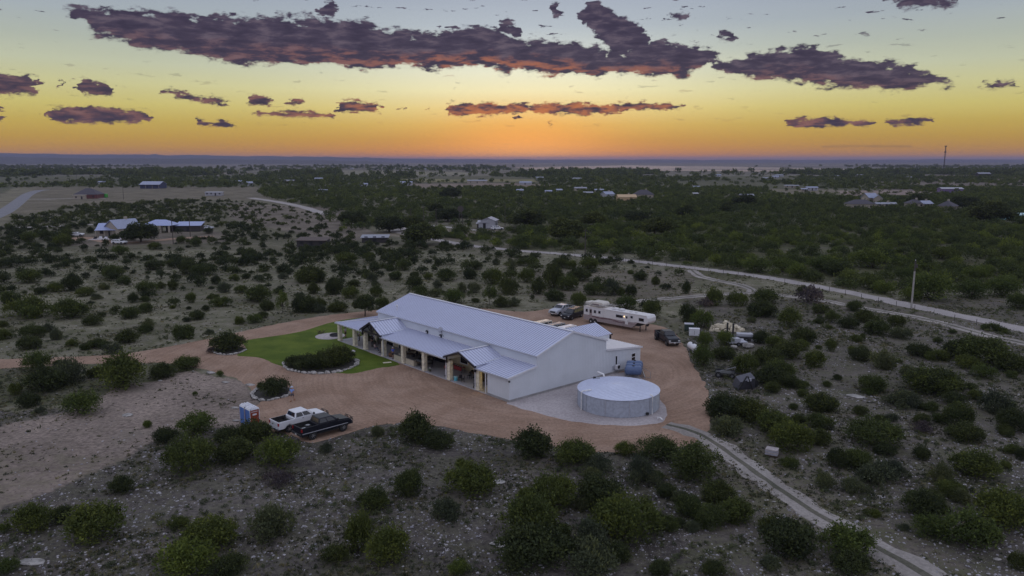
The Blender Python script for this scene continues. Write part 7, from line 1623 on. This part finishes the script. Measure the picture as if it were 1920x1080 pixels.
# ---- knee-high undergrowth between the bushes
def under(n, y0, y1, s0, s1, base):
    Yq = RS.uniform(y0, y1, n); Xq = RS.uniform(-.74, .74, n) * Yq; px, py = to_px(Xq, Yq)
    bad = inpoly(px, py, DRIVE_F) | inpoly(px, py, LAWN) | inpoly(px, py, SAND) | (road_dist(Xq, Yq) < .3) | (py > 1110)
    pt = vnoise(Xq + 5, Yq + 60, 7) * .55 + vnoise(Xq, Yq, 2.4) * .45; ok = ~bad & (RS.rand(n) < np.clip((pt - .40) * 4, .04, 1) * base)
    Xq, Yq = Xq[ok], Yq[ok]; S = s0 + (s1 - s0) * RS.rand(len(Xq)) ** 2; VS, TS = [], []
    for j in range(5):
        V, Q, tint, _ = crown(900 + j, 70, .10, 'low', .5); ii = slice(j, None, 5); x0, y0_, s_ = Xq[ii], Yq[ii], S[ii]; a = RS.rand(len(x0)) * 6.283; c, s2 = np.cos(a), np.sin(a)
        x = (V[None, :, 0] * c[:, None] - V[None, :, 1] * s2[:, None]) * s_[:, None] + x0[:, None]; y = (V[None, :, 0] * s2[:, None] + V[None, :, 1] * c[:, None]) * s_[:, None] + y0_[:, None]
        z = V[None, :, 2] * s_[:, None] + height(x0, y0_)[:, None] - .02; VS.append(np.stack([x, y, z], 2).reshape(-1, 3)); TS.append(np.clip(tint[None] * .5 + RS.rand(len(x0))[:, None] * .5, 0, 1).ravel())
    V = np.concatenate(VS); o = raw_mesh('undergrowth', V, np.arange(len(V)).reshape(-1, 4), ML['grey'], None, np.concatenate(TS)); tag(o, kind='stuff'); o['label'] = 'knee high grey green undergrowth between the bushes'; return len(x0) * 5
print('under', under(9000, 45, 130, .35, 1.1, .9), under(9000, 120, 230, .5, 1.4, .55))
# ---- limestone chips, weeds
def in_rocky(X, Y):
    px, py = to_px(X, Y)
    bad = inpoly(px, py, DRIVE) | inpoly(px, py, LAWN) | (road_dist(X, Y) < -.35 - .8 * vnoise(X, Y, 2.0))
    return px, py, ~bad
def chips(n, y0, y1, s0, s1):
    Yq = RS.uniform(y0, y1, n); Xq = RS.uniform(-.74, .74, n) * Yq; px, py, ok = in_rocky(Xq, Yq)
    zone = (py > 770) | ((px > 1285) & (py > 560)) | (RS.rand(n) < .12)
    zone &= ~(inpoly(px, py, SAND) & (RS.rand(n) < .93)); pat = (vnoise(Xq, Yq, 5) * .6 + vnoise(Xq, Yq, 1.7) * .4)
    ok &= zone & (RS.rand(n) < np.clip((pat - .32) * 3.2, .04, 1)) & (py < 1110)
    Xq, Yq = Xq[ok], Yq[ok]; n = len(Xq); S = s0 + (s1 - s0) * RS.rand(n) ** 6
    b = np.array([(-.5, -.4, 0), (.5, -.45, 0), (.55, .4, 0), (-.45, .5, 0), (-.32, -.25, .32), (.36, -.22, .36), (.3, .3, .3), (-.3, .3, .34)])
    q = np.array([(4, 5, 6, 7), (0, 1, 5, 4), (1, 2, 6, 5), (2, 3, 7, 6), (3, 0, 4, 7)])
    a = RS.rand(n) * 6.283; c, s = np.cos(a)[:, None], np.sin(a)[:, None]; J = 1 + .5 * (RS.rand(n, 8) - .5)
    el_ = RS.uniform(.6, 1.5, n)[:, None]
    x = (b[None, :, 0] * el_ * c - b[None, :, 1] * s) * S[:, None] * J + Xq[:, None]; y = (b[None, :, 0] * el_ * s + b[None, :, 1] * c) * S[:, None] * J + Yq[:, None]; z = b[None, :, 2] * S[:, None] * RS.uniform(.5, 1.3, n)[:, None] + height(Xq, Yq)[:, None] - .01
    V = np.stack([x, y, z], 2).reshape(-1, 3); Q = (np.arange(n)[:, None, None] * 8 + q[None]).reshape(-1, 4)
    return V, Q, np.repeat(RS.rand(n), 5)
MR = mat('chip_stone', (.44, .42, .405), .9, var=.2, scale=2, tint=[(0, (.55, .55, .58)), (1, (1.15, 1.12, 1.08))])
V, Q, T = chips(150000, 42, 135, .035, .22)
o = raw_mesh('limestone_rubble', V, Q, MR, None, T); tag(o, kind='stuff'); o['label'] = 'loose white limestone chips strewn over the stony slope'
def weeds(n, y0, y1, s0, s1, thick):
    Yq = RS.uniform(y0, y1, n); Xq = RS.uniform(-.74, .74, n) * Yq; px, py, ok = in_rocky(Xq, Yq)
    pat = vnoise(Xq + 13, Yq, 6) * .6 + vnoise(Xq, Yq + 7, 2.0) * .4
    pr = np.clip((pat - .42) * 3.5, .03, 1) * thick; pr = np.where(inpoly(px, py, SAND), pr * .25, pr); ok &= (RS.rand(n) < pr) & (py < 1110)
    Xq, Yq = Xq[ok], Yq[ok]; n = len(Xq); K = 9; S = (s0 + (s1 - s0) * RS.rand(n) ** 2)
    C_ = np.stack([Xq, Yq, height(Xq, Yq)], 1)[:, None, :] + RS.randn(n, K, 3) * (S[:, None, None] * np.array([.5, .5, .0]))
    ax = RS.randn(n, K, 3) * np.array([.7, .7, .3]) + np.array([0, 0, .8]); ax /= np.linalg.norm(ax, axis=2)[..., None]; sd = np.cross(ax, RS.randn(n, K, 3)); sd /= np.linalg.norm(sd, axis=2)[..., None]
    L_ = S[:, None, None] * RS.uniform(.5, 1.1, (n, K, 1)); V = np.stack([C_ - sd * L_ * .3, C_ + sd * L_ * .3, C_ + ax * L_ + sd * L_ * .12, C_ + ax * L_ - sd * L_ * .12], 2).reshape(-1, 3)
    return V, np.arange(len(V)).reshape(-1, 4), np.repeat(RS.rand(n), K)
MW = mat('weed_leaf', (.10, .105, .062), .9, var=.3, scale=.3, trans=.2, tint=[(0, (.5, .6, .6)), (.5, (1, 1, 1)), (1, (1.9, 1.6, 1.4))], spec=.1)
V, Q, T = weeds(110000, 42, 150, .06, .24, 1.0)
o = raw_mesh('weeds', V, Q, MW, None, T); tag(o, kind='stuff'); o['label'] = 'low weeds and dry grass between the stones'
V, Q, T = weeds(60000, 115, 250, .10, .32, .9)
o = raw_mesh('grass', V, Q, MW, None, T); tag(o, kind='stuff'); o['label'] = 'dry grass tufts over the field'

# ================================================================== AIR
hz_b = MB().box(-26000, 26000, -26000, 27500, -4, 104)
hm = bpy.data.materials.new('haze'); hm.use_nodes = True; t = NT(hm.node_tree); t.n.remove(t.n['Principled BSDF'])
pv = t.new('ShaderNodeVolumePrincipled'); pv.inputs['Color'].default_value = (.42, .43, .66, 1); pv.inputs['Density'].default_value = 0.5 / 6500; pv.inputs['Anisotropy'].default_value = .1
t.l.new(pv.outputs[0], t.n['Material Output'].inputs['Volume'])
o = hz_b.build('haze', hm); tag(o, kind='stuff')
